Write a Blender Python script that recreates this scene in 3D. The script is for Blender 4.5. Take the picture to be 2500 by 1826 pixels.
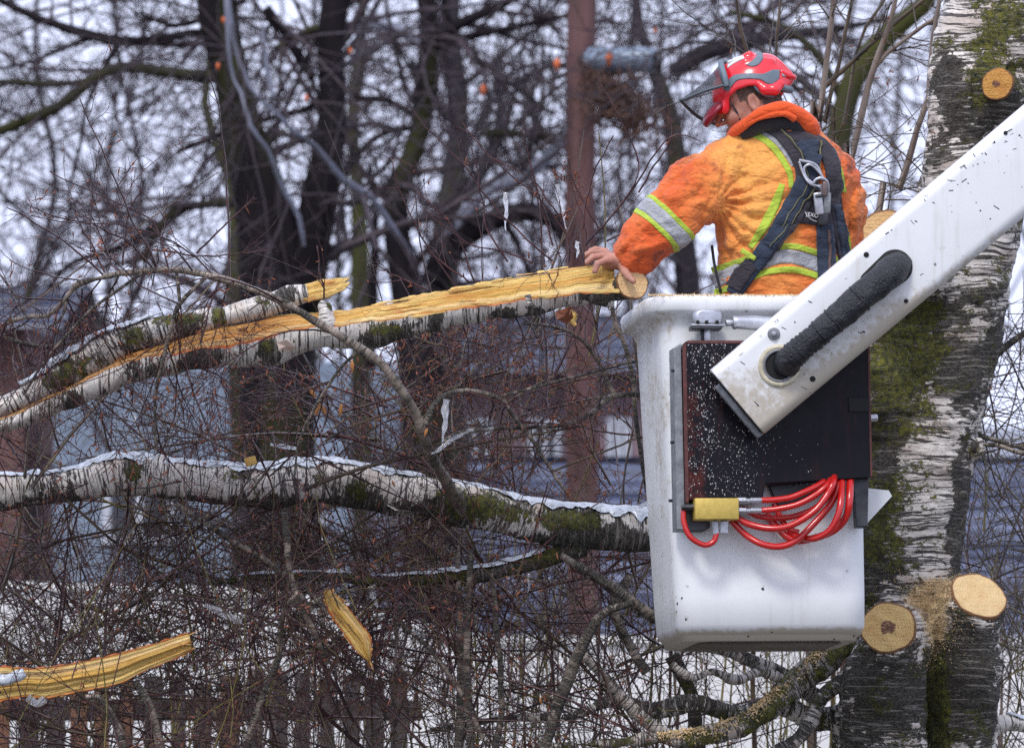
import bpy, bmesh, math, random
import numpy as np
from mathutils import Vector
R = math.radians
for o in list(bpy.data.objects): bpy.data.objects.remove(o)
scene = bpy.context.scene
COL = scene.collection
# ---------------------------------------------------------------- camera, sky, sun, exposure
CAM = np.array([0.0, 0.0, 1.7]); PITCH = R(2.5)
CX, CY, FPX = 1250.0, 913.0, 16000.0          # the photograph is 2500 x 1826
cam = bpy.data.objects.new('camera', bpy.data.cameras.new('camera')); COL.objects.link(cam)
cam.location = CAM; cam.rotation_euler = (R(90) + PITCH, 0, 0)
cam.data.sensor_width = 36; cam.data.lens = 36 * FPX / 2500
cam.data.clip_end = 8000; cam.data.clip_start = 0.5
cam.data.dof.use_dof = True; cam.data.dof.focus_distance = 19.95; cam.data.dof.aperture_fstop = 6.3
cam.data.dof.aperture_blades = 7
scene.camera = cam
SUN_EL, SUN_AZ = 52, 200
world = bpy.data.worlds.new('World'); scene.world = world; world.use_nodes = True
wn = world.node_tree; wn.nodes.clear()
_o = wn.nodes.new('ShaderNodeOutputWorld'); _b = wn.nodes.new('ShaderNodeBackground'); _b.inputs[1].default_value = 0.1
_s = wn.nodes.new('ShaderNodeTexSky'); _s.sky_type = 'NISHITA'; _s.sun_disc = False
_s.sun_elevation = R(SUN_EL); _s.sun_rotation = R(SUN_AZ); _s.dust_density = 5; _s.air_density = 1.5
_m = wn.nodes.new('ShaderNodeMix'); _m.data_type = 'RGBA'; _m.inputs[0].default_value = 0.86
_m.inputs[7].default_value = (8.3, 9.0, 12.0, 1)   # overcast cloud deck
_n = wn.nodes.new('ShaderNodeTexNoise'); _n.inputs['Scale'].default_value = 5; _n.inputs['Detail'].default_value = 4
_r = wn.nodes.new('ShaderNodeMapRange'); _r.inputs[1].default_value = .3; _r.inputs[2].default_value = .7
_r.inputs[3].default_value = .86; _r.inputs[4].default_value = 1.08
_v = wn.nodes.new('ShaderNodeVectorMath'); _v.operation = 'SCALE'
wn.links.new(_s.outputs[0], _m.inputs[6]); wn.links.new(_n.outputs[0], _r.inputs[0])
wn.links.new(_m.outputs[2], _v.inputs[0]); wn.links.new(_r.outputs[0], _v.inputs['Scale'])
wn.links.new(_v.outputs[0], _b.inputs[0]); wn.links.new(_b.outputs[0], _o.inputs[0])
sun = bpy.data.objects.new('sun', bpy.data.lights.new('sun', 'SUN')); COL.objects.link(sun)
sun.data.energy = 1.5; sun.data.angle = R(12); sun.data.color = (1, .97, .93)
_az = R(SUN_AZ)
_d = Vector((math.sin(_az) * math.cos(R(SUN_EL)), math.cos(_az) * math.cos(R(SUN_EL)), math.sin(R(SUN_EL))))
sun.rotation_euler = _d.to_track_quat('Z', 'Y').to_euler()
scene.view_settings.view_transform = 'Standard'; scene.view_settings.look = 'None'
scene.view_settings.exposure = 0.44; scene.view_settings.gamma = 1
scene.cycles.use_denoising = False
scene.cycles.max_bounces = 6; scene.cycles.transparent_max_bounces = 12

rng = np.random.default_rng(11)
_c, _sn = math.cos(PITCH), math.sin(PITCH)
A = np.asarray
def L(px, py, w=0.0):
    """measured point of the photo at distance 20+w -> local camera-aligned metres (right, away, up)"""
    k = (20.0 + w) / FPX
    return A([(px - CX) * k, w, (CY - py) * k])
def LL(pts):
    return A([L(*p[:3]) for p in pts], float)
def W(v):
    v = np.atleast_2d(A(v, float)); d = 20.0 + v[:, 1]
    return np.stack([CAM[0] + v[:, 0], CAM[1] + d * _c - v[:, 2] * _sn, CAM[2] + d * _sn + v[:, 2] * _c], 1)
def topx(v):
    v = A(v, float); d = 20.0 + v[..., 1]
    return CX + v[..., 0] * FPX / d, CY - v[..., 2] * FPX / d
def invW(p):
    p = np.atleast_2d(A(p, float)) - CAM
    d = p[:, 1] * _c + p[:, 2] * _sn; v = -p[:, 1] * _sn + p[:, 2] * _c
    return np.stack([p[:, 0], d - 20.0, v], 1)

# ---------------------------------------------------------------- objects
def tag(o, label=None, cat=None, group=None, kind=None):
    if label: o['label'] = label
    if cat: o['category'] = cat
    if group: o['group'] = group
    if kind: o['kind'] = kind
    return o
def thing(name, label, cat, loc, group=None):
    o = bpy.data.objects.new(name, None); COL.objects.link(o); o.empty_display_size = .1
    o.location = Vector([float(x) for x in loc]); return tag(o, label, cat, group)
def wloc(o):
    v = Vector((0, 0, 0))
    while o is not None: v = v + o.location; o = o.parent
    return A(v)
def mk(name, V, F, mats, parent=None, smooth=True, attrs=None, midx=None, loc=None):
    """V world coords; F list of arrays (n,3)/(n,4)"""
    V = np.atleast_2d(A(V, float))
    if not isinstance(F, (list, tuple)): F = [F]
    F = [A(f, np.int64) for f in F if len(f)]
    me = bpy.data.meshes.new(name)
    off = wloc(parent) if parent is not None else (A(loc, float) if loc is not None else A([V[:, 0].mean(), V[:, 1].mean(), V[:, 2].min()]))
    me.vertices.add(len(V)); me.vertices.foreach_set('co', (V - off).astype(np.float32).ravel())
    li = np.concatenate([f.ravel() for f in F]); tot = np.concatenate([np.full(len(f), f.shape[1]) for f in F])
    st = np.concatenate([[0], np.cumsum(tot)[:-1]])
    me.loops.add(len(li)); me.loops.foreach_set('vertex_index', li.astype(np.int32))
    me.polygons.add(len(tot)); me.polygons.foreach_set('loop_start', st.astype(np.int32)); me.polygons.foreach_set('loop_total', tot.astype(np.int32))
    if not isinstance(mats, (list, tuple)): mats = [mats]
    for m in mats: me.materials.append(m)
    if midx is not None: me.polygons.foreach_set('material_index', A(midx, np.int32))
    me.polygons.foreach_set('use_smooth', np.full(len(tot), bool(smooth)))
    for k, a in (attrs or {}).items():
        a = A(a, np.float32)
        if a.ndim == 1:
            at = me.attributes.new(k, 'FLOAT', 'POINT'); at.data.foreach_set('value', a)
        else:
            at = me.attributes.new(k, 'FLOAT_VECTOR', 'POINT'); at.data.foreach_set('vector', a.ravel())
    me.update(calc_edges=True); me.validate()
    o = bpy.data.objects.new(name, me); COL.objects.link(o)
    if parent is not None: o.parent = parent
    else: o.location = Vector([float(x) for x in off])
    return o

class MB:
    """collects pieces of one mesh"""
    def __init__(s): s.V = []; s.F3 = []; s.F4 = []; s.m3 = []; s.m4 = []; s.n = 0; s.at = {}
    def add(s, V, F, m=0, **at):
        V = np.atleast_2d(A(V, float)); s.V.append(V)
        for f in (F if isinstance(F, (list, tuple)) else [F]):
            f = A(f, np.int64)
            if len(f) == 0: continue
            if f.shape[1] == 3: s.F3.append(f + s.n); s.m3.append(np.full(len(f), m))
            else: s.F4.append(f + s.n); s.m4.append(np.full(len(f), m))
        for k in set(list(s.at) + list(at)):
            cur = s.at.setdefault(k, [])
            a = at.get(k)
            dim = 3 if k in ('bc',) else 1
            if sum(len(x) for x in cur) < s.n: cur.append(np.zeros((s.n - sum(len(x) for x in cur), dim)))
            cur.append(np.zeros((len(V), dim)) if a is None else np.broadcast_to(A(a, float).reshape(-1, dim), (len(V), dim)))
        s.n += len(V); return s
    def build(s, name, mats, parent=None, smooth=True, local=True, loc=None):
        V = np.concatenate(s.V); 
        if local: V = W(V)
        F = []; mi = []
        if s.F3: F.append(np.concatenate(s.F3)); mi.append(np.concatenate(s.m3))
        if s.F4: F.append(np.concatenate(s.F4)); mi.append(np.concatenate(s.m4))
        at = {k: (np.concatenate(v) if k in ('bc',) else np.concatenate(v).ravel()) for k, v in s.at.items()}
        return mk(name, V, F, mats, parent, smooth, at, np.concatenate(mi), loc)

# ---------------------------------------------------------------- materials
def nodes(name):
    m = bpy.data.materials.new(name); m.use_nodes = True; nt = m.node_tree
    return m, nt, nt.nodes['Principled BSDF']
def lk(nt, a, b): nt.links.new(a, b)
def attr(nt, name, vec=True):
    n = nt.nodes.new('ShaderNodeAttribute'); n.attribute_name = name; return n.outputs['Vector' if vec else 'Fac']
def objc(nt): return nt.nodes.new('ShaderNodeTexCoord').outputs['Object']
def mapping(nt, vec, scale=(1, 1, 1), rot=(0, 0, 0), loc=(0, 0, 0)):
    n = nt.nodes.new('ShaderNodeMapping'); lk(nt, vec, n.inputs[0]); n.inputs['Scale'].default_value = scale
    n.inputs['Rotation'].default_value = rot; n.inputs['Location'].default_value = loc; return n.outputs[0]
def noise(nt, vec, scale=5, detail=4, rough=.55, dist=0):
    n = nt.nodes.new('ShaderNodeTexNoise'); lk(nt, vec, n.inputs['Vector']); n.inputs['Scale'].default_value = scale
    n.inputs['Detail'].default_value = detail; n.inputs['Roughness'].default_value = rough; n.inputs['Distortion'].default_value = dist
    return n.outputs['Fac']
def voro(nt, vec, scale=5, feat='F1'):
    n = nt.nodes.new('ShaderNodeTexVoronoi'); lk(nt, vec, n.inputs['Vector']); n.inputs['Scale'].default_value = scale; n.feature = feat
    return n.outputs['Distance']
def rng_(nt, v, a, b, lo=0, hi=1):
    n = nt.nodes.new('ShaderNodeMapRange'); lk(nt, v, n.inputs[0]); n.inputs[1].default_value = a; n.inputs[2].default_value = b
    n.inputs[3].default_value = lo; n.inputs[4].default_value = hi; return n.outputs[0]
def mth(nt, op, a, b=None):
    n = nt.nodes.new('ShaderNodeMath'); n.operation = op
    for i, x in enumerate((a, b)):
        if x is None: continue
        if isinstance(x, (int, float)): n.inputs[i].default_value = x
        else: lk(nt, x, n.inputs[i])
    return n.outputs[0]
def mix(nt, f, a, b):
    n = nt.nodes.new('ShaderNodeMix'); n.data_type = 'RGBA'
    for i, x in ((0, f), (6, a), (7, b)):
        if isinstance(x, (int, float)): n.inputs[i].default_value = x
        elif isinstance(x, tuple): n.inputs[i].default_value = (*x[:3], 1)
        else: lk(nt, x, n.inputs[i])
    return n.outputs[2]
def bump(nt, h, bs, strength=.5, dist=.01):
    n = nt.nodes.new('ShaderNodeBump'); lk(nt, h, n.inputs['Height']); n.inputs['Strength'].default_value = strength
    n.inputs['Distance'].default_value = dist; lk(nt, n.outputs[0], bs.inputs['Normal'])
def simple(name, c, rough=.6, metal=0.0, var=.25, scale=8, bmp=.3, bd=.003, coat=0):
    m, nt, b = nodes(name); v = objc(nt); n = noise(nt, v, scale, 5, .65)
    lk(nt, mix(nt, rng_(nt, n, .3, .7), tuple(x * (1 - var) for x in c), tuple(min(1, x * (1 + var)) for x in c)), b.inputs['Base Color'])
    b.inputs['Roughness'].default_value = rough; b.inputs['Metallic'].default_value = metal
    b.inputs['Coat Weight'].default_value = coat; b.inputs['Coat Roughness'].default_value = .15
    if bmp: bump(nt, noise(nt, v, scale * 6, 4, .6), b, bmp, bd)
    return m

# ---------------------------------------------------------------- tubes
def crom(P, n):
    """Catmull-Rom resample rows of P (k,dim) to n points by parameter"""
    P = A(P, float)
    if len(P) == 2: t = np.linspace(0, 1, n)[:, None]; return P[0] * (1 - t) + P[1] * t
    Q = np.vstack([2 * P[0] - P[1], P, 2 * P[-1] - P[-2]])
    seg = np.linalg.norm(np.diff(P[:, :3], axis=0), axis=1); cum = np.concatenate([[0], np.cumsum(seg)])
    s = np.linspace(0, cum[-1], n); i = np.clip(np.searchsorted(cum, s, 'right') - 1, 0, len(P) - 2)
    t = ((s - cum[i]) / np.maximum(seg[i], 1e-9))[:, None]
    p0, p1, p2, p3 = Q[i], Q[i + 1], Q[i + 2], Q[i + 3]
    return .5 * ((2 * p1) + (-p0 + p2) * t + (2 * p0 - 5 * p1 + 4 * p2 - p3) * t ** 2 + (-p0 + 3 * p1 - 3 * p2 + p3) * t ** 3)
def frames(P):
    T = np.gradient(P, axis=0); T /= np.linalg.norm(T, axis=1)[:, None] + 1e-12
    up = A([0.0, 1, 0]) if abs(T[0][1]) < .9 else A([1.0, 0, 0])
    N = np.zeros_like(P); n = up - T[0] * (up @ T[0]); n /= np.linalg.norm(n)
    for i in range(len(P)):
        n = n - T[i] * (n @ T[i]); n /= np.linalg.norm(n); N[i] = n
    return T, N, np.cross(T, N)
def snoise(P, scale, seed=0, octs=4):
    """cheap smooth noise: sums of sines, about -1..1"""
    r = np.random.default_rng(seed); P = A(P, float); out = np.zeros(P.shape[:-1]); a = 1; tot = 0
    for o in range(octs):
        for k in range(4):
            v = r.normal(size=3); v *= scale * (2 ** o) / np.linalg.norm(v) * r.uniform(.7, 1.3)
            out = out + a * np.sin(P @ v * 6.28 / 2 + r.uniform(0, 6.28) + 1.3 * np.sin(P @ v[[1, 2, 0]] * 2 + r.uniform(0, 6)))
        tot += a * 2; a *= .5
    return out / tot
def tube(P, rad, sides=16, lump=0.0, lscale=12, seed=0, caps=True, flat=None, s0=0.0):
    """P (n,3) local, rad (n,). returns V, F(list), bc (unrolled bark coords)"""
    P = A(P, float); n = len(P); rad = np.broadcast_to(A(rad, float), (n,))
    T, N, B = frames(P); th = np.linspace(0, 2 * np.pi, sides, endpoint=False)
    s = s0 + np.concatenate([[0], np.cumsum(np.linalg.norm(np.diff(P, axis=0), axis=1))])
    D = N[:, None] * np.cos(th)[None, :, None] + B[:, None] * np.sin(th)[None, :, None]
    V = P[:, None] + D * rad[:, None, None]
    if lump: V = V + D * (lump * snoise(V, lscale, seed))[..., None]
    bc = np.stack([np.cos(th)[None] * rad[:, None], np.sin(th)[None] * rad[:, None], np.broadcast_to(s[:, None], (n, sides))], -1)
    V = V.reshape(-1, 3); bc = bc.reshape(-1, 3)
    i = np.arange(n - 1)[:, None] * sides; j = np.arange(sides)[None]; k = (j + 1) % sides
    F = [np.stack([i + j, i + k, i + sides + k, i + sides + j], -1).reshape(-1, 4)]
    if caps:
        V = np.vstack([V, P[0], P[-1]]); bc = np.vstack([bc, [[0, 0, s[0]]], [[0, 0, s[-1]]]]); a, b = len(V) - 2, len(V) - 1
        j = np.arange(sides); k = (j + 1) % sides; e = (n - 1) * sides
        F.append(np.concatenate([np.stack([np.full(sides, a), k, j], 1), np.stack([np.full(sides, b), e + j, e + k], 1)]))
    return V, F, bc
def twigmesh(PL, RD, sides=3):
    """PL (N,K,3), RD (N,K) -> V, F, bc"""
    N_, K, _ = PL.shape
    if N_ == 0: return np.zeros((0, 3)), np.zeros((0, 4), int), np.zeros((0, 3))
    T = np.gradient(PL, axis=1); T /= np.linalg.norm(T, axis=2, keepdims=True) + 1e-12
    ref = np.cross(T[:, K // 2], A([.31, .9, .29])); ref /= np.linalg.norm(ref, axis=1, keepdims=True) + 1e-9
    Nn = ref[:, None] - T * (T * ref[:, None]).sum(2, keepdims=True); Nn /= np.linalg.norm(Nn, axis=2, keepdims=True) + 1e-9
    B = np.cross(T, Nn); th = np.linspace(0, 2 * np.pi, sides, endpoint=False)
    V = PL[:, :, None] + RD[:, :, None, None] * (Nn[:, :, None] * np.cos(th)[:, None] + B[:, :, None] * np.sin(th)[:, None])
    s = np.cumsum(np.linalg.norm(np.diff(PL, axis=1, prepend=PL[:, :1]), axis=2), axis=1)
    bc = np.stack([np.broadcast_to(np.cos(th), V.shape[:3]) * RD[..., None], np.broadcast_to(np.sin(th), V.shape[:3]) * RD[..., None],
                   np.broadcast_to(s[:, :, None] + np.arange(N_)[:, None, None] * .37, V.shape[:3])], -1)
    a = np.arange(N_)[:, None, None] * K * sides; i = np.arange(K - 1)[None, :, None] * sides; j = np.arange(sides)[None, None]; k = (j + 1) % sides
    F = np.stack([a + i + j, a + i + k, a + i + sides + k, a + i + sides + j], -1).reshape(-1, 4)
    return V.reshape(-1, 3), F, bc.reshape(-1, 3)
def grow(PL, RD, per, length, ang=(35, 70), K=6, droop=0.0, wig=.12, rr=.6, tmin=.15, tip=.35, r=None, zsq=1.0, tmax=1.0, rmax=None, rmin=0):
    """children of each polyline; per = mean count per parent; length (lo,hi) of child"""
    r = r or rng; N_, K0, _ = PL.shape
    if N_ == 0: return np.zeros((0, K, 3)), np.zeros((0, K))
    cnt = r.poisson(per, N_) if np.isscalar(per) else r.poisson(A(per))
    idx = np.repeat(np.arange(N_), cnt); M = len(idx)
    if M == 0: return np.zeros((0, K, 3)), np.zeros((0, K))
    t = r.uniform(tmin, tmax, M) * (K0 - 1); i = np.clip(t.astype(int), 0, K0 - 2); f = (t - i)[:, None]
    p = PL[idx, i] * (1 - f) + PL[idx, i + 1] * f; tg = PL[idx, i + 1] - PL[idx, i]; tg /= np.linalg.norm(tg, axis=1, keepdims=True) + 1e-9
    r0 = (RD[idx, i] * (1 - f[:, 0]) + RD[idx, i + 1] * f[:, 0]) * rr * r.uniform(.7, 1.1, M)
    if rmax: r0 = np.minimum(r0, rmax * r.uniform(.7, 1.1, M))
    r0 = np.maximum(r0, rmin)
    q = r.normal(size=(M, 3)); q -= tg * (q * tg).sum(1, keepdims=True); q /= np.linalg.norm(q, axis=1, keepdims=True) + 1e-9
    a = np.radians(r.uniform(ang[0], ang[1], M))[:, None]; d = tg * np.cos(a) + q * np.sin(a)
    d[:, 1] *= zsq; d /= np.linalg.norm(d, axis=1, keepdims=True) + 1e-9
    ln = r.uniform(length[0], length[1], M) * (1 - .45 * t / (K0 - 1)); st = ln / (K - 1)
    out = np.zeros((M, K, 3)); out[:, 0] = p; bend = r.normal(size=(M, 3)) * wig * .6
    for k in range(1, K):
        d = d + bend / K * 1.5 + r.normal(size=(M, 3)) * wig + A([0, 0, -droop]) ; d /= np.linalg.norm(d, axis=1, keepdims=True)
        out[:, k] = out[:, k - 1] + d * st[:, None]
    rd = r0[:, None] * np.linspace(1, tip, K)[None]
    return out, rd
def inframe(PL, mx=.12, lo=-.1, hi=1.12):
    x, y = topx(PL); ok = (x > -2500 * mx) & (x < 2500 * (1 + mx)) & (y > 1826 * lo) & (y < 1826 * hi)
    return ok.any(axis=1)
# ---------------------------------------------------------------- distance fields -> smooth closed surfaces
class Field:
    def __init__(s, lo, hi, h):
        s.lo = A(lo, float); s.h = h; s.n = np.ceil((A(hi, float) - s.lo) / h).astype(int) + 1
        s.F = np.full(tuple(s.n), .2, np.float32)
    def _sub(s, lo, hi):
        a = np.clip(np.floor((A(lo) - s.lo) / s.h).astype(int), 0, s.n); b = np.clip(np.ceil((A(hi) - s.lo) / s.h).astype(int) + 1, 0, s.n)
        sl = tuple(slice(x, y) for x, y in zip(a, b))
        g = np.stack(np.meshgrid(*[s.lo[i] + s.h * np.arange(a[i], b[i]) for i in range(3)], indexing='ij'), -1).astype(np.float32)
        return sl, g
    def op(s, fn, lo, hi, k=.01, mode='add'):
        sl, g = s._sub(A(lo) - k - 2 * s.h, A(hi) + k + 2 * s.h)
        if g.size == 0: return
        d = fn(g); f = s.F[sl]
        if mode == 'add':
            h = np.maximum(k - np.abs(f - d), 0) / max(k, 1e-9); s.F[sl] = np.minimum(f, d) - h * h * k * .25
        elif mode == 'sub':
            d = -d; h = np.maximum(k - np.abs(f - d), 0) / max(k, 1e-9); s.F[sl] = np.maximum(f, d) + h * h * k * .25
        else: s.F[sl] = f + d
    def cone(s, a, b, ra, rb, k=.01, mode='add'):
        a = A(a, np.float32); b = A(b, np.float32); m = max(ra, rb)
        def fn(g):
            ba = b - a; t = np.clip(((g - a) @ ba) / (ba @ ba + 1e-12), 0, 1)
            return np.linalg.norm(g - a - t[..., None] * ba, axis=-1) - (ra + (rb - ra) * t)
        s.op(fn, np.minimum(a, b) - m, np.maximum(a, b) + m, k, mode)
    def chain(s, pts, k=.01, mode='add'):
        """pts: list of (vec3, r)"""
        for (a, ra), (b, rb) in zip(pts[:-1], pts[1:]): s.cone(a, b, ra, rb, k, mode)
    def ell(s, c, r, M=None, k=.01, mode='add'):
        c = A(c, np.float32); r = A(r, np.float32); M = np.eye(3, dtype=np.float32) if M is None else A(M, np.float32)
        def fn(g):
            q = (g - c) @ M.T; k0 = np.linalg.norm(q / r, axis=-1); k1 = np.linalg.norm(q / (r * r), axis=-1) + 1e-6
            return k0 * (k0 - 1) / k1
        m = float(max(r)); s.op(fn, c - m, c + m, k, mode)
    def box(s, c, r, M=None, rd=.01, k=.01, mode='add'):
        c = A(c, np.float32); r = A(r, np.float32); M = np.eye(3, dtype=np.float32) if M is None else A(M, np.float32)
        def fn(g):
            q = np.abs((g - c) @ M.T) - (r - rd)
            return np.linalg.norm(np.maximum(q, 0), axis=-1) + np.minimum(q.max(-1), 0) - rd
        m = float(np.linalg.norm(r)); s.op(fn, c - m, c + m, k, mode)
    def displace(s, fn):
        idx = np.argwhere(np.abs(s.F) < .03); g = s.lo + idx * s.h
        s.F[tuple(idx.T)] += fn(g).astype(np.float32)
    def sample(s, p):
        q = (A(p) - s.lo) / s.h; q = np.clip(q, 0, s.n - 1.001); i = q.astype(int); f = q - i; o = 0
        for dx in (0, 1):
            for dy in (0, 1):
                for dz in (0, 1):
                    w_ = (f[..., 0] if dx else 1 - f[..., 0]) * (f[..., 1] if dy else 1 - f[..., 1]) * (f[..., 2] if dz else 1 - f[..., 2])
                    o = o + w_ * s.F[i[..., 0] + dx, i[..., 1] + dy, i[..., 2] + dz]
        return o
    def grad(s, p):
        e = s.h; g = np.stack([s.sample(p + A(v) * e) - s.sample(p - A(v) * e) for v in np.eye(3)], -1)
        return g / (np.linalg.norm(g, axis=-1, keepdims=True) + 1e-9)
    def hit(s, o, d, tmax, inside=False):
        """first surface crossing from o along d (outside->in; inside=True: in->out)"""
        o = A(o, float); d = A(d, float); n = int(tmax / (s.h * .5)); t = np.full(o.shape[:-1], np.nan); prev = None
        for i in range(n):
            tt = i * tmax / n; v = s.sample(o + d * tt); v = -v if inside else v
            c = np.isnan(t) & (v < 0) & ((prev is None) | True)
            if prev is not None:
                fr = np.where(c, prev / np.maximum(prev - v, 1e-9), 0); t = np.where(c & (prev >= 0), tt - (1 - fr) * tmax / n, t)
            prev = v
        return t
    def mesh(s):
        F = s.F; sg = F < 0; c = np.zeros(tuple(s.n - 1), np.int8)
        for dx in (0, 1):
            for dy in (0, 1):
                for dz in (0, 1): c += sg[dx:dx + F.shape[0] - 1, dy:dy + F.shape[1] - 1, dz:dz + F.shape[2] - 1]
        act = (c > 0) & (c < 8); idx = np.argwhere(act); vid = np.full(act.shape, -1, np.int64); vid[act] = np.arange(len(idx))
        acc = np.zeros((len(idx), 3)); cnt = np.zeros(len(idx)); cor = [(x, y, z) for x in (0, 1) for y in (0, 1) for z in (0, 1)]
        for a in cor:
            for ax in range(3):
                if a[ax]: continue
                b = list(a); b[ax] = 1
                fa = F[tuple((idx + a).T)]; fb = F[tuple((idx + b).T)]; m = (fa < 0) != (fb < 0)
                t = fa / np.where(m, fa - fb, 1); p = A(a, float) + t[:, None] * (A(b) - A(a)); acc[m] += p[m]; cnt[m] += 1
        V = s.lo + (idx + acc / cnt[:, None]) * s.h; Fc = []
        for ax in range(3):
            o1, o2 = (ax + 1) % 3, (ax + 2) % 3
            sl0 = [slice(1, None)] * 3; sl1 = [slice(1, None)] * 3; sl0[ax] = slice(0, -1); sl1[ax] = slice(1, None)
            sa = sg[tuple(sl0)]; sb = sg[tuple(sl1)]; e = np.argwhere(sa != sb); 
            if not len(e): continue
            flip = ~sa[tuple(e.T)]; q = e.copy(); q[:, o1] += 1; q[:, o2] += 1   # grid index of edge start
            lim = A(act.shape); ok = (q[:, o1] < lim[o1]) & (q[:, o2] < lim[o2]) & (q[:, ax] < lim[ax]); q = q[ok]; flip = flip[ok]
            def at(d1, d2):
                r = q.copy(); r[:, o1] -= d1; r[:, o2] -= d2; return vid[tuple(r.T)]
            f = np.stack([at(1, 1), at(0, 1), at(0, 0), at(1, 0)], 1); f[flip] = f[flip][:, ::-1]; Fc.append(f)
        Fc = np.concatenate(Fc); return V, Fc[(Fc >= 0).all(1)]
def smoothV(V, F, it=2, lam=.5):
    for _ in range(it):
        acc = np.zeros_like(V); c = np.zeros(len(V))
        for a, b in ((0, 1), (1, 2), (2, 3), (3, 0)):
            np.add.at(acc, F[:, a], V[F[:, b]]); np.add.at(acc, F[:, b], V[F[:, a]]); np.add.at(c, F[:, a], 1); np.add.at(c, F[:, b], 1)
        V = V + lam * (acc / np.maximum(c, 1)[:, None] - V)
    return V
def sheet(G, Nn, th):
    """grid (a,b,3) points + normals -> closed slab; returns V,F"""
    a, b, _ = G.shape; top = (G + Nn * th).reshape(-1, 3); bot = (G - Nn * .004).reshape(-1, 3); n = a * b
    i = np.arange(a - 1)[:, None] * b; j = np.arange(b - 1)[None]; q = np.stack([i + j, i + j + 1, i + b + j + 1, i + b + j], -1).reshape(-1, 4)
    ring = np.concatenate([np.arange(b), np.arange(1, a) * b + b - 1, (a - 1) * b + np.arange(b - 2, -1, -1), np.arange(a - 2, 0, -1) * b]); r2 = np.roll(ring, -1)
    return np.vstack([top, bot]), [q, q[:, ::-1] + n, np.stack([ring, ring + n, r2 + n, r2], 1)]
def drape_px(f, A1, A2, n=40, m=6, th=.003, w0=-.6, tmax=1.2, maxjump=.03):
    """strip between two pixel polylines A1, A2 laid on field f along the line of sight"""
    a = crom(A(A1, float), n) if len(A1) > 1 else None; b = crom(A(A2, float), n)
    t = np.linspace(0, 1, m)[None, :, None]; P2 = a[:, None, :2] * (1 - t) + b[:, None, :2] * t
    k0 = (20 + w0) / FPX; O = np.stack([(P2[..., 0] - CX) * k0, np.full(P2.shape[:2], w0), (CY - P2[..., 1]) * k0], -1)
    k1 = (20 + w0 + 1) / FPX; E = np.stack([(P2[..., 0] - CX) * k1, np.full(P2.shape[:2], w0 + 1), (CY - P2[..., 1]) * k1], -1)
    D = E - O; tt = f.hit(O, D, tmax); med = np.nanmedian(tt)
    for ax in (0, 1):   # fill misses from neighbours
        for _ in range(max(tt.shape)):
            bad = np.isnan(tt)
            if not bad.any(): break
            l = np.roll(tt, 1, ax); r_ = np.roll(tt, -1, ax); tt = np.where(bad, np.where(np.isnan(l), r_, l), tt)
    tt = np.where(np.isnan(tt), med, tt)
    for _ in range(2):
        tp = np.pad(tt, 1, 'edge'); tt = .5 * tt + .125 * (tp[:-2, 1:-1] + tp[2:, 1:-1] + tp[1:-1, :-2] + tp[1:-1, 2:])
    G = O + D * tt[..., None]; gu = np.gradient(G, axis=0); gv = np.gradient(G, axis=1); N = np.cross(gu, gv); N /= np.linalg.norm(N, axis=-1, keepdims=True) + 1e-9
    s = np.where((N * D).sum(-1, keepdims=True) > 0, -1, 1); N = N * s
    V, F = sheet(G, N, th)
    if s.mean() > 0: F = [q[:, ::-1] for q in F]
    return V, F
def band_px(f, path, width, **k):
    """constant-width pixel strip around a centre line path [(x,y[,w])]"""
    P2 = crom(A(path, float)[:, :2], 24); T = np.gradient(P2, axis=0); T /= np.linalg.norm(T, axis=1)[:, None]; N = np.stack([-T[:, 1], T[:, 0]], 1)
    wd = np.interp(np.linspace(0, 1, 24), np.linspace(0, 1, len(np.atleast_1d(width))), np.atleast_1d(width))[:, None] if not np.isscalar(width) else width
    return drape_px(f, P2 - N * wd / 2, P2 + N * wd / 2, **k)
def ring_on(f, c, axis, t0, t1, n=64, m=5, th=.003, rmax=.4):
    """band round a limb: c centre, axis unit, from t0 to t1 along the axis"""
    axis = A(axis, float) / np.linalg.norm(axis); u = np.cross(axis, [0.1, .9, .3]); u /= np.linalg.norm(u); v = np.cross(axis, u)
    th_ = np.linspace(0, 2 * np.pi, n, endpoint=False); D = u * np.cos(th_)[:, None] + v * np.sin(th_)[:, None]
    O = A(c) + axis * np.linspace(t0, t1, m)[None, :, None] + np.zeros((n, 1, 1)); Dm = np.broadcast_to(D[:, None], O.shape)
    tt = f.hit(O, Dm, rmax, inside=True); tt = np.where(np.isnan(tt), np.nanmedian(tt), tt); G = O + Dm * tt[..., None]
    top = (G + Dm * th); bot = G - Dm * .004; V = np.concatenate([top, bot[:, ::-1]], 1); a, b = n, 2 * m
    i = np.arange(n)[:, None]; j = np.arange(b)[None]; i2 = (i + 1) % n; j2 = (j + 1) % b
    return V.reshape(-1, 3), np.stack([i * b + j, i * b + j2, i2 * b + j2, i2 * b + j], -1).reshape(-1, 4)
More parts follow.
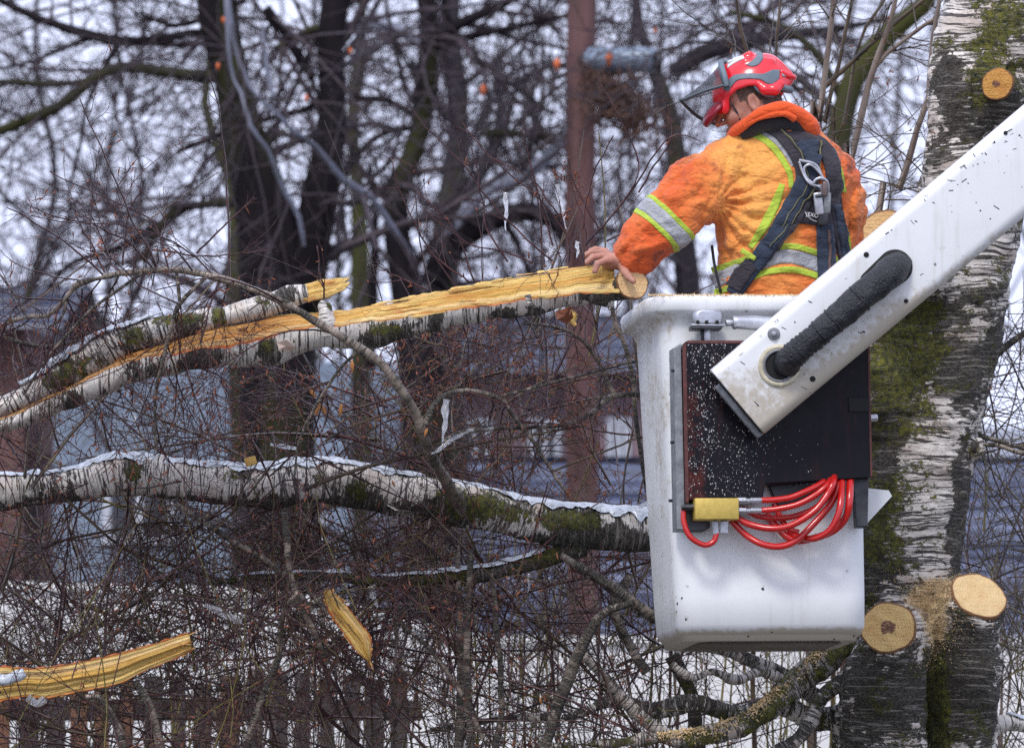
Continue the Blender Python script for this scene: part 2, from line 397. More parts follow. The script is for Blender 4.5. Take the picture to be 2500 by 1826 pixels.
# hard-surface helpers (work in any 3x3 basis M whose rows are the local axes)
def boxm(c, r, M=None, bev=.004, seg=2):
    bm = bmesh.new(); bmesh.ops.create_cube(bm, size=2)
    for v in bm.verts: v.co = Vector((v.co.x * r[0], v.co.y * r[1], v.co.z * r[2]))
    if bev: bmesh.ops.bevel(bm, geom=list(bm.edges), offset=min(bev, min(r) * .95), segments=seg, profile=.5, affect='EDGES')
    bmesh.ops.triangulate(bm, faces=[f for f in bm.faces if len(f.verts) > 4]); V = A([v.co[:] for v in bm.verts]); bm.verts.index_update()
    f3 = [[v.index for v in f.verts] for f in bm.faces if len(f.verts) == 3]; f4 = [[v.index for v in f.verts] for f in bm.faces if len(f.verts) == 4]; bm.free()
    M = np.eye(3) if M is None else A(M); return V @ M + A(c), [A(f3 or np.zeros((0, 3), int)), A(f4)]
def rod(a, b, r, sides=16, bev=.15, r2=None):
    """capped cylinder with softened ends"""
    a = A(a, float); b = A(b, float); ln = np.linalg.norm(b - a); r2 = r if r2 is None else r2; e = min(r * bev, ln * .3) / ln
    P = A([a, a + (b - a) * e * .3, a + (b - a) * e, b - (b - a) * e, b - (b - a) * e * .3, b]); rr = A([r * (1 - bev), r * (1 - bev * .3), r, r2, r2 * (1 - bev * .3), r2 * (1 - bev)])
    V, F, _ = tube(P, rr, sides); return V, F
def loft(rings, close=False, cap=(True, True)):
    """rings (n,m,3) closed loops"""
    Rn = A(rings, float); n, m, _ = Rn.shape; V = Rn.reshape(-1, 3); i = np.arange(n - 1)[:, None] * m; j = np.arange(m)[None]; k = (j + 1) % m
    F4 = np.stack([i + j, i + k, i + m + k, i + m + j], -1).reshape(-1, 4); F3 = []; nv = len(V)
    for e, c in ((0, cap[0]), (n - 1, cap[1])):
        if c:
            V = np.vstack([V, Rn[e].mean(0)]); j = np.arange(m); k = (j + 1) % m
            F3.append(np.stack([np.full(m, nv), e * m + k, e * m + j] if e == 0 else [np.full(m, nv), e * m + j, e * m + k], 1)); nv += 1
    return V, [F4] + ([np.concatenate(F3)] if F3 else [])
def rrect(hw, hd, r, seg=6):
    """rounded rectangle loop (counter-clockwise) in 2d"""
    out = []
    for cx, cy, a0 in ((hw - r, hd - r, 0), (-hw + r, hd - r, 90), (-hw + r, -hd + r, 180), (hw - r, -hd + r, 270)):
        for q in np.linspace(a0, a0 + 90, seg): out.append((cx + r * math.cos(R(q)), cy + r * math.sin(R(q))))
    return A(out)
# ---------------------------------------------------------------- surface materials
def birch(name, dark=.5, moss=.5, fine=1.0, white=(.62, .58, .52), lent=.56):
    """white bark, dark lenticels across the axis, rough black plates, moss; reads attributes bc, am (moss), ad (dark)"""
    m, nt, b = nodes(name); v = attr(nt, 'bc'); am = attr(nt, 'am', False); ad = attr(nt, 'ad', False)
    big = noise(nt, mapping(nt, v, (5, 5, 7)), 1.0, 3, .6); mid = noise(nt, mapping(nt, v, (16, 16, 30)), 1.0, 4, .7, .6)
    streak = noise(nt, mapping(nt, v, (9 * fine, 9 * fine, 150 * fine)), 1, 3, .65, .4)
    fineN = noise(nt, mapping(nt, v, (90, 90, 170)), 1, 4, .7)
    wht = mix(nt, rng_(nt, fineN, .35, .65), tuple(x * .72 for x in white), tuple(min(.9, x * 1.2) for x in white))
    wht = mix(nt, rng_(nt, noise(nt, mapping(nt, v, (5, 5, 12)), 1, 3), .5, .75), wht, (.48, .38, .31))
    ls = rng_(nt, streak, lent, lent + .05); wht = mix(nt, ls, wht, (.05, .04, .035))
    d = mth(nt, 'ADD', mth(nt, 'MULTIPLY', big, .55), mth(nt, 'MULTIPLY', mid, .45)); d = mth(nt, 'ADD', d, ad)
    d = mth(nt, 'ADD', d, mth(nt, 'MULTIPLY', rng_(nt, streak, .35, .65, -1, 1), .05))
    dm = rng_(nt, d, .67 - .22 * dark, .69 - .22 * dark)
    plate = mix(nt, rng_(nt, fineN, .4, .62), (.022, .018, .015), (.16, .14, .11)); plate = mix(nt, rng_(nt, streak, .56, .6), plate, (.33, .3, .26))
    col = mix(nt, dm, wht, plate)
    mn = noise(nt, mapping(nt, v, (9, 9, 12), loc=(3, 1, 7)), 1, 6, .8); mm = mth(nt, 'ADD', mth(nt, 'ADD', mn, am), mth(nt, 'MULTIPLY', mth(nt, 'SUBTRACT', fineN, .5), .35))
    mf = rng_(nt, mm, .70 - .2 * moss, .76 - .2 * moss); mf = mth(nt, 'MULTIPLY', mf, rng_(nt, fineN, .3, .5, .35, 1))
    mc = mix(nt, rng_(nt, noise(nt, mapping(nt, v, (60, 60, 60)), 1, 3, .7), .35, .65), (.03, .04, .005), (.24, .23, .02))
    du = attr(nt, 'du', False); dn = noise(nt, mapping(nt, v, (120, 120, 120)), 1, 4, .75); colm = mix(nt, mf, col, mc); colm = mix(nt, rng_(nt, mth(nt, 'ADD', mth(nt, 'MULTIPLY', dn, 1.0), du), .95, 1.1), colm, mix(nt, rng_(nt, dn, .35, .6), (.36, .2, .07), (.78, .58, .32)))
    lk(nt, colm, b.inputs['Base Color'])
    lk(nt, rng_(nt, mth(nt, 'MAXIMUM', dm, mf), 0, 1, .42, .75), b.inputs['Roughness'])
    h = mth(nt, 'ADD', mth(nt, 'MULTIPLY', dm, mth(nt, 'MULTIPLY', fineN, 1.6)), mth(nt, 'ADD', mth(nt, 'MULTIPLY', mf, fineN), mth(nt, 'MULTIPLY', ls, -.3)))
    bump(nt, h, b, 1.0, .018); return m
def wood(name, c1=(.92, .66, .22), c2=(.64, .28, .03), edge=(.5, .09, .015)):
    m, nt, b = nodes(name); v = attr(nt, 'bc'); e = attr(nt, 'ad', False)
    n = noise(nt, mapping(nt, v, (50, 50, 1.3)), 1, 5, .6, .15); n2 = noise(nt, mapping(nt, v, (190, 190, 5)), 1, 3, .6)
    col = mix(nt, rng_(nt, n, .38, .68), c1, c2); col = mix(nt, rng_(nt, n2, .5, .75), col, tuple(min(.9, x * 1.12) for x in c1)); col = mix(nt, rng_(nt, n2, .27, .33, 1, 0), col, (.13, .05, .012))
    sx = nt.nodes.new('ShaderNodeSeparateXYZ'); lk(nt, v, sx.inputs[0]); kk = mth(nt, 'ADD', mth(nt, 'MULTIPLY', sx.outputs[0], 8.33), mth(nt, 'MULTIPLY', mth(nt, 'SUBTRACT', noise(nt, mapping(nt, v, (4, 4, 2)), 1, 2), .5), .5)); gb = rng_(nt, mth(nt, 'ABSOLUTE', mth(nt, 'SUBTRACT', kk, .5)), .04, .2, .75, 0)
    col = mix(nt, gb, col, mix(nt, n2, (.50, .24, .03), (.75, .46, .10))); col = mix(nt, rng_(nt, mth(nt, 'ABSOLUTE', mth(nt, 'SUBTRACT', kk, .22)), .03, .14, .6, 0), col, (.95, .76, .40))
    col = mix(nt, e, col, edge); lk(nt, col, b.inputs['Base Color']); b.inputs['Roughness'].default_value = .5
    bump(nt, mth(nt, 'ADD', n, mth(nt, 'MULTIPLY', n2, 1.3)), b, .9, .011); return m
def cutface(name, c=(.76, .50, .18), heart=True, dust=.5):
    """end grain: radius attribute in ad (0 centre..1 edge)"""
    m, nt, b = nodes(name); r = attr(nt, 'ad', False); o = objc(nt)
    rr = mth(nt, 'ADD', r, mth(nt, 'MULTIPLY', noise(nt, o, 14, 3), .25)); ring = mth(nt, 'SINE', mth(nt, 'MULTIPLY', rr, 75))
    col = mix(nt, rng_(nt, ring, -1, 1, .1, .45), c, tuple(x * .72 for x in c)); col = mix(nt, rng_(nt, noise(nt, o, 17, 5, .7), .45, .68, 0, .6), col, (c[0] * .72, c[1] * .5, c[2] * .35))
    if heart: col = mix(nt, rng_(nt, mth(nt, 'ADD', r, mth(nt, 'MULTIPLY', mth(nt, 'SUBTRACT', noise(nt, mapping(nt, o, (26, 26, 12)), 1, 3), .5), .8)), .20, .28, 1, 0), col, (.16, .06, .03))
    col = mix(nt, rng_(nt, noise(nt, o, 210, 3, .7), .6 - .15 * dust, .7, 0, .8), col, (.78, .58, .3))
    col = mix(nt, rng_(nt, mth(nt, 'ADD', r, mth(nt, 'MULTIPLY', noise(nt, o, 30, 3), .06)), .95, .99), col, (.20, .09, .035)); lk(nt, col, b.inputs['Base Color']); b.inputs['Roughness'].default_value = .7
    saw = noise(nt, mapping(nt, o, (6, 6, 190), (.3, .5, .2)), 1, 2, .5); bump(nt, mth(nt, 'ADD', mth(nt, 'ADD', noise(nt, o, 160, 4), mth(nt, 'MULTIPLY', saw, .8)), mth(nt, 'MULTIPLY', ring, .08)), b, .7, .007); return m
def twigmat(name, c, c2, wet=.35):
    m, nt, b = nodes(name); v = attr(nt, 'bc'); n = noise(nt, mapping(nt, v, (30, 30, 7)), 1, 3)
    lk(nt, mix(nt, rng_(nt, n, .35, .65), c, c2), b.inputs['Base Color']); b.inputs['Roughness'].default_value = wet; b.inputs['Specular IOR Level'].default_value = .35; return m
def barkbg(name, c, moss=(.07, .075, .012), am=.5):
    m, nt, b = nodes(name); v = attr(nt, 'bc'); n = noise(nt, mapping(nt, v, (6, 6, 1.2)), 1, 4, .65)
    col = mix(nt, rng_(nt, n, .35, .65), tuple(x * .55 for x in c), tuple(x * 1.5 for x in c))
    n2 = noise(nt, mapping(nt, v, (2.5, 2.5, .7)), 1, 3); lk(nt, mix(nt, rng_(nt, n2, .62 - .2 * am, .75 - .1 * am), col, moss), b.inputs['Base Color'])
    b.inputs['Roughness'].default_value = .8; b.inputs['Specular IOR Level'].default_value = .15; bump(nt, n, b, .6, .03); return m
M_birch = birch('birch_bark_pale', .46, .40)
M_birch_rough = birch('birch_bark_trunk', .66, .66, .8, (.66, .61, .54), .53)
M_birch_moss = birch('birch_bark_mossy', .78, .55, 1.0, (.42, .38, .33), .53)
M_limbthin = birch('birch_bark_thin', .62, .35, 1.8, (.19, .155, .12), .58)
M_wood = wood('split_wood'); M_cut = cutface('cut_end_grain'); M_cut_fresh = cutface('cut_end_fresh', (.74, .52, .24), False, 1.3)
M_cut_plain = cutface('cut_end_clean', (.70, .45, .19), False, .1)
M_camb = simple('inner_bark', (.45, .07, .015), .55, 0, .35, 30)
M_dust = simple('sawdust', (.72, .53, .28), .9, 0, .3, 90)
M_twig = twigmat('birch_twig', (.016, .007, .010), (.10, .040, .036), .24); M_twig2 = twigmat('shrub_twig', (.013, .008, .007), (.13, .09, .05), .26)
M_twigg = twigmat('green_twig', (.10, .09, .02), (.22, .17, .05)); M_catkin = simple('catkin', (.20, .06, .025), .7, 0, .4, 40, 0)
M_sap = twigmat('sapling_bark', (.10, .065, .05), (.24, .19, .15)); M_leaf = simple('dry_leaf', (.36, .15, .04), .6, 0, .35, 60)
def ice(name, c=(.72, .76, .82), tr=.25):
    m, nt, b = nodes(name); o = objc(nt); n = noise(nt, o, 24, 4)
    n9 = noise(nt, o, 55, 5, .75); lk(nt, mix(nt, rng_(nt, n9, .52, .66, 0, .75 if tr < .1 else 0), mix(nt, rng_(nt, n, .35, .65), tuple(x * .7 for x in c), tuple(min(1, x * 1.15) for x in c)), (.20, .19, .18)), b.inputs['Base Color']); b.inputs['Roughness'].default_value = .12
    b.inputs['Transmission Weight'].default_value = tr; b.inputs['IOR'].default_value = 1.31; b.inputs['Coat Weight'].default_value = .5
    bump(nt, noise(nt, o, 60, 4, .6), b, .6, .008); return m
M_ice = ice('ice_crust', (.60, .65, .71), 0.0); M_icicle = ice('clear_ice', (.9, .93, .97), .75)
# lift
def paint(name, c, dirt=.5, specks=.5, rough=.32, chip=(.03, .03, .03), spsc=60, stain_shade=(.42, .36, .26), sc=5, spec=.5):
    m, nt, b = nodes(name); o = objc(nt); g = noise(nt, o, sc, 5, .7); f = noise(nt, o, 45, 4, .7)
    col = mix(nt, rng_(nt, g, .35, .7, 0, .35), c, tuple(x * .78 for x in c)); d = mth(nt, 'ADD', mth(nt, 'MULTIPLY', g, .6), mth(nt, 'MULTIPLY', f, .4))
    col = mix(nt, rng_(nt, mth(nt, 'ADD', d, attr(nt, 'ad', False)), .64 - .1 * dirt, .78 - .1 * dirt, 0, .8), col, stain_shade)
    vs = voro(nt, mapping(nt, o, (1, 1, 1), (.3, .2, .5)), spsc); gate = noise(nt, o, 7, 3, .6)
    stk = noise(nt, mapping(nt, o, (34, 34, 2.2)), 1, 4, .6); col = mix(nt, rng_(nt, stk, .56, .76, 0, .30), col, stain_shade)
    vz_ = mth(nt, 'SUBTRACT', vs, mth(nt, 'MULTIPLY', rng_(nt, noise(nt, o, 33, 3), .45, .7, -.12, .16), 1.0)); sp = mth(nt, 'MULTIPLY', rng_(nt, vz_, .10, .14, 1, 0), rng_(nt, mth(nt, 'ADD', gate, mth(nt, 'MULTIPLY', attr(nt, 'ad', False), .6)), .62 - .12 * specks, .68 - .12 * specks))
    col = mix(nt, sp, col, chip); lk(nt, col, b.inputs['Base Color']); lk(nt, rng_(nt, d, .4, .7, rough, rough + .25), b.inputs['Roughness'])
    b.inputs['Specular IOR Level'].default_value = spec; bump(nt, g, b, .15, .004); return m
M_white = paint('white_gelcoat', (.77, .78, .77), .15, .25, .3, spsc=38); M_boom = paint('white_boom_paint', (.78, .79, .79), .5, .5, .3, spsc=52)
M_side = paint('dirty_gelcoat', (.60, .60, .58), .6, .5, .4, spsc=60)
M_black = paint('wet_black_paint', (.010, .009, .012), .35, .9, .25, chip=(.55, .58, .62), spsc=120, stain_shade=(.09, .02, .015), spec=.12)
M_steel = simple('galvanised_metal', (.42, .43, .46), .38, .75, .3, 20, .3); M_dsteel = simple('dark_metal', (.05, .05, .055), .4, .6, .4, 20)
M_plate = simple('grey_edge_plate', (.22, .23, .24), .5, .3, .4, 30); M_rust = simple('rust_red_edge', (.09, .022, .018), .6, 0, .5, 60)
M_rubber = simple('black_rubber', (.012, .013, .018), .35, 0, .4, 20, .8, .01); M_red = simple('red_hose', (.50, .010, .008), .25, 0, .12, 10, .05, .001, .4)
M_brass = simple('yellow_passivated_metal', (.55, .40, .09), .45, .35, .15, 60); M_cream = simple('cream_grommet', (.55, .50, .36), .5, 0, .3, 30)
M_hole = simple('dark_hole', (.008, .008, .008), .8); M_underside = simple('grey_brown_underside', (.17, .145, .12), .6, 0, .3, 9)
# worker
def cloth(name, base, alt, dirt, da=.3):
    m, nt, b = nodes(name); o = objc(nt); n = noise(nt, o, 5.5, 4, .65, .6); n2 = noise(nt, mapping(nt, o, (1, 1, 1), loc=(4, 2, 1)), 9, 5, .7)
    fa = attr(nt, 'ad', False); k = mth(nt, 'ADD', mth(nt, 'MULTIPLY', rng_(nt, n, .3, .7), .6), fa)
    col = mix(nt, k, base, alt); n3 = noise(nt, o, 90, 4, .7)
    col = mix(nt, mth(nt, 'MULTIPLY', rng_(nt, mth(nt, 'SUBTRACT', n2, mth(nt, 'MULTIPLY', fa, .12)), .55, .75), da * 2), col, dirt); col = mix(nt, rng_(nt, n3, .35, .65, 0, .25), col, dirt)
    lk(nt, col, b.inputs['Base Color']); b.inputs['Roughness'].default_value = .85; b.inputs['Sheen Weight'].default_value = .15
    cr = noise(nt, mapping(nt, o, (9, 9, 17), (.4, .9, .5)), 1, 2, .5, 1.8); cr = rng_(nt, mth(nt, 'ABSOLUTE', mth(nt, 'SUBTRACT', cr, .5)), 0, .10, 0, 1.0); bump(nt, mth(nt, 'ADD', mth(nt, 'ADD', noise(nt, mapping(nt, o, (14, 14, 26), (.4, .3, .5)), 1, 4, .6, 1.6), mth(nt, 'MULTIPLY', n3, .25)), mth(nt, 'MULTIPLY', cr, .28)), b, .5, .013); return m
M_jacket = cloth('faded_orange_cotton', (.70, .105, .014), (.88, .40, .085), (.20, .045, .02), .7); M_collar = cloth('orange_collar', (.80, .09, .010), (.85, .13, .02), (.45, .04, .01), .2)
M_yel = cloth('lime_tape', (.40, .54, .03), (.52, .66, .08), (.20, .20, .06), .4); M_sil = cloth('silver_tape', (.36, .37, .39), (.48, .49, .51), (.17, .17, .17), .5)
M_pad = cloth('harness_padding', (.022, .018, .026), (.035, .03, .045), (.06, .05, .05), .2); M_web = cloth('navy_webbing', (.015, .026, .05), (.025, .045, .085), (.03, .03, .03), .2)
M_dk = cloth('black_fleece', (.012, .011, .014), (.03, .028, .03), (.01, .01, .01), .2); M_trs = cloth('orange_trousers', (.6, .1, .02), (.6, .15, .02), (.1, .04, .02))
M_skin = simple('skin', (.43, .20, .14), .5, 0, .22, 30, .35, .003); M_hair = simple('cropped_hair', (.13, .085, .065), .8, 0, .4, 90, .8, .004)
M_helm = simple('red_helmet', (.75, .012, .022), .25, 0, .12, 14, .05, .002, .6); M_helmdk = simple('dark_red_brim', (.22, .006, .02), .35, 0, .2, 14)
M_hgrey = simple('grey_rubber', (.13, .17, .20), .5, 0, .15, 40); M_frame = simple('visor_frame', (.045, .06, .075), .4, 0, .2, 30); M_boot = simple('black_boot', (.02, .018, .016), .6)
def meshmat():
    m, nt, b = nodes('visor_mesh'); o = attr(nt, 'bc'); b.inputs['Base Color'].default_value = (.03, .035, .045, 1); b.inputs['Roughness'].default_value = .5
    a = mth(nt, 'MAXIMUM', mth(nt, 'SINE', mth(nt, 'MULTIPLY', nt.nodes.new('ShaderNodeSeparateXYZ').outputs[0], 1.0)), 0)
    sx = [n for n in nt.nodes if n.bl_idname == 'ShaderNodeSeparateXYZ'][0]; lk(nt, o, sx.inputs[0])
    fx = mth(nt, 'FRACT', mth(nt, 'MULTIPLY', sx.outputs[0], 420)); fy = mth(nt, 'FRACT', mth(nt, 'MULTIPLY', sx.outputs[1], 420))
    k = mth(nt, 'MAXIMUM', mth(nt, 'LESS_THAN', fx, .40), mth(nt, 'LESS_THAN', fy, .40)); lk(nt, k, b.inputs['Alpha']); return m
M_mesh = meshmat(); M_eye = simple('eye', (.6, .58, .55), .2, 0, .05); M_txt = simple('white_print', (.7, .7, .7), .6, 0, .05)
# ---------------------------------------------------------------- setting far behind
M_gr = simple('wet_ground', (.10, .095, .08), .8, 0, .4, .6)
mk('ground', A([[-900, -60, 0], [900, -60, 0], [900, 3000, 0], [-900, 3000, 0]], float), A([[0, 1, 2, 3]]), M_gr, smooth=False, loc=(0, 0, 0)); tag(bpy.data.objects['ground'], kind='structure')
def zat(py, d): return CAM[2] + d * _sn + (CY - py) / FPX * d * _c
def xat(px, d): return (px - CX) / FPX * d
def wbox(mb, x0, x1, y0, y1, z0, z1, bev=.02, m=0):
    V, F = boxm(((x0 + x1) / 2, (y0 + y1) / 2, (z0 + z1) / 2), ((x1 - x0) / 2, (y1 - y0) / 2, (z1 - z0) / 2), None, bev, 1); mb.add(V, F, m)
# low hill far away
xs = np.linspace(-500, 500, 60); ys = np.linspace(160, 700, 24); X, Y = np.meshgrid(xs, ys, indexing='ij')
Z = -1 + 16 * np.clip((Y - 160) / 300, 0, 1) * (1 + .25 * np.sin(X / 70) + .15 * np.sin(X / 23 + 1)) * np.where(X > 0, 1.0, .8)
i = np.arange(59)[:, None] * 24; j = np.arange(23)[None]
tag(mk('hill', np.stack([X, Y, Z], -1).reshape(-1, 3), np.stack([i + j, i + 24 + j, i + 25 + j, i + j + 1], -1).reshape(-1, 4), simple('hill_grass', (.22, .23, .26), .9, 0, .4, .05), loc=(0, 160, -1)), kind='structure')
M_slate = None
def slate():
    m, nt, b = nodes('wet_slate'); o = objc(nt); n = noise(nt, mapping(nt, o, (1.2, 1.2, 9)), 1, 4, .6)
    w = mth(nt, 'SINE', mth(nt, 'MULTIPLY', nt.nodes.new('ShaderNodeSeparateXYZ').outputs[2], 52)); sx = [q for q in nt.nodes if q.bl_idname == 'ShaderNodeSeparateXYZ'][0]; lk(nt, o, sx.inputs[0])
    col = mix(nt, rng_(nt, n, .3, .7), (.045, .055, .10), (.13, .15, .23)); col = mix(nt, rng_(nt, w, .6, 1, 0, .7), col, (.03, .035, .06)); lk(nt, col, b.inputs['Base Color'])
    b.inputs['Roughness'].default_value = .35; bump(nt, w, b, .5, .02); return m
M_slate = slate(); M_brickr = simple('dull_red_brick', (.13, .065, .06), .85, 0, .35, 1.5); M_brickm = simple('mauve_brown_brick', (.17, .115, .13), .85, 0, .5, .9)
M_blue = simple('blue_grey_cladding', (.18, .225, .29), .5, 0, .3, .5); M_win = simple('window_glass', (.03, .035, .045), .1, 0, .2, 2); M_frm = simple('window_frame', (.45, .47, .52), .5)
M_pale = simple('pale_render', (.74, .73, .71), .8, 0, .12, 1.2, .3, .01); M_shed = simple('tan_boards', (.26, .19, .13), .8, 0, .3, 2)
def house(name, label, x0, x1, d, ztop, mw, mr=None, depth=6, wins=(), roofz=0, roofd=3.0, cat='building'):
    h = thing(name, label, cat, ((x0 + x1) / 2, d + depth / 2, 0)); b = MB(); wbox(b, x0, x1, d, d + depth, 0, ztop); b.build('wall', mw, h, False, False)
    for (wx0, wx1, wz0, wz1) in wins:
        b = MB(); t = .07
        for q in ((wx0, wx1, wz0, wz0 + t), (wx0, wx1, wz1 - t, wz1), (wx0, wx0 + t, wz0 + t, wz1 - t), (wx1 - t, wx1, wz0 + t, wz1 - t), ((wx0 + wx1) / 2 - t / 2, (wx0 + wx1) / 2 + t / 2, wz0 + t, wz1 - t)):
            wbox(b, q[0], q[1], d - .05, d + .02, q[2], q[3], .005)
        w = b.build('window', M_frm, h, False, False); b = MB(); wbox(b, wx0 + t, wx1 - t, d - .02, d - .006, wz0 + t, wz1 - t, 0); b.build('pane', M_win, w, False, False)
    if roofz:
        b = MB(); e = .35; y0, y1 = d - e, d + depth + e; ym = (y0 + y1) / 2; n = 14
        for k in range(n):   # overlapping courses on the near slope
            ya, yb = y0 + (ym - y0) * k / n, y0 + (ym - y0) * (k + 1) / n + .06; za, zb = ztop - .05 + (roofz - ztop) * k / n, ztop - .05 + (roofz - ztop) * (k + 1) / n
            b.add([[x0 - e, ya, za + .05], [x1 + e, ya, za + .05], [x1 + e, yb, zb + .03], [x0 - e, yb, zb + .03], [x0 - e, ya, za], [x1 + e, ya, za]], [A([[0, 1, 2, 3], [4, 5, 1, 0]])])
        b.add([[x0 - e, y1, ztop], [x1 + e, y1, ztop], [x1 + e, ym - .05, roofz], [x0 - e, ym - .05, roofz], [x0, y0 + .4, ztop], [x0, y1 - .4, ztop], [x0, ym, roofz - .1], [x1, y0 + .4, ztop], [x1, y1 - .4, ztop], [x1, ym, roofz - .1]], [A([[1, 0, 3, 2]]), A([[5, 4, 6], [7, 8, 9]])])
        b.build('roof', mr, h, False, False)
    return h
house('outbuilding', 'low outbuilding under a wet blue slate roof behind the thicket', xat(1010, 46), xat(2750, 46), 46, zat(1545, 46), M_shed, M_slate, 5, (), zat(1120, 49))
house('house', 'mauve brown brick house blurred behind the slate roof', xat(1060, 62), xat(1570, 62), 62, zat(900, 62), M_brickm, M_slate, 7,
      [(xat(1120, 62), xat(1200, 62), zat(1180, 62), zat(1020, 62)), (xat(1290, 62), xat(1370, 62), zat(1180, 62), zat(1020, 62)), (xat(1480, 62), xat(1540, 62), zat(1180, 62), zat(1020, 62))], zat(760, 65))
house('garage', 'blue grey clad garage behind the lower birch limb', xat(130, 52), xat(960, 52), 52, zat(880, 52), M_blue, None, 6,
      [(xat(250, 52), xat(430, 52), zat(1330, 52), zat(1150, 52)), (xat(620, 52), xat(800, 52), zat(1330, 52), zat(1150, 52))])
house('brick_house', 'dull red brick house at the left edge of the photo', xat(-700, 56), xat(60, 56), 56, zat(790, 56), M_brickr, M_slate, 7, [(xat(-260, 56), xat(-120, 56), zat(1100, 56), zat(900, 56))], zat(690, 59))
# pale rendered garden wall, its top swept down to the right
gx = np.linspace(xat(-500, 33), xat(2900, 33), 120); gt = np.interp(gx, [xat(q, 33) for q in (-500, 300, 560, 760, 950, 1120, 2900)], [zat(q, 33) for q in (1405, 1425, 1432, 1450, 1490, 1552, 1552)]); gt = np.convolve(np.pad(gt, 4, 'edge'), np.ones(9) / 9, 'valid')
rows = []
for x_, z_ in zip(gx, gt): rows.append([[x_, 33, 0], [x_, 33, z_ - .05], [x_, 32.97, z_ - .04], [x_, 32.97, z_], [x_, 33.28, z_], [x_, 33.28, 0]])
V, F = loft(rows); tag(mk('garden_wall', V, F, M_pale, smooth=False), 'pale rendered garden wall with swept top behind the thicket', 'wall')
# dark picket fence
fz = zat(1650, 25); M_pick = simple('weathered_board', (.035, .024, .022), .7, 0, .5, 6); M_pick2 = simple('rusty_board', (.13, .055, .025), .7, 0, .5, 6)
fn = thing('picket_fence', 'dark weathered picket fence low behind the twigs', 'fence', (xat(450, 25), 25, 0)); r2 = random.Random(4)
x_ = xat(-260, 25)
while x_ < xat(1010, 25):
    w_ = r2.uniform(.05, .075); b = MB(); wbox(b, x_, x_ + w_, 25, 25.02, .05, fz + r2.uniform(-.03, .03), .003); b.build('picket', r2.choice([M_pick, M_pick, M_pick2]), fn, False, False); x_ += w_ + r2.uniform(.02, .045)
for z_ in (.45, fz - .17):
    b = MB(); wbox(b, xat(-300, 25), xat(1030, 25), 25.022, 25.06, z_, z_ + .08, .004); b.build('rail', M_pick, fn, False, False)

# ---------------------------------------------------------------- background trees (soft behind the depth of field)
M_bgA = barkbg('dark_bark', (.011, .008, .010), (.040, .045, .008), .5); M_bgB = barkbg('grey_bark', (.030, .025, .030), (.045, .045, .015), am=.5); M_bgT = twigmat('background_twigs', (.020, .013, .017), (.07, .05, .058), .6)
M_bgM = barkbg('mossy_bark', (.030, .027, .02), (.055, .06, .012), am=1.0); M_pale_b = barkbg('pale_wet_bark', (.24, .25, .31), (.07, .075, .05), .7)
def bpoly(pts, d, n=24):
    """[(px,py,r_px[,dw])] at distance d -> (n,3) local, (n,) radius"""
    P3 = A([L(p[0], p[1], d - 20 + (p[3] if len(p) > 3 else 0)) for p in pts]); C = crom(np.hstack([P3, A([[p[2] * d / FPX] for p in pts])]), n); return C[:, :3], np.maximum(C[:, 3], .004)
def spray(PL, RD, per1, len1, per2=4, len2=(.4, 1.1), per3=3, len3=(.2, .6), droop=.03, rmax=.03, seed=1, K=6, ang=(30, 80), rmin=.004):
    r = np.random.default_rng(seed); a, ra = grow(PL, RD, per1, len1, ang, K, droop, .16, .5, .1, .3, r, .7, rmax=rmax, rmin=rmin * 1.6)
    k = inframe(a); a, ra = a[k], ra[k]; b, rb = grow(a, ra, per2, len2, ang, K, droop, .16, .55, .1, .4, r, .7, rmin=rmin); k = inframe(b); b, rb = b[k], rb[k]
    c, rc = grow(b, rb, per3, len3, ang, K, droop, .14, .6, .1, .5, r, .7, rmin=rmin * .7); k = inframe(c); c, rc = c[k], rc[k]
    return [(a, ra), (b, rb), (c, rc)]
def bgtree(name, label, d, limbs, mt, per1=10, len1=(1.0, 2.6), seed=1, per2=5, per3=3, extra=(), droop=.03, mtw=None, rmin=.004, K=7):
    """limbs[0] is the trunk"""
    g = bpoly(limbs[0], d); base = W(g[0][:1])[0].copy(); base = W(g[0][np.argmin(W(g[0])[:, 2])][None])[0]; base[2] = 0
    t = thing(name, label, 'tree', base)
    P3, Rr = g
    if W(P3[:1])[0, 2] > .3:  # carry the trunk down to the ground
        q = W(P3[:1])[0].copy(); q[2] = -.1; P3 = np.vstack([invW(q)[0], P3]); Rr = np.concatenate([[Rr[0] * 1.25], Rr])
    V, F, bc = tube(P3, Rr, 18, Rr.mean() * .08, 3, seed); MB().add(V, F, bc=bc).build('trunk', mt, t); src = [(P3, Rr)]
    for k, lb in enumerate(limbs[1:]):
        P3, Rr = bpoly(lb, d, 20); V, F, bc = tube(P3, Rr, 10, Rr.mean() * .1, 5, seed + k); MB().add(V, F, bc=bc).build('limb', extra[k] if k < len(extra) and extra[k] else mt, t); src.append((P3, Rr))
    K0 = 12; PL = A([crom(p, K0) for p, r_ in src]); RD = A([np.interp(np.linspace(0, 1, K0), np.linspace(0, 1, len(r_)), r_) for p, r_ in src])
    mb = MB()
    for a, ra in spray(PL, RD, per1, len1, per2, (.5, 1.4), per3, (.25, .8), droop, seed=seed, K=K, rmin=rmin):
        V, F, bc = twigmesh(a, ra, 4); mb.add(V, F, bc=bc) if len(V) else None
    if mb.n: o = mb.build('twigs', mtw or M_bgT, t); tag(o, kind='stuff')
    return t
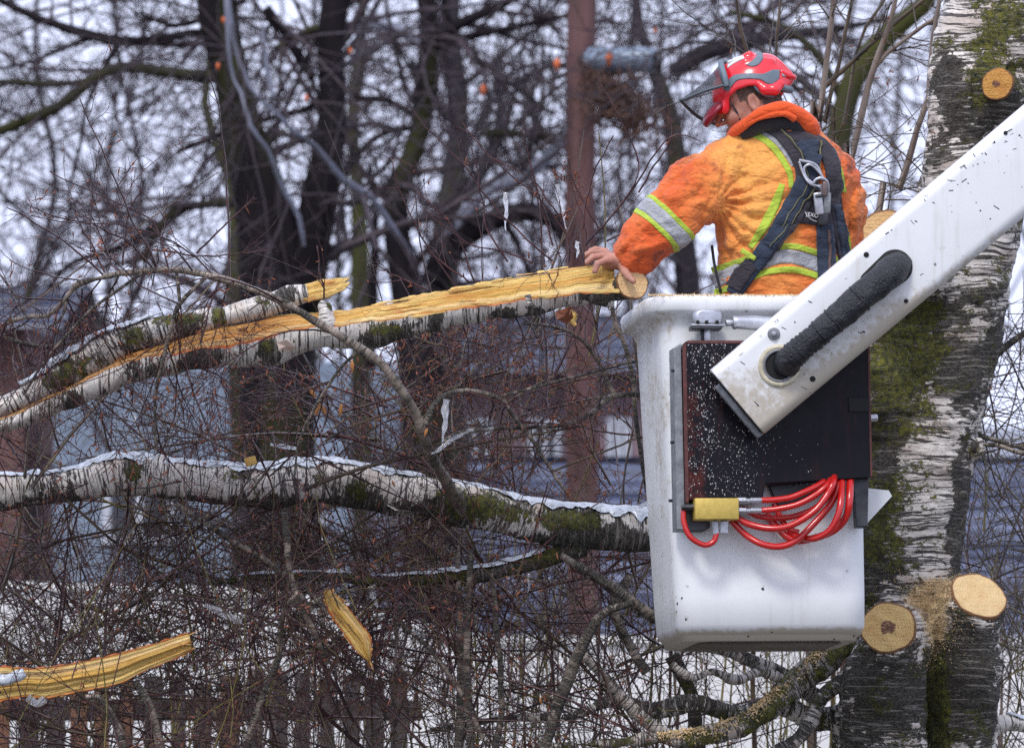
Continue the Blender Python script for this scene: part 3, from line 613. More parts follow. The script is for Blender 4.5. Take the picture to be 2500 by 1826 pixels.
bgtree('tree', 'thick dark forked trunk with mossy limbs reaching left', 38, [
    [(690, 1850, 108), (685, 1400, 98), (680, 1000, 92), (672, 720, 88), (645, 520, 72), (605, 360, 55), (565, 200, 46), (535, 60, 50), (515, -120, 46)],
    [(725, 760, 60), (765, 560, 50), (795, 400, 42), (812, 250, 36), (805, 100, 34), (835, -60, 34), (860, -160, 30)],
    [(560, 190, 17), (480, 186, 16), (400, 176, 16), (290, 165, 14), (220, 200, 13), (140, 262, 14), (50, 300, 13), (-80, 350, 12)],
    [(290, 170, 9), (200, 200, 9), (100, 205, 9), (-80, 195, 8)],
    [(580, 90, 12), (480, 80, 11), (380, 98, 12), (280, 100, 14), (180, 75, 13), (80, 40, 10), (-60, -30, 9)],
    [(560, 100, 9), (430, 110, 8), (300, 92, 7)], [(650, 20, 12), (700, 90, 12), (735, 150, 11), (770, 190, 9)],
    [(570, 495, 13), (500, 500, 12), (430, 515, 14), (380, 570, 13), (345, 640, 10)], [(430, 520, 9), (300, 600, 8), (180, 640, 7), (120, 700, 6)],
    [(800, 70, 12), (760, 75, 13), (715, 100, 10), (670, 120, 7)],
    [(545, -90, 5, -1.8), (565, 60, 6, -1.8), (592, 175, 5, -1.8), (630, 240, 5.5, -1.8), (668, 268, 5, -1.7), (715, 322, 6.5, -1.6), (765, 352, 6, -1.4), (840, 440, 8, -1), (905, 480, 8, -.8), (955, 552, 8, -.6), (1000, 620, 7, -.4)],
    [(548, -90, 4, -1.9), (555, 60, 5, -1.9), (566, 180, 4, -1.8), (592, 235, 4, -1.8), (612, 310, 5, -1.8), (655, 368, 5, -1.7), (690, 460, 6, -1.6), (728, 525, 6, -1.5), (742, 600, 5, -1.4)], [(640, 60, 5, -1.4), (650, 160, 6, -1.4), (668, 240, 5, -1.4)],
    [(600, 0, 9), (500, 45, 8), (420, 62, 7), (330, 30, 5)], [(820, 180, 10), (760, 260, 9), (690, 280, 8), (560, 320, 8), (430, 370, 5)]],
    M_bgA, 7, (1.0, 2.6), 21, 3.4, 2, extra=[None, M_bgM, M_bgM, None, None, None, M_bgM, None, M_bgM, M_pale_b, M_pale_b, M_pale_b])
bgtree('tree', 'dark leaning trunk with arching pale topped limbs left of the brown pole', 42, [
    [(1045, 1850, 75), (1042, 1300, 66), (1035, 960, 60), (1000, 740, 42), (972, 600, 32), (965, 500, 26), (1000, 400, 26), (1030, 300, 26), (1038, 180, 25), (1050, 60, 27), (1020, -120, 24)],
    [(960, 520, 22), (955, 470, 22), (975, 420, 20)], [(795, 60, 15), (860, 66, 16), (930, 62, 15), (985, 80, 13), (1030, 110, 12)],
    [(1060, 700, 40), (1090, 620, 34), (1160, 560, 30), (1260, 520, 26), (1340, 530, 22), (1390, 600, 18), (1420, 700, 15)],
    [(1050, 640, 12), (1110, 560, 16), (1180, 470, 18), (1280, 430, 18), (1350, 370, 15), (1400, 300, 12)],
    [(1180, 325, 10), (1280, 328, 10), (1350, 335, 9)], [(1010, 280, 10), (940, 245, 9), (860, 240, 8)], [(1020, 310, 9), (930, 330, 8), (850, 400, 8), (800, 470, 7)],
    [(1040, 110, 20), (1120, 60, 16), (1230, 10, 12), (1300, -40, 10)], [(1040, 120, 14), (1150, 90, 11), (1290, 60, 9), (1420, 30, 6)],
    [(1070, -40, 9), (1100, 60, 9), (1150, 130, 8), (1240, 200, 7), (1350, 280, 6)], [(900, 400, 6), (915, 500, 9), (912, 700, 12), (905, 900, 13)]],
    M_bgA, 6, (1.0, 2.6), 33, 3.4, 2, extra=[None, M_pale_b, M_bgA, M_pale_b, M_bgM])
bgtree('tree', 'grey mossy trunk standing behind the dark leaning one', 47, [[(1110, 1850, 50), (1100, 1200, 46), (1085, 800, 42), (1090, 560, 34), (1110, 420, 30), (1120, 250, 25), (1100, 60, 22), (1110, -120, 20)],
    [(1100, 500, 14), (1180, 420, 14), (1220, 300, 12), (1210, 150, 10)], [(1110, 300, 12), (1040, 220, 10), (1000, 150, 8)]], M_bgB, 5, (1, 2.8), 41, 3, 2)
bgtree('tree', 'slim grey green trunk between the two dark trees', 50, [[(890, 1850, 30), (885, 1200, 26), (880, 800, 24), (875, 500, 20), (860, 300, 16), (880, 100, 14), (890, -120, 12)]], M_bgM, 6, (1, 3), 45, 3, 2)
bgtree('tree', 'pale grey green trunk just left of the thick dark fork', 48, [[(590, 1850, 24), (585, 1100, 24), (570, 700, 20), (575, 500, 16), (540, 380, 14), (500, 260, 10), (520, 100, 8)], [(575, 470, 10), (620, 400, 12), (660, 340, 12), (700, 320, 9)]], M_bgM, 6, (1, 3), 49, 3, 2)
bgtree('tree', 'dim mossy trunk leaning behind the saplings', 34, [[(2020, 1850, 44), (2022, 1000, 40), (2024, 700, 36), (2030, 500, 34), (2048, 330, 30), (2085, 190, 26), (2160, 90, 26), (2240, 30, 22), (2300, -60, 18)],
    [(2060, 260, 10), (2000, 140, 10), (1900, 60, 8), (1780, 30, 6)]], M_bgM, 8, (.8, 2.0), 53, 4, 2)
bgtree('tree', 'low dark tree crossing behind the helmet', 44, [[(1700, 1850, 40), (1690, 900, 34), (1660, 500, 28), (1640, 300, 24), (1600, 180, 18), (1560, 60, 14), (1540, -120, 12)],
    [(1640, 180, 22), (1720, 130, 24), (1800, 110, 22), (1900, 90, 16), (2050, 70, 10), (2200, 40, 8)], [(1600, 140, 12), (1480, 180, 12), (1350, 160, 9), (1250, 210, 6)]], M_bgB, 9, (1, 2.6), 57)
r3 = np.random.default_rng(77)
lab = ['far bare tree with hazy crown at the left edge', 'far bare tree left of the thick dark fork', 'far bare tree behind the mossy left limb', 'far bare tree behind the fork gap', 'far bare tree between fork and leaning trunk',
       'far bare tree behind the brown pole', 'far bare tree right of the brown pole', 'far bare tree behind the helmet', 'far bare tree behind the white trunk', 'far bare tree seen past the right of the white trunk', 'far bare tree behind the saplings', 'far bare tree beyond the grey pole tank']
for k, (px_, d_, rr_) in enumerate([(60, 58, 12), (330, 66, 10), (210, 75, 9), (790, 72, 9), (930, 60, 9), (1330, 64, 9), (1500, 70, 9), (1790, 62, 9), (2330, 74, 10), (2560, 60, 12), (2150, 84, 9), (1580, 88, 10)]):
    dx = r3.normal(0, 30, 5).cumsum()
    thin = 5 if px_ > 1800 else 1
    bgtree('bare_tree', lab[k], d_, [[(px_, 1800, rr_ * 1.3), (px_ + dx[0], 1200, rr_), (px_ + dx[1], 800, rr_ * .9), (px_ + dx[2], 450, rr_ * .7), (px_ + dx[3], 150, rr_ * .6), (px_ + dx[4], -250, rr_ * .4)],
        [(px_ + dx[1], 760, rr_ * .55), (px_ + 120, 500, rr_ * .45), (px_ + 260, 250, rr_ * .35), (px_ + 300, -50, rr_ * .3)], [(px_ + dx[2], 600, rr_ * .55), (px_ - 140, 380, rr_ * .4), (px_ - 260, 130, rr_ * .3), (px_ - 330, -60, rr_ * .25)],
        [(px_ + dx[1], 900, rr_ * .4), (px_ - 200, 700, rr_ * .3), (px_ - 380, 640, rr_ * .2)]], M_bgB, 7 / (1 if thin == 1 else 2), (1.2, 4.0), 100 + k, 4 / (1 if thin == 1 else 1.5), 3, rmin=.009)
# reddish brown pole with grey tank, dead leaves caught below
pl = thing('utility_pole', 'tall reddish brown wooden pole behind the broken limb', 'pole', W(L(1425, 1826, 18))[0] * [1, 1, 0])
P3, Rr = bpoly([(1428, 2100, 42), (1422, 1400, 40), (1418, 800, 38), (1416, 400, 36), (1420, 0, 36), (1422, -250, 35)], 38); V, F, bc = tube(P3, Rr, 20, .006, 4, 3); MB().add(V, F, bc=bc).build('pole_shaft', barkbg('brown_pole', (.115, .062, .06), (.07, .05, .045), .3), pl)
V, F = rod(L(1432, 146, 17.75), L(1600, 148, 17.6), .074, 24, .35); MB().add(V, F).build('tank', simple('blue_grey_metal', (.20, .25, .32), .35, .2, .2, 3), pl)
V, F = rod(L(1600, 148, 17.6), L(1618, 148, 17.6), .066, 24, .35); MB().add(V, F).build('tank_cap', M_dsteel, pl)
V, F = rod(L(1420, 146, 17.95), L(1445, 146, 17.7), .03, 12); MB().add(V, F).build('bracket', M_dsteel, pl)
mb = MB(); a_ = []
for k in range(420):
    u_ = abs(r3.normal(0, 1)); c = L(1450 + 62 * u_ + r3.normal(0, 22), 215 + 30 * u_ + r3.normal(0, 30), 17.6 + r3.normal(0, .12)); c[2] += -.2 * abs((c[0] - .45)) ; t_ = r3.normal(size=3); t_ /= np.linalg.norm(t_); a_.append([c + t_ * q for q in np.linspace(-.07, .07, 5)])
V, F, bc = twigmesh(A(a_) + r3.normal(0, .006, (420, 5, 3)), np.full((420, 5), .006), 3); tag(mk('leaf_clump', W(V), F, simple('brown_dead_foliage', (.10, .05, .035), .9, 0, .4, 9), attrs={'bc': bc}), 'brown nest-like clump of dead foliage under the grey tank', 'dead foliage', kind='stuff')
# orange dead leaves still hanging on far branches
LLB = ['on the thick dark trunk near the mossy limb', 'right of the forked trunk above the pale branch', 'between the leaning trunk and the brown pole', 'on top of the grey tank', 'just left of the brown pole', 'at the left end of the grey tank', 'below the fork above its right leader', 'at the very top of the thick dark trunk', 'at the top left of the thick dark trunk', 'far above the grey tank near the top edge', 'low at the left above the split limb']
OR = [(532, 152), (855, 115), (1180, 205), (1487, 125), (1360, 140), (1440, 155), (748, 230), (545, 40), (490, 50), (1600, 65), (245, 580)]
for k, (x_, y_) in enumerate(OR):
    c = L(x_, y_, 14 + (k % 3) * 2); s_ = .025; q = A([[0, 0, 0], [.4, .12, -.5], [0, .2, -1.6], [-.4, .12, -.6]]) * s_ * (2.2 if k in (3, 4, 2) else 1.2)
    th = A([0, .002, 0]); V = np.vstack([c + q, c + q + th]); F = [A([[0, 1, 2, 3], [7, 6, 5, 4], [0, 4, 5, 1], [1, 5, 6, 2], [2, 6, 7, 3], [3, 7, 4, 0]])]
    tag(mk('leaf', W(V), F, simple('orange_leaf%d' % k, (.55, .12, .03), .6, 0, .2, 30)), 'small orange dead leaf hanging blurred ' + LLB[k], 'leaf', 'orange leaves among the far branches')
# ---------------------------------------------------------------- the big birch (trunk, limbs, cut stubs)
def fpoly(pts, n=40):
    P3 = A([L(p[0], p[1], p[3] if len(p) > 3 else 0) for p in pts]); r_ = A([p[2] * (20 + (p[3] if len(p) > 3 else 0)) / FPX for p in pts])
    C = crom(np.hstack([P3, r_[:, None]]), n); return C[:, :3], np.maximum(C[:, 3], .0015)
def blobs(V, lst):
    x, y = topx(V); o = np.zeros(len(V))
    for bx, by, rx, ry, a in lst: o += a * np.exp(-(((x - bx) / rx) ** 2 + ((y - by) / ry) ** 2))
    return o
base = W(L(2255, 1826, .95))[0]; base[2] = 0
T_ = thing('birch_tree', 'big mossy white barked birch trunk with freshly cut stubs beside the lift bucket', 'tree', base)
MOSS = [(2180, 880, 80, 150, .20), (2130, 1150, 80, 260, .08), (2260, 800, 60, 120, .18), (2450, 60, 60, 60, .22), (2420, 180, 80, 70, .12), (2330, 1230, 30, 200, -.1), (2150, 1300, 60, 120, .1), (2290, 1750, 25, 160, .35), (2400, 850, 60, 200, .02)]
DARK = [(2250, 1730, 260, 110, .10), (2360, 1600, 80, 60, .18), (2110, 1250, 50, 200, .16), (2200, 1000, 60, 80, .1), (2318, 200, 26, 100, .22), (2440, 270, 50, 50, .2), (2390, 340, 50, 40, .12), (2380, 60, 90, 90, -.14), (2340, 900, 80, 90, .18), (2350, 1250, 26, 330, .22), (2250, 1200, 60, 110, -.25), (2230, 1330, 80, 50, -.08), (2300, 1060, 80, 60, -.14), (2370, 80, 50, 60, -.15), (2330, 420, 40, 60, -.1),
        (2400, 640, 60, 100, -.14), (2150, 1120, 60, 160, .16), (2140, 1380, 80, 60, .1), (2180, 1700, 90, 100, .1), (2120, 1680, 30, 120, .12), (2240, 1680, 60, 60, .1), (2470, 900, 40, 300, .05), (2420, 740, 30, 120, .1)]
BV = []
def barkpiece(P3, r_, name, mat_, parent, sides=48, lump=.01, lscale=5, seed=0, dk=0, ms=0, bl=True, caps=True, extra=None):
    V, F, bc = tube(P3, r_, sides, lump, lscale, seed, caps)
    if extra is not None: V = extra(V)
    BV.append(V)
    am = blobs(V, MOSS) + ms if bl else np.full(len(V), ms * 1.0); ad = blobs(V, DARK) + dk if bl else np.full(len(V), dk * 1.0)
    return MB().add(V, F, bc=bc, am=am, ad=ad).build(name, mat_, parent)
def cutdisc(c, nrm, r_, name, mat_, parent, squash=1.0, up=(0, 0, 1), thick=.013, seed=0):
    nrm = A(nrm, float) / np.linalg.norm(nrm); u = np.cross(nrm, up); u /= np.linalg.norm(u); v = np.cross(u, nrm); rr = np.linspace(0, 1, 14); th = np.linspace(0, 2 * np.pi, 60, endpoint=False)
    wob = .985 + .04 * np.sin(2 * th + seed) + .022 * np.sin(5 * th + 2 * seed) + .008 * np.sin(13 * th + seed)
    top = [A(c) + nrm * (thick * (1 - .15 * q) + .0) + (u * np.cos(th)[:, None] + v * squash * np.sin(th)[:, None]) * (r_ * max(q, .001) * wob)[:, None] for q in rr]
    rings = top + [A(c) - nrm * .006 + (u * np.cos(th)[:, None] + v * squash * np.sin(th)[:, None]) * (r_ * wob)[:, None]]
    V, F = loft(rings, cap=(True, False)); ad = np.concatenate([np.repeat(rr, 60), np.full(60, 1.0), [0.0]])
    V[:14 * 60] += nrm * (.002 * snoise(V[:14 * 60], 30, seed))[:, None]
    return MB().add(V, F, ad=ad, bc=V).build(name, mat_, parent)
c1 = L(2170, 1534, .43); n1 = A([-.28, -.88, .38]); n1 /= np.linalg.norm(n1); c2 = L(2387, 1458, .60); n2 = A([.36, -.66, .66]); n2 /= np.linalg.norm(n2)
c3 = L(2437, 206, .70); n3 = A([-.35, -.93, .05]); n3 /= np.linalg.norm(n3); c4 = L(2160, 585, .55); n4 = A([-.45, -.85, .25]); n4 /= np.linalg.norm(n4)
gz = invW(A([[L(2245, 1826, .95)[0], 20.95, -.1]]))[0]; tkf = Field(L(1990, 1826, .2) * [1, 0, 0] + [0, .24, gz[2] - .02], L(2640, -560, 0) * [1, 0, 1] + [.05, 1.36, 0], .0095)
def fch(pts, n, k=.06): P3, Rr = fpoly(pts, n); tkf.chain([(a, b) for a, b in zip(P3, Rr)], k)
tr_ = [(2240, 2600, 200, .98), (2245, 1826, 130, 1.0), (2225, 1620, 132, .98), (2192, 1430, 141, .95), (2205, 1250, 143, .95), (2227, 1080, 147, .95), (2268, 900, 143, .95), (2322, 720, 131, .95), (2368, 520, 123, .95), (2394, 380, 126, .95), (2430, 230, 132, .95), (2446, 100, 138, .95), (2456, -60, 142, .95), (2470, -540, 135, .95)]
P3, Rr = fpoly(tr_, 34); tkf.chain([(A([P3[0][0], .95, gz[2] - .1]), .32)] + [(a, b) for a, b in zip(P3, Rr)], .05)
fch([(2340, 560, 44, .85), (2322, 440, 50, .82), (2345, 330, 46, .84), (2370, 240, 52, .8), (2420, 215, 46, .76)], 9, .08); fch([(2345, 330, 38, .84), (2330, 200, 32, .84), (2334, 60, 28, .88)], 6, .08)
for pts, c_, n_, rr in (([(2250, 2300, 90, .72), (2170, 1960, 100, .66), (2155, 1760, 98, .60), (2158, 1650, 94, .55)], c1, n1, .0975), ([(2340, 2300, 88, .84), (2346, 1950, 82, .78), (2350, 1760, 76, .72), (2364, 1620, 78, .67)], c2, n2, .107)):
    P3, Rr = fpoly(pts, 9); tkf.chain([(a, b) for a, b in zip(P3, Rr)] + [(c_ - n_ * .10, rr), (c_ + n_ * .06, rr)], .05)
for c_, b_, rr in ((c3, c3 + A([.05, .2, -.08]), .050), (c4, L(2300, 700, .95), .092)): tkf.cone(b_, c_ - n3 * .03 if rr < .06 else c_ + n4 * .05, rr * 1.45, rr, .05)
tkf.cone(c3 - n3 * .03, c3 + n3 * .05, .051, .051, .02)
fch([(2110, 2300, 70, .74), (2085, 1900, 52, .72), (2080, 1760, 40, .70), (2090, 1640, 30, .70)], 7, .04); fch([(2150, 980, 50, .80), (2130, 900, 40, .80), (2160, 800, 40, .84)], 5, .1); fch([(2380, 1090, 22, .9), (2392, 1092, 17, .86)], 3, .03)
for c_, n_, rr in ((c1, n1, .13), (c2, n2, .14), (c3, n3, .08), (c4, n4, .14)):
    u_ = np.cross(n_, [0, 0, 1.]); u_ /= np.linalg.norm(u_); tkf.box(c_ + n_ * .1, (rr, rr, .1), A([u_, np.cross(u_, n_), n_]), .002, .004, 'sub')
tkf.displace(lambda g: .011 * snoise(g, 3.2, 5) + .007 * snoise(g * [1, 1, 2.2], 9, 6) + .004 * snoise(g * [1, 1, 3.5], 22, 7) + .0025 * np.abs(snoise(g * [1, 1, 5], 40, 8)))
V, F = tkf.mesh(); DUST = [(2285, 1530, 42, 75, .75), (2300, 1435, 95, 32, .75), (2240, 1470, 60, 25, .5), (2110, 1600, 40, 30, .4)]
bcv = V + .02 * np.stack([snoise(V, 5, 1), snoise(V, 5, 2), .5 * snoise(V, 4, 3)], 1); TRV = V
trunk_o = MB().add(V, F, bc=bcv, am=blobs(V, MOSS), ad=blobs(V, DARK), du=blobs(V, DUST)).build('trunk', M_birch_rough, T_)
cutdisc(c1, n1, .0885, 'cut_face', M_cut, T_, 1.0, seed=1); cutdisc(c2, n2, .0955, 'cut_face', M_cut_fresh, T_, 1.0, seed=2)
cutdisc(c3, n3, .052, 'cut_face', cutface('cut_end_orange', (.60, .30, .06), True, .0), T_, 1.0, seed=3); cutdisc(c4, n4, .093, 'cut_face', M_cut_plain, T_, 1.0, seed=5)
# small snag on the right side
P3, Rr = fpoly([(2350, 1085, 20, .9), (2372, 1090, 17, .86), (2385, 1092, 13, .84)], 8); barkpiece(P3, Rr, 'snag', M_birch_moss, T_, 14, .003, 20, 4, .3)
# lower horizontal limb
LOW = [(2190, 1330, 48, 1.02), (2080, 1330, 52, .95), (1960, 1328, 54, .82), (1760, 1318, 54, .68), (1590, 1297, 54, .55), (1400, 1287, 53, .5), (1280, 1266, 50, .48), (1130, 1233, 52, .45), (1000, 1208, 49, .42), (850, 1182, 54, .4), (750, 1176, 55, .38), (640, 1188, 52, .36), (520, 1181, 50, .34), (430, 1171, 47, .33), (300, 1160, 52, .32), (205, 1180, 42, .31), (100, 1196, 41, .3), (-60, 1200, 42, .28), (-600, 1190, 40, .2), (-1200, 1080, 30, .0)]
P3, Rr = fpoly(LOW, 560); lowP, lowR = P3, Rr
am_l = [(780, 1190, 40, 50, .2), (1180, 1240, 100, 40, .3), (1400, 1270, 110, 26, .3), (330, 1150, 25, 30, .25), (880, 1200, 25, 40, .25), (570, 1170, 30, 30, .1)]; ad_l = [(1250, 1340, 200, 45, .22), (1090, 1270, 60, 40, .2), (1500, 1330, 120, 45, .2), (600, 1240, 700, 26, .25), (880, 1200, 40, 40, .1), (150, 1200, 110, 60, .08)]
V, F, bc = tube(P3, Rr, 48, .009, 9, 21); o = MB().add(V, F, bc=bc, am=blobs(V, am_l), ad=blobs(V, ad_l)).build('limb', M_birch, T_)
def ice_top(P3, Rr, a0, a1, name, parent, seed=0, mat_=None, th=.0055, span=(-44, 42)):
    """crust of clear ice lying over the upper side of a branch between path fractions a0..a1"""
    n = len(P3); i0, i1 = int(a0 * n), int(a1 * n); P_ = P3[i0:i1]; r_ = Rr[i0:i1]; m = 16; T, _, _ = frames(P_)
    up = A([0.0, 0, 1]) - T * T[:, 2:3]; up /= np.linalg.norm(up, axis=1)[:, None]; sd = np.cross(T, up); k = np.linspace(0, 1, len(P_))
    lo = np.radians(span[0] + 26 * snoise(P_ * [1, 0, 0], 5, seed) + 13 * snoise(P_, 30, seed + 2) + 4 * snoise(P_, 90, seed + 5)); hi = np.radians(span[1] + 10 * snoise(P_, 9, seed + 1)); env = np.sin(np.pi * np.clip(k, .0, 1)) ** .25
    th_ = (lo * env)[:, None] + ((hi - lo) * env)[:, None] * np.linspace(0, 1, m)[None]; s_ = 1 if (sd[0, 1] < 0) else -1   # lo side faces the camera
    D = up[:, None] * np.cos(th_)[..., None] - sd[:, None] * s_ * np.sin(th_)[..., None]; edge = np.sin(np.pi * np.linspace(0, 1, m)) ** .4
    G = P_[:, None] + D * (r_[:, None, None] + .0058); V, F = sheet(G, D * (edge[None, :, None] * np.clip(.75 + .9 * snoise(G, 26, seed + 4), .05, 2)[..., None]), th)
    return MB().add(V, F).build(name, mat_ or M_ice, parent)
ice_top(P3, Rr, .13, .36, 'ice_crust', o, 3); ice_top(P3, Rr, .37, .70, 'ice_crust', o, 4, th=.0045); ice_top(P3, Rr, .70, .80, 'ice_crust', o, 5)
limb_low = o
# hanging flake of bark under the limb
def flake(pts, w0, name, mat_, parent, th=.004, curl=.02):
    q = A([L(x, y, w0) for x, y in pts]); c = q.mean(0); n = len(q); front = q + A([0, -curl, 0]) * np.sin(np.arange(n) * 1.7)[:, None]; V = np.vstack([front, front + A([0, th, 0]), [c + A([0, -.008, 0])], [c + A([0, th, 0])]])
    i = np.arange(n); j = (i + 1) % n; F3 = np.concatenate([np.stack([i, j, np.full(n, 2 * n)], 1), np.stack([j + n, i + n, np.full(n, 2 * n + 1)], 1)]); F4 = np.stack([i, i + n, j + n, j], 1)
    return MB().add(V, [F3[:, ::-1], F4[:, ::-1]], bc=V, am=np.zeros(len(V)), ad=np.zeros(len(V))).build(name, mat_, parent, smooth=False)
flake([(940, 1230), (985, 1245), (1010, 1250), (1000, 1258), (965, 1245)], .2, 'bark_flake', M_birch, limb_low)
# secondary iced branch below the limb, then the ones low at the trunk
def branch(pts, name, mat_, parent, n=60, sides=16, lump=.002, seed=0, ms=0, dk=0, lscale=22):
    P3, Rr = fpoly(pts, n); V, F, bc = tube(P3, Rr, sides, lump, lscale, seed); return MB().add(V, F, bc=bc, am=np.full(len(V), ms * 1.), ad=np.full(len(V), dk * 1.)).build(name, mat_, parent), P3, Rr
br = []
def B_(pts, ms=0, dk=0, mat_=None, seed=0, n=60, ic=None, sides=16, lump=.003, lscale=14, parent=None):
    o, P3, Rr = branch(pts, 'branch', mat_ or M_birch_moss, parent or T_, n, sides, lump, seed, ms, dk, lscale); br.append((P3, Rr))
    if ic:
        for q in ic: ice_top(P3, Rr, q[0], q[1], 'ice_crust', o, seed, th=.004)
    return o
B_([(1420, 1330, 30, .5), (1370, 1352, 22, .48), (1300, 1372, 20, .45), (1190, 1400, 19, .42), (1050, 1412, 17, .4), (930, 1420, 13, .38), (800, 1408, 11, .36), (640, 1410, 8, .35), (480, 1425, 5, .33)], .1, .12, seed=31, ic=[(.1, .55), (.6, .9)])
B_([(2080, 1560, 38, .8), (2040, 1590, 37, .7), (1960, 1650, 35, .62), (1880, 1720, 30, .55), (1800, 1775, 27, .5), (1690, 1800, 20, .45), (1560, 1806, 13, .42), (1440, 1815, 9, .4), (1300, 1830, 7, .4)], .12, -.06, seed=32, lump=.012, lscale=16)
B_([(1990, 1700, 22, .75), (1900, 1640, 17, .7), (1830, 1610, 17, .66), (1770, 1585, 16, .62), (1700, 1570, 14, .6), (1620, 1520, 12, .62), (1560, 1490, 11, .64), (1480, 1430, 9, .66), (1400, 1380, 8, .7)], 0, .02, seed=33)
B_([(2090, 1745, 30, .7), (1990, 1756, 28, .72), (1900, 1722, 27, .66), (1800, 1742, 23, .66), (1700, 1712, 21, .60), (1600, 1730, 19, .62), (1500, 1708, 14, .6), (1400, 1748, 11, .56), (1250, 1752, 8, .6), (1050, 1780, 6, .6)], .06, .10, M_birch, 34, lump=.009, lscale=9)
B_([(2080, 1640, 22, .62), (2010, 1700, 20, .56), (1960, 1790, 18, .52), (1880, 1850, 16, .5)], .03, .04, M_birch_moss, 41, lump=.006)
B_([(1930, 1668, 13, .6), (1860, 1640, 12, .55), (1800, 1660, 11, .5), (1740, 1640, 9, .48), (1690, 1655, 8, .46), (1640, 1620, 6, .46)], 0, -.02, M_birch_moss, 42, lump=.005)
B_([(1650, 1800, 13, .45), (1590, 1770, 16, .44), (1530, 1715, 15, .43), (1490, 1670, 14, .42), (1455, 1630, 13, .41), (1425, 1600, 11, .4)], 0, -.02, M_birch_moss, 35)
B_([(2400, 1790, 26, 1.0), (2450, 1765, 20, 1.0), (2520, 1772, 18, 1.05), (2700, 1790, 16, 1.1)], 0, .0, M_birch, 36, ic=[(.2, .8)])
B_([(1640, 1600, 18, .9), (1690, 1700, 16, .9), (1700, 1800, 20, .9), (1720, 2000, 24, .9)], .05, .3, M_birch_moss, 38)
# thin arched branch rising off the limb
ARCH = [(1142, 1262, 26, .44), (1118, 1225, 20, .37), (1092, 1180, 15, .24), (1060, 1125, 12.5, .02), (1035, 1070, 12, -.12), (1015, 1010, 12, -.18), (985, 960, 12.5, -.22), (945, 905, 11.5, -.24), (900, 865, 11, -.25), (820, 815, 10.5, -.26), (730, 760, 10, -.27), (640, 715, 10, -.27), (560, 688, 9, -.27), (500, 670, 8, -.26), (440, 660, 8, -.25), (370, 660, 8, -.24), (300, 668, 8, -.22), (240, 680, 7, -.2), (190, 695, 7, -.18), (160, 730, 6, -.16), (120, 768, 6, -.14), (60, 775, 5, -.12), (-30, 805, 5, -.1)]
arch, archP, archR = branch(ARCH, 'arched_branch', M_limbthin, T_, 220, 14, .0034, 40, .04, .0, 24); br.append((archP, archR))
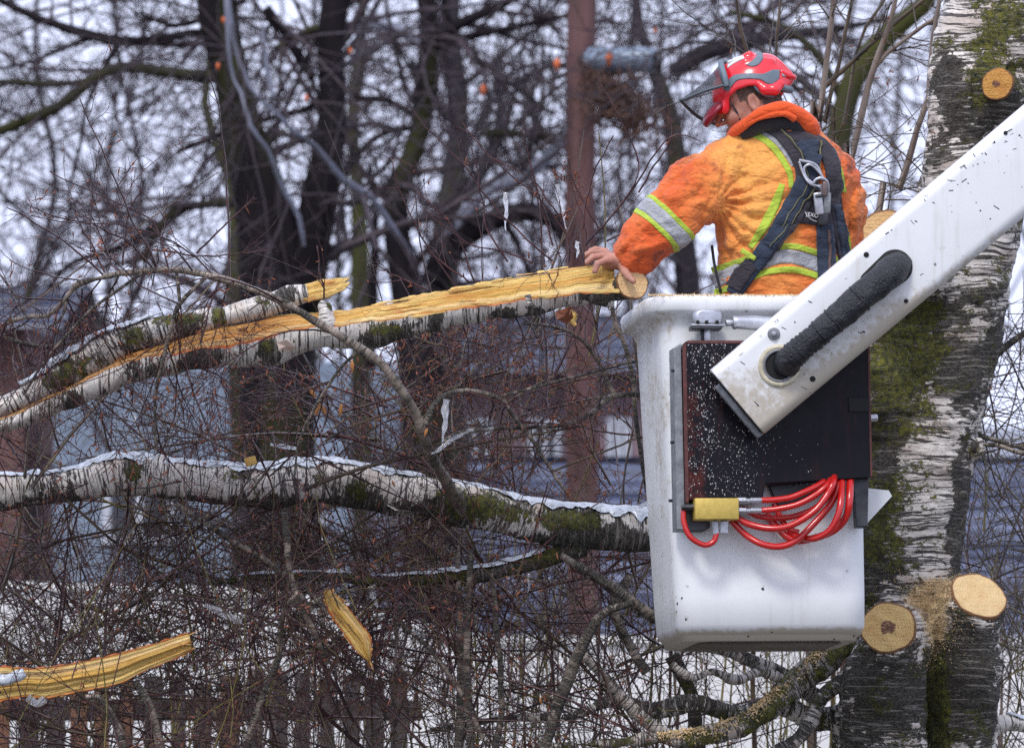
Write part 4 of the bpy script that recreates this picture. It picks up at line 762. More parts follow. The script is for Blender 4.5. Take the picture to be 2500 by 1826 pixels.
# traced thinner wood in front of the tangle
THIN = [[(500, 680, 5, -.26), (440, 740, 6, -.27), (420, 790, 5, -.27), (400, 870, 5, -.26), (385, 930, 5, -.25), (378, 1000, 4, -.22), (380, 1100, 3, -.2)], [(433, 665, 4, -.25), (436, 700, 5, -.26), (440, 745, 4, -.27)],
        [(350, 665, 4, -.24), (300, 700, 4, -.22), (230, 750, 4, -.2), (180, 800, 4, -.18), (110, 880, 3, -.16), (60, 960, 3, -.14)],
        [(160, 735, 4, -.16), (150, 775, 3, -.15), (118, 800, 3, -.14)], [(871, 860, 4, -.2), (830, 900, 4, -.2), (790, 960, 4, -.2), (760, 1010, 4, -.2), (730, 1080, 3, -.2), (720, 1160, 2.5, -.2)],
        [(1040, 1035, 9, -.15), (1052, 1000, 8, -.15), (1075, 970, 7, -.14), (1110, 955, 6, -.12), (1160, 955, 6, -.1), (1220, 975, 6, -.05), (1260, 1020, 5, 0), (1310, 1090, 5, .05), (1380, 1200, 4, .1)], [(1215, 970, 4, -.05), (1330, 940, 4, 0), (1440, 910, 4, .1), (1560, 880, 4, .2)],
        [(1570, 965, 7, .25), (1500, 965, 7, .22), (1470, 985, 7, .2), (1430, 1020, 6, .15), (1370, 1040, 5, .1), (1260, 1045, 5, .02), (1150, 1050, 6, -.05), (1100, 1065, 5, -.08), (1060, 1100, 4, -.1)],
        [(1500, 965, 6, .25), (1460, 890, 5, .25), (1420, 830, 5, .22), (1370, 800, 4, .2), (1280, 790, 3, .15)], [(1490, 700, 5, .3), (1500, 780, 6, .3), (1530, 850, 6, .3), (1545, 930, 6, .3), (1555, 1050, 6, .3), (1580, 1200, 5, .3)],
        [(0, 820, 6, .1), (50, 835, 6, .1), (110, 848, 6, .12), (180, 835, 5, .1), (240, 820, 4, .1)], [(430, 1230, 7, .25), (520, 1290, 8, .25), (620, 1350, 8, .25), (700, 1410, 7, .25), (760, 1490, 6, .25)],
        [(697, 1245, 9, .1), (700, 1300, 9, .1), (706, 1390, 8, .1), (730, 1470, 8, .1), (760, 1530, 8, .1), (800, 1620, 8, .1)], [(800, 1500, 6, .0), (740, 1440, 5, 0), (690, 1500, 6, .0), (680, 1600, 8, .0), (640, 1700, 8, .0), (600, 1826, 9, .0)],
        [(330, 1660, 8, -.05), (370, 1730, 11, -.05), (380, 1780, 11, -.05), (400, 1860, 12, -.05)], [(210, 1700, 6, -.1), (250, 1705, 8, -.1), (280, 1760, 10, -.1), (310, 1850, 12, -.1)], [(1370, 1355, 9, .4), (1450, 1400, 11, .38), (1530, 1455, 13, .36), (1620, 1520, 14, .4)],
        [(1580, 1640, 14, .5), (1530, 1560, 12, .5), (1500, 1480, 14, .5), (1540, 1400, 10, .5)], [(1330, 1826, 12, .3), (1370, 1700, 16, .3), (1420, 1580, 14, .3), (1470, 1500, 11, .3), (1550, 1470, 8, .3)], [(1150, 1840, 10, .3), (1140, 1600, 9, .3), (1146, 1400, 8, .3), (1150, 1340, 7, .3)],
        [(1210, 1840, 9, .35), (1225, 1700, 8, .35), (1210, 1500, 7, .35), (1200, 1390, 6, .35)], [(1120, 1840, 12, .4), (1125, 1640, 10, .4), (1120, 1450, 8, .4), (1118, 1330, 6, .4)],
        [(1180, 1800, 7, .3), (1130, 1700, 6, .3), (1060, 1600, 5, .3), (960, 1500, 5, .3)], [(60, 770, 4, .1), (20, 700, 3, .1), (-10, 660, 3, .1)], [(2380, 1060, 7, .9), (2440, 1080, 6, .9), (2540, 1100, 6, .9)], [(2375, 1085, 6, .9), (2450, 1090, 6, .88), (2540, 1120, 6, .85)], [(2390, 920, 8, 1.0), (2440, 860, 9, 1.0), (2520, 800, 8, 1.0)]]
tl = []
for k, pts in enumerate(THIN):
    C = A([[*L(p[0], p[1], p[3]), p[2] * (20 + p[3]) / FPX] for p in pts]); C = crom(C, 16); C[:, :3] += snoise(C[:, :3], 14, k + 60)[:, None] * .003; tl.append(C)
tl = A(tl); V, F, bc = twigmesh(tl[:, :, :3], tl[:, :, 3], 8); th_o = MB().add(V, F, bc=bc, am=np.zeros(len(V)), ad=np.full(len(V), .06)).build('thin_branches', M_limbthin, T_); tag(th_o, kind='stuff')

# ---------------------------------------------------------------- fine birch twigs (drooping, reddish brown) hung with ice
def keep(PL, wmin=.42):
    x, y = topx(PL); w_ = PL[..., 1]
    inb = ((x > 1500) & (x < 2125) & (y > 690) & (y < 1600)) | ((x > 1470 - (700 - y) * .15) & (x < 2130) & (y > 120) & (y < 720)); bad = inb & (w_ < wmin)
    up_line = 906 - (x - 1729) * .838; bad |= (x > 1700) & (y > up_line - 20) & (y < up_line + 260) & (w_ < .5)
    return ~bad.any(axis=1)
def multi(PLs, RDs, levels, seed, filt=None):
    r = np.random.default_rng(seed); K0 = 12
    cur = (A([crom(p, K0) for p in PLs]), A([np.interp(np.linspace(0, 1, K0), np.linspace(0, 1, len(q)), q) for q in RDs])) if isinstance(PLs, list) else (PLs, RDs); out = []
    for lv in levels:
        a, ra = grow(*cur, r=r, **lv); k = keep(a) & inframe(a, .1, -.12, 1.15)
        if filt is not None: k &= filt(a)
        a, ra = a[k], ra[k]; out.append((a, ra)); cur = (a, ra)
    return out
def build_twigs(lists, name, mat_, parent, sides=3, kind='stuff', catk=0, seed=0, buds=0):
    mb = MB(); r = np.random.default_rng(seed)
    for a, ra in lists:
        V, F, bc = twigmesh(a, ra, sides)
        if len(V): mb.add(V, F, bc=bc)
    o = None
    ends = np.concatenate([a.reshape(-1, 3) for a, _ in lists[-2:] if len(a)]) if lists else np.zeros((0, 3))
    if catk and len(ends):
        n = int(catk); c = ends[r.integers(0, len(ends), n)]; d = r.normal(size=(n, 3)); d[:, 2] -= 1.0; d /= np.linalg.norm(d, axis=1)[:, None]; ln = r.uniform(.008, .026, n)
        PLc = c[:, None] + d[:, None] * (ln[:, None] * np.linspace(0, 1, 4)[None])[..., None]; RDc = A([.001, .0026, .0024, .0008])[None] * r.uniform(.7, 1.2, (n, 1)); V, F, bc = twigmesh(PLc, RDc, 4); mb.add(V, F, 1, bc=bc)
    if mb.n == 0: return None
    o = mb.build(name, [mat_, M_catkin], parent); tag(o, kind=kind); return o
i_low = lambda a, b: (lowP[int(a * len(lowP)):int(b * len(lowP))], lowR[int(a * len(lowP)):int(b * len(lowP))])
srcP = [i_low(.3, .55)[0], i_low(.5, .75)[0], i_low(.7, .9)[0], archP[70:], archP[110:]] + [p for p, _ in br[:1]]; srcR = [i_low(.3, .55)[1] * .2, i_low(.5, .75)[1] * .2, i_low(.7, .9)[1] * .2, archR[70:], archR[110:]] + [q for _, q in br[:1]]
tw = multi(srcP, srcR, [dict(per=14, length=(.3, .8), ang=(30, 90), K=8, droop=.10, wig=.16, rmax=.0038, rmin=.0022, tip=.5, zsq=.8), dict(per=6, length=(.15, .45), ang=(25, 65), K=7, droop=.06, wig=.17, rmin=.0013, tip=.6), dict(per=4, length=(.05, .2), ang=(25, 70), K=6, droop=.05, wig=.15, rmin=.0010, tip=.7)], 5,
            lambda a: (topx(a)[0].max(1) < 1700))
build_twigs(tw, 'twigs', M_twig, T_, 3, catk=700, seed=4)
mid = multi(tl[:18, :, :3], tl[:18, :, 3], [dict(per=7, length=(.2, .55), ang=(25, 70), K=8, droop=.03, wig=.16, rmax=.003, rmin=.0016, tip=.5, zsq=.8), dict(per=5, length=(.1, .3), ang=(25, 65), K=6, droop=.03, wig=.16, rmin=.0012, tip=.6), dict(per=3, length=(.04, .14), ang=(25, 70), K=5, droop=.02, wig=.14, rmin=.0009, tip=.7)], 6)
build_twigs(mid, 'twigs', M_twig, T_, 3, catk=300, seed=5)

# icicles, leaves, wood chip
def icicle(x, y, w_, ln, r_=.007, dx=0.0, name='icicle', parent=None, seed=0):
    n = 14; k = np.linspace(0, 1, n); P_ = L(x, y, w_) + np.stack([dx * k + .0022 * np.sin(k * 9 + seed), 0 * k, -ln * k], 1); rr = r_ * (1 - k ** 1.5 * .8) * (1 + .5 * np.sin(k * 17 + seed) * .5); V, F, bc = tube(P_, rr, 8, .001, 60, seed); return MB().add(V, F).build(name, M_icicle, parent or T_)
for q in [(1090, 975, -.15, .13, .012, -.01), (1235, 470, .3, .12, .008, 0), (1360, 450, .3, .14, .008, .03), (1345, 600, .3, .08, .009, -.02), (1410, 590, .2, .05, .007, 0), (480, 625, -.2, .03, .006, .03), (818, 835, -.1, .035, .003, 0), (412, 860, -.25, .05, .006, 0), (905, 1430, .3, .07, .012, .02), (1290, 1400, .4, .06, .006, 0), (330, 1010, -.1, .03, .004, 0)]: icicle(*q, seed=int(q[0]))
for pts, rr in (([(1052, 1108, -.1), (1075, 1095, -.1), (1110, 1068, -.08), (1150, 1052, -.05), (1205, 1046, -.02)], .008), ([(575, 885, -.05), (552, 892, -.05), (535, 882, -.05)], .007), ([(500, 1475, .1), (540, 1495, .1), (590, 1520, .1)], .012), ([(660, 1085, .1), (690, 1090, .1), (725, 1095, .1)], .007), ([(1560, 1240, .3), (1590, 1222, .3)], .007)):
    P3 = crom(LL(pts), 18); V, F, bc = tube(P3, rr * (.6 + .4 * np.sin(np.linspace(0, 3.1, 18))), 8, .002, 40, 3); MB().add(V, F).build('ice_sheath', M_icicle, T_)
def leaf(x, y, w_, s_, rot, name='leaf', mat_=None, parent=None, fold=.3):
    th = np.linspace(-1, 1, 9); half = .5 * np.cos(th * np.pi / 2) ** .8; pts = []
    for t, h in zip(th, half): pts.append([[-h * .62, -fold * h * .5, t], [0, 0, t], [h * .62, -fold * h * .5, t]])
    G = A(pts) * s_; c, s2_ = math.cos(rot), math.sin(rot); G = np.stack([G[..., 0] * c - G[..., 2] * s2_, G[..., 1] + .15 * G[..., 2] ** 2 / s_, G[..., 0] * s2_ + G[..., 2] * c], -1) + L(x, y, w_)
    V, F = sheet(G, np.broadcast_to(A([0, -1.0, 0]), G.shape), .0006); return MB().add(V, F).build(name, mat_ or M_leaf, parent or T_)
for k, q in enumerate([(762, 958, -.15, .02, .6), (775, 998, -.16, .022, -.3), (790, 1000, -.15, .02, .5), (832, 1000, -.12, .021, -.15), (860, 893, -.12, .019, .05), (410, 950, -.1, .014, .4), (430, 968, -.1, .014, -.4), (1040, 1055, -.16, .015, -.3), (1320, 1710, .1, .012, .2), (960, 1180, .2, .012, .4), (1585, 870, .3, .014, .2)]): leaf(*q[:4], q[4])
ch = boxm(L(612, 1126, .12), (.018, .007, .014), A([[.96, 0, .28], [0, 1, 0], [-.28, 0, .96]]), .003, 1); o = MB().add(*ch, bc=ch[0], ad=np.zeros(len(ch[0]))).build('wood_chip', M_wood); tag(o, 'small yellow wood chip lying on the iced birch limb', 'wood chip')

# sawdust heaps on the stubs
r = np.random.default_rng(9); mb = MB()
AV = TRV; ax_, ay_ = topx(AV); msk = (ax_ > 2110) & (ax_ < 2430) & (ay_ > 1385) & (ay_ < 1640) & (AV[:, 1] < .86); AV = AV[msk]; ax_, ay_ = ax_[msk], ay_[msk]
wt = np.exp(-((ax_ - 2285) / 60) ** 2 - ((ay_ - 1520) / 75) ** 2) + .8 * np.exp(-((ax_ - 2300) / 90) ** 2 - ((ay_ - 1430) / 40) ** 2) + .03; wt /= wt.sum(); n6 = 8000; c6 = AV[r.choice(len(AV), n6, p=wt)] + r.normal(0, .004, (n6, 3)) * [1, .3, 1] - [0, .002, 0]
a6 = r.normal(size=(n6, 3)) * .0011; b6 = r.normal(size=(n6, 3)) * .0011; V6 = np.stack([c6 + a6, c6 + b6, c6 - a6, c6 + np.cross(a6, b6) * 500], 1).reshape(-1, 3); i6 = np.arange(n6)[:, None] * 4; mb.add(V6, np.concatenate([i6 + A([0, 1, 2]), i6 + A([0, 3, 1]), i6 + A([1, 3, 2]), i6 + A([2, 3, 0])]))
P5, R5 = br[1]; n5_ = 2600; ii = r.integers(2, 40, n5_); aa = r.normal(0, .7, n5_); c5_ = P5[ii] + (P5[ii + 1] - P5[ii]) * r.uniform(0, 1, (n5_, 1)) + np.stack([0 * aa, -np.sin(aa + .5), np.cos(aa + .5)], 1) * (R5[ii] + .002)[:, None]
a5 = r.normal(size=(n5_, 3)) * .0018; b5 = r.normal(size=(n5_, 3)) * .0018; V5 = np.stack([c5_ + a5, c5_ + b5, c5_ - a5, c5_ + np.cross(a5, b5) * 600], 1).reshape(-1, 3); i5 = np.arange(n5_)[:, None] * 4; mb.add(V5, np.concatenate([i5 + A([0, 1, 2]), i5 + A([0, 3, 1]), i5 + A([1, 3, 2]), i5 + A([2, 3, 0])]))
tag(mb.build('sawdust', M_dust, T_, smooth=False), kind='stuff')
# ---------------------------------------------------------------- split limb held by the worker
S_ = thing('split_limb', 'long birch limb split lengthwise showing yellow wood held in the hand', 'branch', W(L(700, 860, -.08))[0])
def sec_sweep(xs, top, wood_lo, bot, w0, wd, name_b, name_w, parent, seed=0, nb=26, nw=34, ridge=.0065, edge_w=.006, top_round=0.0, woodback=.15, cap=True):
    """limb cut open: bark from the lower wood edge round under and behind to the top; wood across the front"""
    ts = []; bs = []; wb = []; ww = []; k_ = len(xs); arc = 0; prev = None
    for i in range(k_):
        kk = (20 + w0) / FPX; T = (CY - top[i]) * kk; B = (CY - bot[i]) * kk; Lo = (CY - wood_lo[i]) * kk; x = (xs[i] - CX) * kk; c = (T + B) / 2; rv = (T - B) / 2; rw = wd[i]
        sl = (T - B); aL = math.acos(np.clip((Lo - c) / rv, -1, 1))           # angle from top, front side
        th = np.linspace(aL, 2 * math.pi - .05, nb); row = np.stack([np.full(nb, x), w0 - rw * np.sin(th), c + rv * np.cos(th)], 1); bs.append(row)
        p = x if prev is None else prev; arc += abs(x - p) * 1.05; prev = x; wb.append(np.stack([rv * np.cos(th), rv * np.sin(th), np.full(nb, arc)], 1))
        a = row[0]; b = row[-1]; t = np.linspace(0, 1, nw)[:, None]; line = a * (1 - t) + b * t
        prof = ridge * (np.sin(t[:, 0] * 9 + 1.2 * math.sin(xs[i] / 700 + seed)) * .6 + .5 * (np.sin(t[:, 0] * 21 + xs[i] / 600 + seed) + .5 * np.sin(t[:, 0] * 57 + xs[i] / 300 + 2 * math.sin(xs[i] / 120)))) + woodback * -.0 + top_round * np.sin(t[:, 0] * math.pi)
        prof *= np.minimum(1, np.minimum(t[:, 0], 1 - t[:, 0]) * 6); nrm = A([0, -(b[2] - a[2]), (b[1] - a[1])]); nrm /= np.linalg.norm(nrm) + 1e-9
        if nrm[1] > 0: nrm = -nrm
        ww.append(line + nrm * prof[:, None]); ts.append(arc)
    Bv = A(bs); d = snoise(Bv, 12, seed) * .004; Bv = Bv + np.stack([0 * d, d, d], -1); Wv = A(ww); Wv[:, 0] = Bv[:, 0]; Wv[:, -1] = Bv[:, -1]
    def grid(G): a, b, _ = G.shape; i = np.arange(a - 1)[:, None] * b; j = np.arange(b - 1)[None]; return np.stack([i + j, i + b + j, i + b + j + 1, i + j + 1], -1).reshape(-1, 4)
    am = blobs(Bv.reshape(-1, 3), MS); ad = blobs(Bv.reshape(-1, 3), DS)
    ob = MB().add(Bv.reshape(-1, 3), grid(Bv)[:, ::-1], bc=A(wb).reshape(-1, 3), am=am, ad=ad).build(name_b, M_birch, parent)
    tt = np.linspace(0, 1, nw); e = np.broadcast_to(np.maximum(np.exp(-(tt / .07) ** 2), .4 * np.exp(-((1 - tt) / .05) ** 2)), Wv.shape[:2]); bcw = np.stack([np.broadcast_to(tt * .12, Wv.shape[:2]), 0 * Wv[..., 0], np.broadcast_to(A(ts)[:, None], Wv.shape[:2])], -1)
    e = np.clip(e + (.42 * (1 - np.clip((xs[:, None] - 650) / 220, 0, 1)) + .3 * np.clip(snoise(Wv * [1, 1, 6], 7, 5) - .25, 0, 1)), 0, 1)
    ow = MB().add(Wv.reshape(-1, 3), grid(Wv), bc=bcw.reshape(-1, 3), ad=e.ravel()).build(name_w, M_wood, parent); return ob, ow, Bv, Wv
MS = [(160, 915, 18, 60, .3), (120, 930, 20, 20, .2), (330, 820, 40, 30, .25), (225, 880, 40, 30, .2), (460, 780, 60, 20, .22), (535, 775, 14, 30, .35), (660, 850, 30, 25, .2), (930, 808, 45, 22, .3), (410, 770, 40, 20, .25), (650, 735, 40, 20, .15)]
DS = [(175, 975, 20, 22, .35), (490, 880, 45, 30, .3), (660, 860, 35, 35, .25), (930, 825, 55, 25, .4), (290, 830, 50, 40, .15), (470, 800, 40, 30, .22), (700, 720, 30, 20, .2), (1230, 770, 20, 18, .5), (1060, 800, 8, 25, .35), (60, 990, 60, 50, -.15), (250, 1000, 60, 14, .1), (590, 770, 25, 40, -.2), (510, 790, 20, 30, -.2), (760, 850, 60, 40, -.1), (640, 760, 30, 40, -.2), (350, 900, 100, 20, .05), (1465, 720, 30, 20, .5), (1330, 770, 60, 20, .2)]
# lower half with the exposed face
xs = np.concatenate([np.linspace(-420, 180, 20)[:-1], np.linspace(180, 1500, 110)])
f = lambda pts: np.interp(xs, [p[0] for p in pts], [p[1] for p in pts])
top = f([(-420, 1190), (-40, 1035), (0, 1022), (100, 978), (180, 938), (290, 873), (400, 838), (450, 823), (540, 796), (640, 780), (760, 764), (850, 762), (900, 747), (1000, 733), (1100, 708), (1200, 690), (1300, 670), (1400, 655), (1470, 642), (1500, 642)])
wlo = f([(-420, 1200), (-40, 1042), (0, 1030), (100, 985), (180, 946), (290, 892), (400, 867), (450, 860), (530, 850), (640, 832), (700, 810), (800, 798), (900, 789), (1000, 775), (1100, 759), (1200, 745), (1280, 734), (1400, 722), (1500, 712)])
bot = f([(-420, 1260), (-40, 1072), (0, 1058), (100, 1028), (200, 990), (300, 942), (400, 921), (460, 902), (600, 897), (680, 890), (750, 858), (850, 848), (900, 850), (940, 846), (1000, 825), (1100, 797), (1250, 777), (1300, 768), (1400, 752), (1500, 742)]) + 3 * np.sin(xs / 33) + 2 * np.sin(xs / 13)
top = top + 1.5 * np.sin(xs / 29) ; wlo = wlo + 2 * np.sin(xs / 21) + 1.5 * np.sin(xs / 7.3)
ob, ow, Bv, Wv = sec_sweep(xs, top, wlo, bot, -.08, np.interp(xs, [0, 300, 1500], [.055, .055, .052]), 'bark', 'split_face', S_, 3)
# upper half ending in a broken tip
xu = np.linspace(-430, 752, 90); fu = lambda pts: np.interp(xu, [p[0] for p in pts], [p[1] for p in pts])
ut = fu([(-430, 1110), (-40, 985), (0, 965), (80, 930), (150, 885), (250, 818), (350, 777), (440, 765), (540, 748), (640, 717), (700, 702), (752, 694)]) + 3 * np.sin(xu / 41) + 2 * np.sin(xu / 17)
ub = fu([(-430, 1200), (-40, 1045), (0, 1032), (100, 988), (180, 947), (290, 883), (400, 840), (450, 826), (550, 797), (640, 782), (700, 760), (752, 737)])
P3 = A([L(x, (a + b) / 2, -.06) for x, a, b in zip(xu, ut, ub)]); T, N, Bn = frames(P3); hv = (ub - ut) / 2 * 19.94 / FPX * .93; th = np.linspace(0, 2 * np.pi, 40, endpoint=False); rings = []; bcs = []; s = np.concatenate([[0], np.cumsum(np.linalg.norm(np.diff(P3, axis=0), axis=1))])
upv = A([0, 0, 1.0]) - T * T[:, 2:3]; upv /= np.linalg.norm(upv, axis=1)[:, None]; dp = np.interp(xu, [0, 300, 752], [.055, .05, .034])
for i in range(len(P3)): rings.append(P3[i] + upv[i] * (hv[i] * np.cos(th))[:, None] + A([0, 1, 0]) * (dp[i] * np.sin(th))[:, None]); bcs.append(np.stack([hv[i] * np.cos(th), hv[i] * np.sin(th), np.full(40, s[i] + 5)], 1))
Rn = A(rings); d = snoise(Rn, 12, 9) * .004; Rn = Rn + (Rn - P3[:, None]) / (np.linalg.norm(Rn - P3[:, None], axis=2, keepdims=True)) * d[..., None]; V, F = loft(Rn); bcv = np.vstack([A(bcs).reshape(-1, 3), [[0, 0, 0]] * 2])
uo = MB().add(V, F, bc=bcv, am=blobs(V, MS), ad=blobs(V, DS)).build('upper_half', M_birch, S_)
ice_top(P3, np.minimum(hv, dp) * 1.0 + .004, .42, .72, 'ice_crust', uo, 8, th=.007, span=(-50, 40))
def shard(pts, w_, name, parent, tip=.15, seed=0, mat_=None, flat=.55, split=0):
    """torn tapered sliver: pts (x,y,r)"""
    P3, Rr = fpoly([(p[0], p[1], p[2], w_) for p in pts], 24); V, F, bc = tube(P3, Rr, 12, .003, 30, seed); V[:, 1] = w_ + (V[:, 1] - w_) * flat; ad = np.clip(.6 * snoise(V, 20, seed), 0, .6); return MB().add(V, F, bc=bc, ad=ad).build(name, mat_ or M_wood, parent)
shard([(735, 717, 20), (770, 706, 19), (800, 697, 16), (830, 688, 9), (854, 678, 2)], -.07, 'splinter', S_, seed=1)
shard([(740, 725, 14), (780, 716, 14), (820, 706, 11), (840, 698, 8), (853, 690, 3)], -.08, 'splinter', S_, seed=2); shard([(750, 730, 9), (790, 721, 8), (825, 710, 5), (845, 703, 1.5)], -.085, 'splinter', S_, seed=3)
rs = np.random.default_rng(5)
for k in range(26):   # fibres standing off the torn face and its edges
    x0 = rs.uniform(560, 1430); ln = rs.uniform(30, 150); t0 = np.interp(x0, xs, top); l0 = np.interp(x0, xs, wlo); t1 = np.interp(x0 + ln, xs, top); l1 = np.interp(x0 + ln, xs, wlo); q = rs.choice([-.03, .95, rs.uniform(.1, .9)], p=[.35, .25, .4]); w1 = rs.uniform(1.5, 4)
    lift = rs.uniform(1, 7) * (1 if rs.uniform() < .5 else 0); y0 = t0 + (l0 - t0) * q - lift; y1 = t1 + (l1 - t1) * (q + rs.normal(0, .03)); wf = lambda qq: -.08 + (.035 - .095 * np.clip(qq, 0, 1))
    shard([(x0, y0, .5), (x0 + ln * .3, y0 * .75 + y1 * .25 + rs.normal(0, 1), w1), (x0 + ln * .7, y0 * .3 + y1 * .7, w1), (x0 + ln, y1, .8)], wf(q) - .012, 'splinter', S_, seed=k + 20)
shard([(1094, 712, 2.5), (1120, 706, 5), (1170, 699, 6), (1230, 696, 5)], -.09, 'splinter', S_, seed=4); shard([(1100, 706, 1.5), (1130, 702, 3), (1170, 696, 4)], -.08, 'splinter', S_, seed=5)
shard([(1385, 755, 3), (1400, 770, 8), (1398, 785, 6), (1405, 796, 4)], -.12, 'bark_rag', S_, seed=6)
# knot stub on the limb
P3, Rr = fpoly([(800, 812, 30, -.1), (797, 790, 24, -.11), (795, 765, 17, -.11), (793, 745, 15, -.1), (795, 737, 11, -.1)], 20); V, F, bc = tube(P3, Rr, 20, .004, 20, 5); MB().add(V, F, bc=bc, am=blobs(V, [(812, 745, 14, 14, .4)]), ad=blobs(V, [(795, 790, 25, 25, -.3), (812, 748, 14, 14, .2)])).build('knot', M_birch, S_)
flake([(1355, 762), (1392, 748), (1400, 775), (1385, 792), (1360, 780)], -.14, 'bark_flake', M_catkin, S_); flake([(676, 838), (700, 830), (722, 848), (708, 858), (682, 853)], -.155, 'bark_flake', simple('papery_bark', (.6, .45, .36), .6), S_); flake([(1280, 722), (1296, 718), (1300, 740), (1310, 752), (1290, 745)], -.15, 'bark_flake', M_birch_moss, S_)
# sawn end: disc facing the camera beside the hand
c5 = L(1542, 692, -.13); n5 = A([.24, -.95, .16]); P3 = np.vstack([L(1480, 712, -.06), L(1512, 704, -.09), c5 - n5 * .016]); V, F, bc = tube(P3, A([.030, .038, .046]), 32, .002, 10, 4); MB().add(V, F, bc=bc, am=np.zeros(len(V)), ad=np.full(len(V), .1)).build('sawn_end', M_birch_moss, S_); cutdisc(c5, n5, .050, 'cut_face', cutface('cut_end_pale', (.80, .56, .28), False, .0), S_, seed=6)
# twigs hanging on it
tw2 = multi([Bv[20:70, 12], Bv[60:120, 12], Bv[:40, 12]], [np.full(50, .004), np.full(60, .004), np.full(40, .004)], [dict(per=9, length=(.2, .6), ang=(40, 100), K=8, droop=.14, wig=.16, rmax=.003, rmin=.0018, tip=.5, zsq=.6), dict(per=5, length=(.1, .35), ang=(25, 60), K=6, droop=.09, wig=.16, rmin=.0012, tip=.6), dict(per=3, length=(.05, .15), ang=(25, 70), K=5, droop=.05, wig=.15, rmin=.0009, tip=.7)], 15, lambda a: (topx(a)[0].max(1) < 1480) & (topx(a)[1].min(1) > 600))
build_twigs(tw2, 'twigs', M_twig, S_, 3, catk=260, seed=6)
# upright twigs of the same limb against the blurred trees
UP = [[(1130, 720), (1045, 600), (1000, 520), (955, 385), (1010, 410), ], [(1350, 640), (1260, 560), (1180, 470), (1130, 400), (1030, 300), (992, 248)], [(1400, 600), (1330, 500), (1250, 430), (1180, 365), (1128, 298)], [(1240, 640), (1190, 560), (1170, 440), (1150, 360)],
      [(1160, 690), (1110, 560), (1040, 490), (990, 445)], [(1420, 560), (1440, 450), (1470, 380), (1500, 330)], [(1500, 520), (1560, 420), (1520, 300), (1455, 190)], [(1560, 470), (1600, 400), (1640, 330), (1625, 255)], [(1460, 560), (1400, 440), (1376, 338)], [(1350, 600), (1300, 420), (1278, 330)],
      [(1150, 690), (1080, 640), (1035, 600)], [(1430, 600), (1540, 470), (1610, 360), (1650, 330), (1710, 345)], [(1040, 705), (960, 670), (912, 647)], [(1390, 640), (1380, 560), (1330, 480), (1300, 440), (1190, 380)], [(255, 665), (225, 600), (200, 560), (182, 500)], [(410, 655), (385, 560), (360, 530), (250, 480), (118, 420)], [(480, 620), (540, 560), (600, 500), (620, 483)], [(300, 650), (310, 540), (322, 500), (345, 465)], [(380, 655), (370, 610), (470, 625), (570, 622), (652, 612)], [(790, 730), (785, 680), (772, 600)],
      [(1480, 590), (1530, 560), (1580, 520), (1600, 480)], [(1300, 640), (1220, 610), (1150, 600), (1040, 520)]]
tu = []
for k, pts in enumerate(UP):
    w_ = .25 if pts[0][0] > 900 else -.2; C = crom(A([[*L(x, y, w_ + .04 * ((k * 7) % 5 - 2)), (2.6 - 1.5 * j / len(pts)) * 20 / FPX] for j, (x, y) in enumerate(pts)]), 14); C[:, :3] += .004 * np.stack([snoise(C[:, :3], 20, k + q) for q in (1, 2, 3)], 1); tu.append(C)
tu = A(tu); lists = [(tu[..., :3], tu[..., 3])]; rr_ = np.random.default_rng(8)
a, ra = grow(tu[..., :3], tu[..., 3], 3.2, (.06, .22), (25, 60), 7, -.02, .12, .7, r=rr_, rmin=.0009, zsq=.5); k = keep(a); a, ra = a[k], ra[k]; lists.append((a, ra)); a2, ra2 = grow(a, ra, 2.4, (.02, .09), (25, 65), 5, 0, .12, .7, r=rr_, rmin=.0008); k = keep(a2); lists.append((a2[k], ra2[k]))
nb_, na = grow(tu[..., :3], tu[..., 3], 9, (.006, .014), (30, 60), 3, 0, .05, .9, r=rr_, tip=.5); lists.append((nb_, na))
build_twigs(lists, 'twigs', M_twig, S_, 4, catk=25, seed=7)
# dense fan of twigs beyond the hand
src = A([[*L(x, y, w_)] for x, y, w_ in [(1330, 640, .35), (1420, 600, .35), (1520, 560, .35), (1620, 560, .35), (1740, 520, .4)]]); fan = multi([src], [np.full(5, .005)], [dict(per=34, length=(.15, .5), ang=(20, 100), K=8, droop=0, wig=.17, rmax=.0026, rmin=.0016, tip=.5, zsq=.35, tmax=.95), dict(per=4, length=(.08, .25), ang=(25, 60), K=6, droop=0, wig=.15, rmin=.0011, tip=.6), dict(per=3, length=(.03, .1), ang=(25, 70), K=5, droop=0, wig=.12, rmin=.0009, tip=.7)], 25, lambda a: (topx(a)[0].max(1) < 1740) & (topx(a)[1].min(1) > 330) & (topx(a)[1].max(1) < 800))
build_twigs(fan, 'twigs', M_twig, S_, 3, catk=40, seed=8)

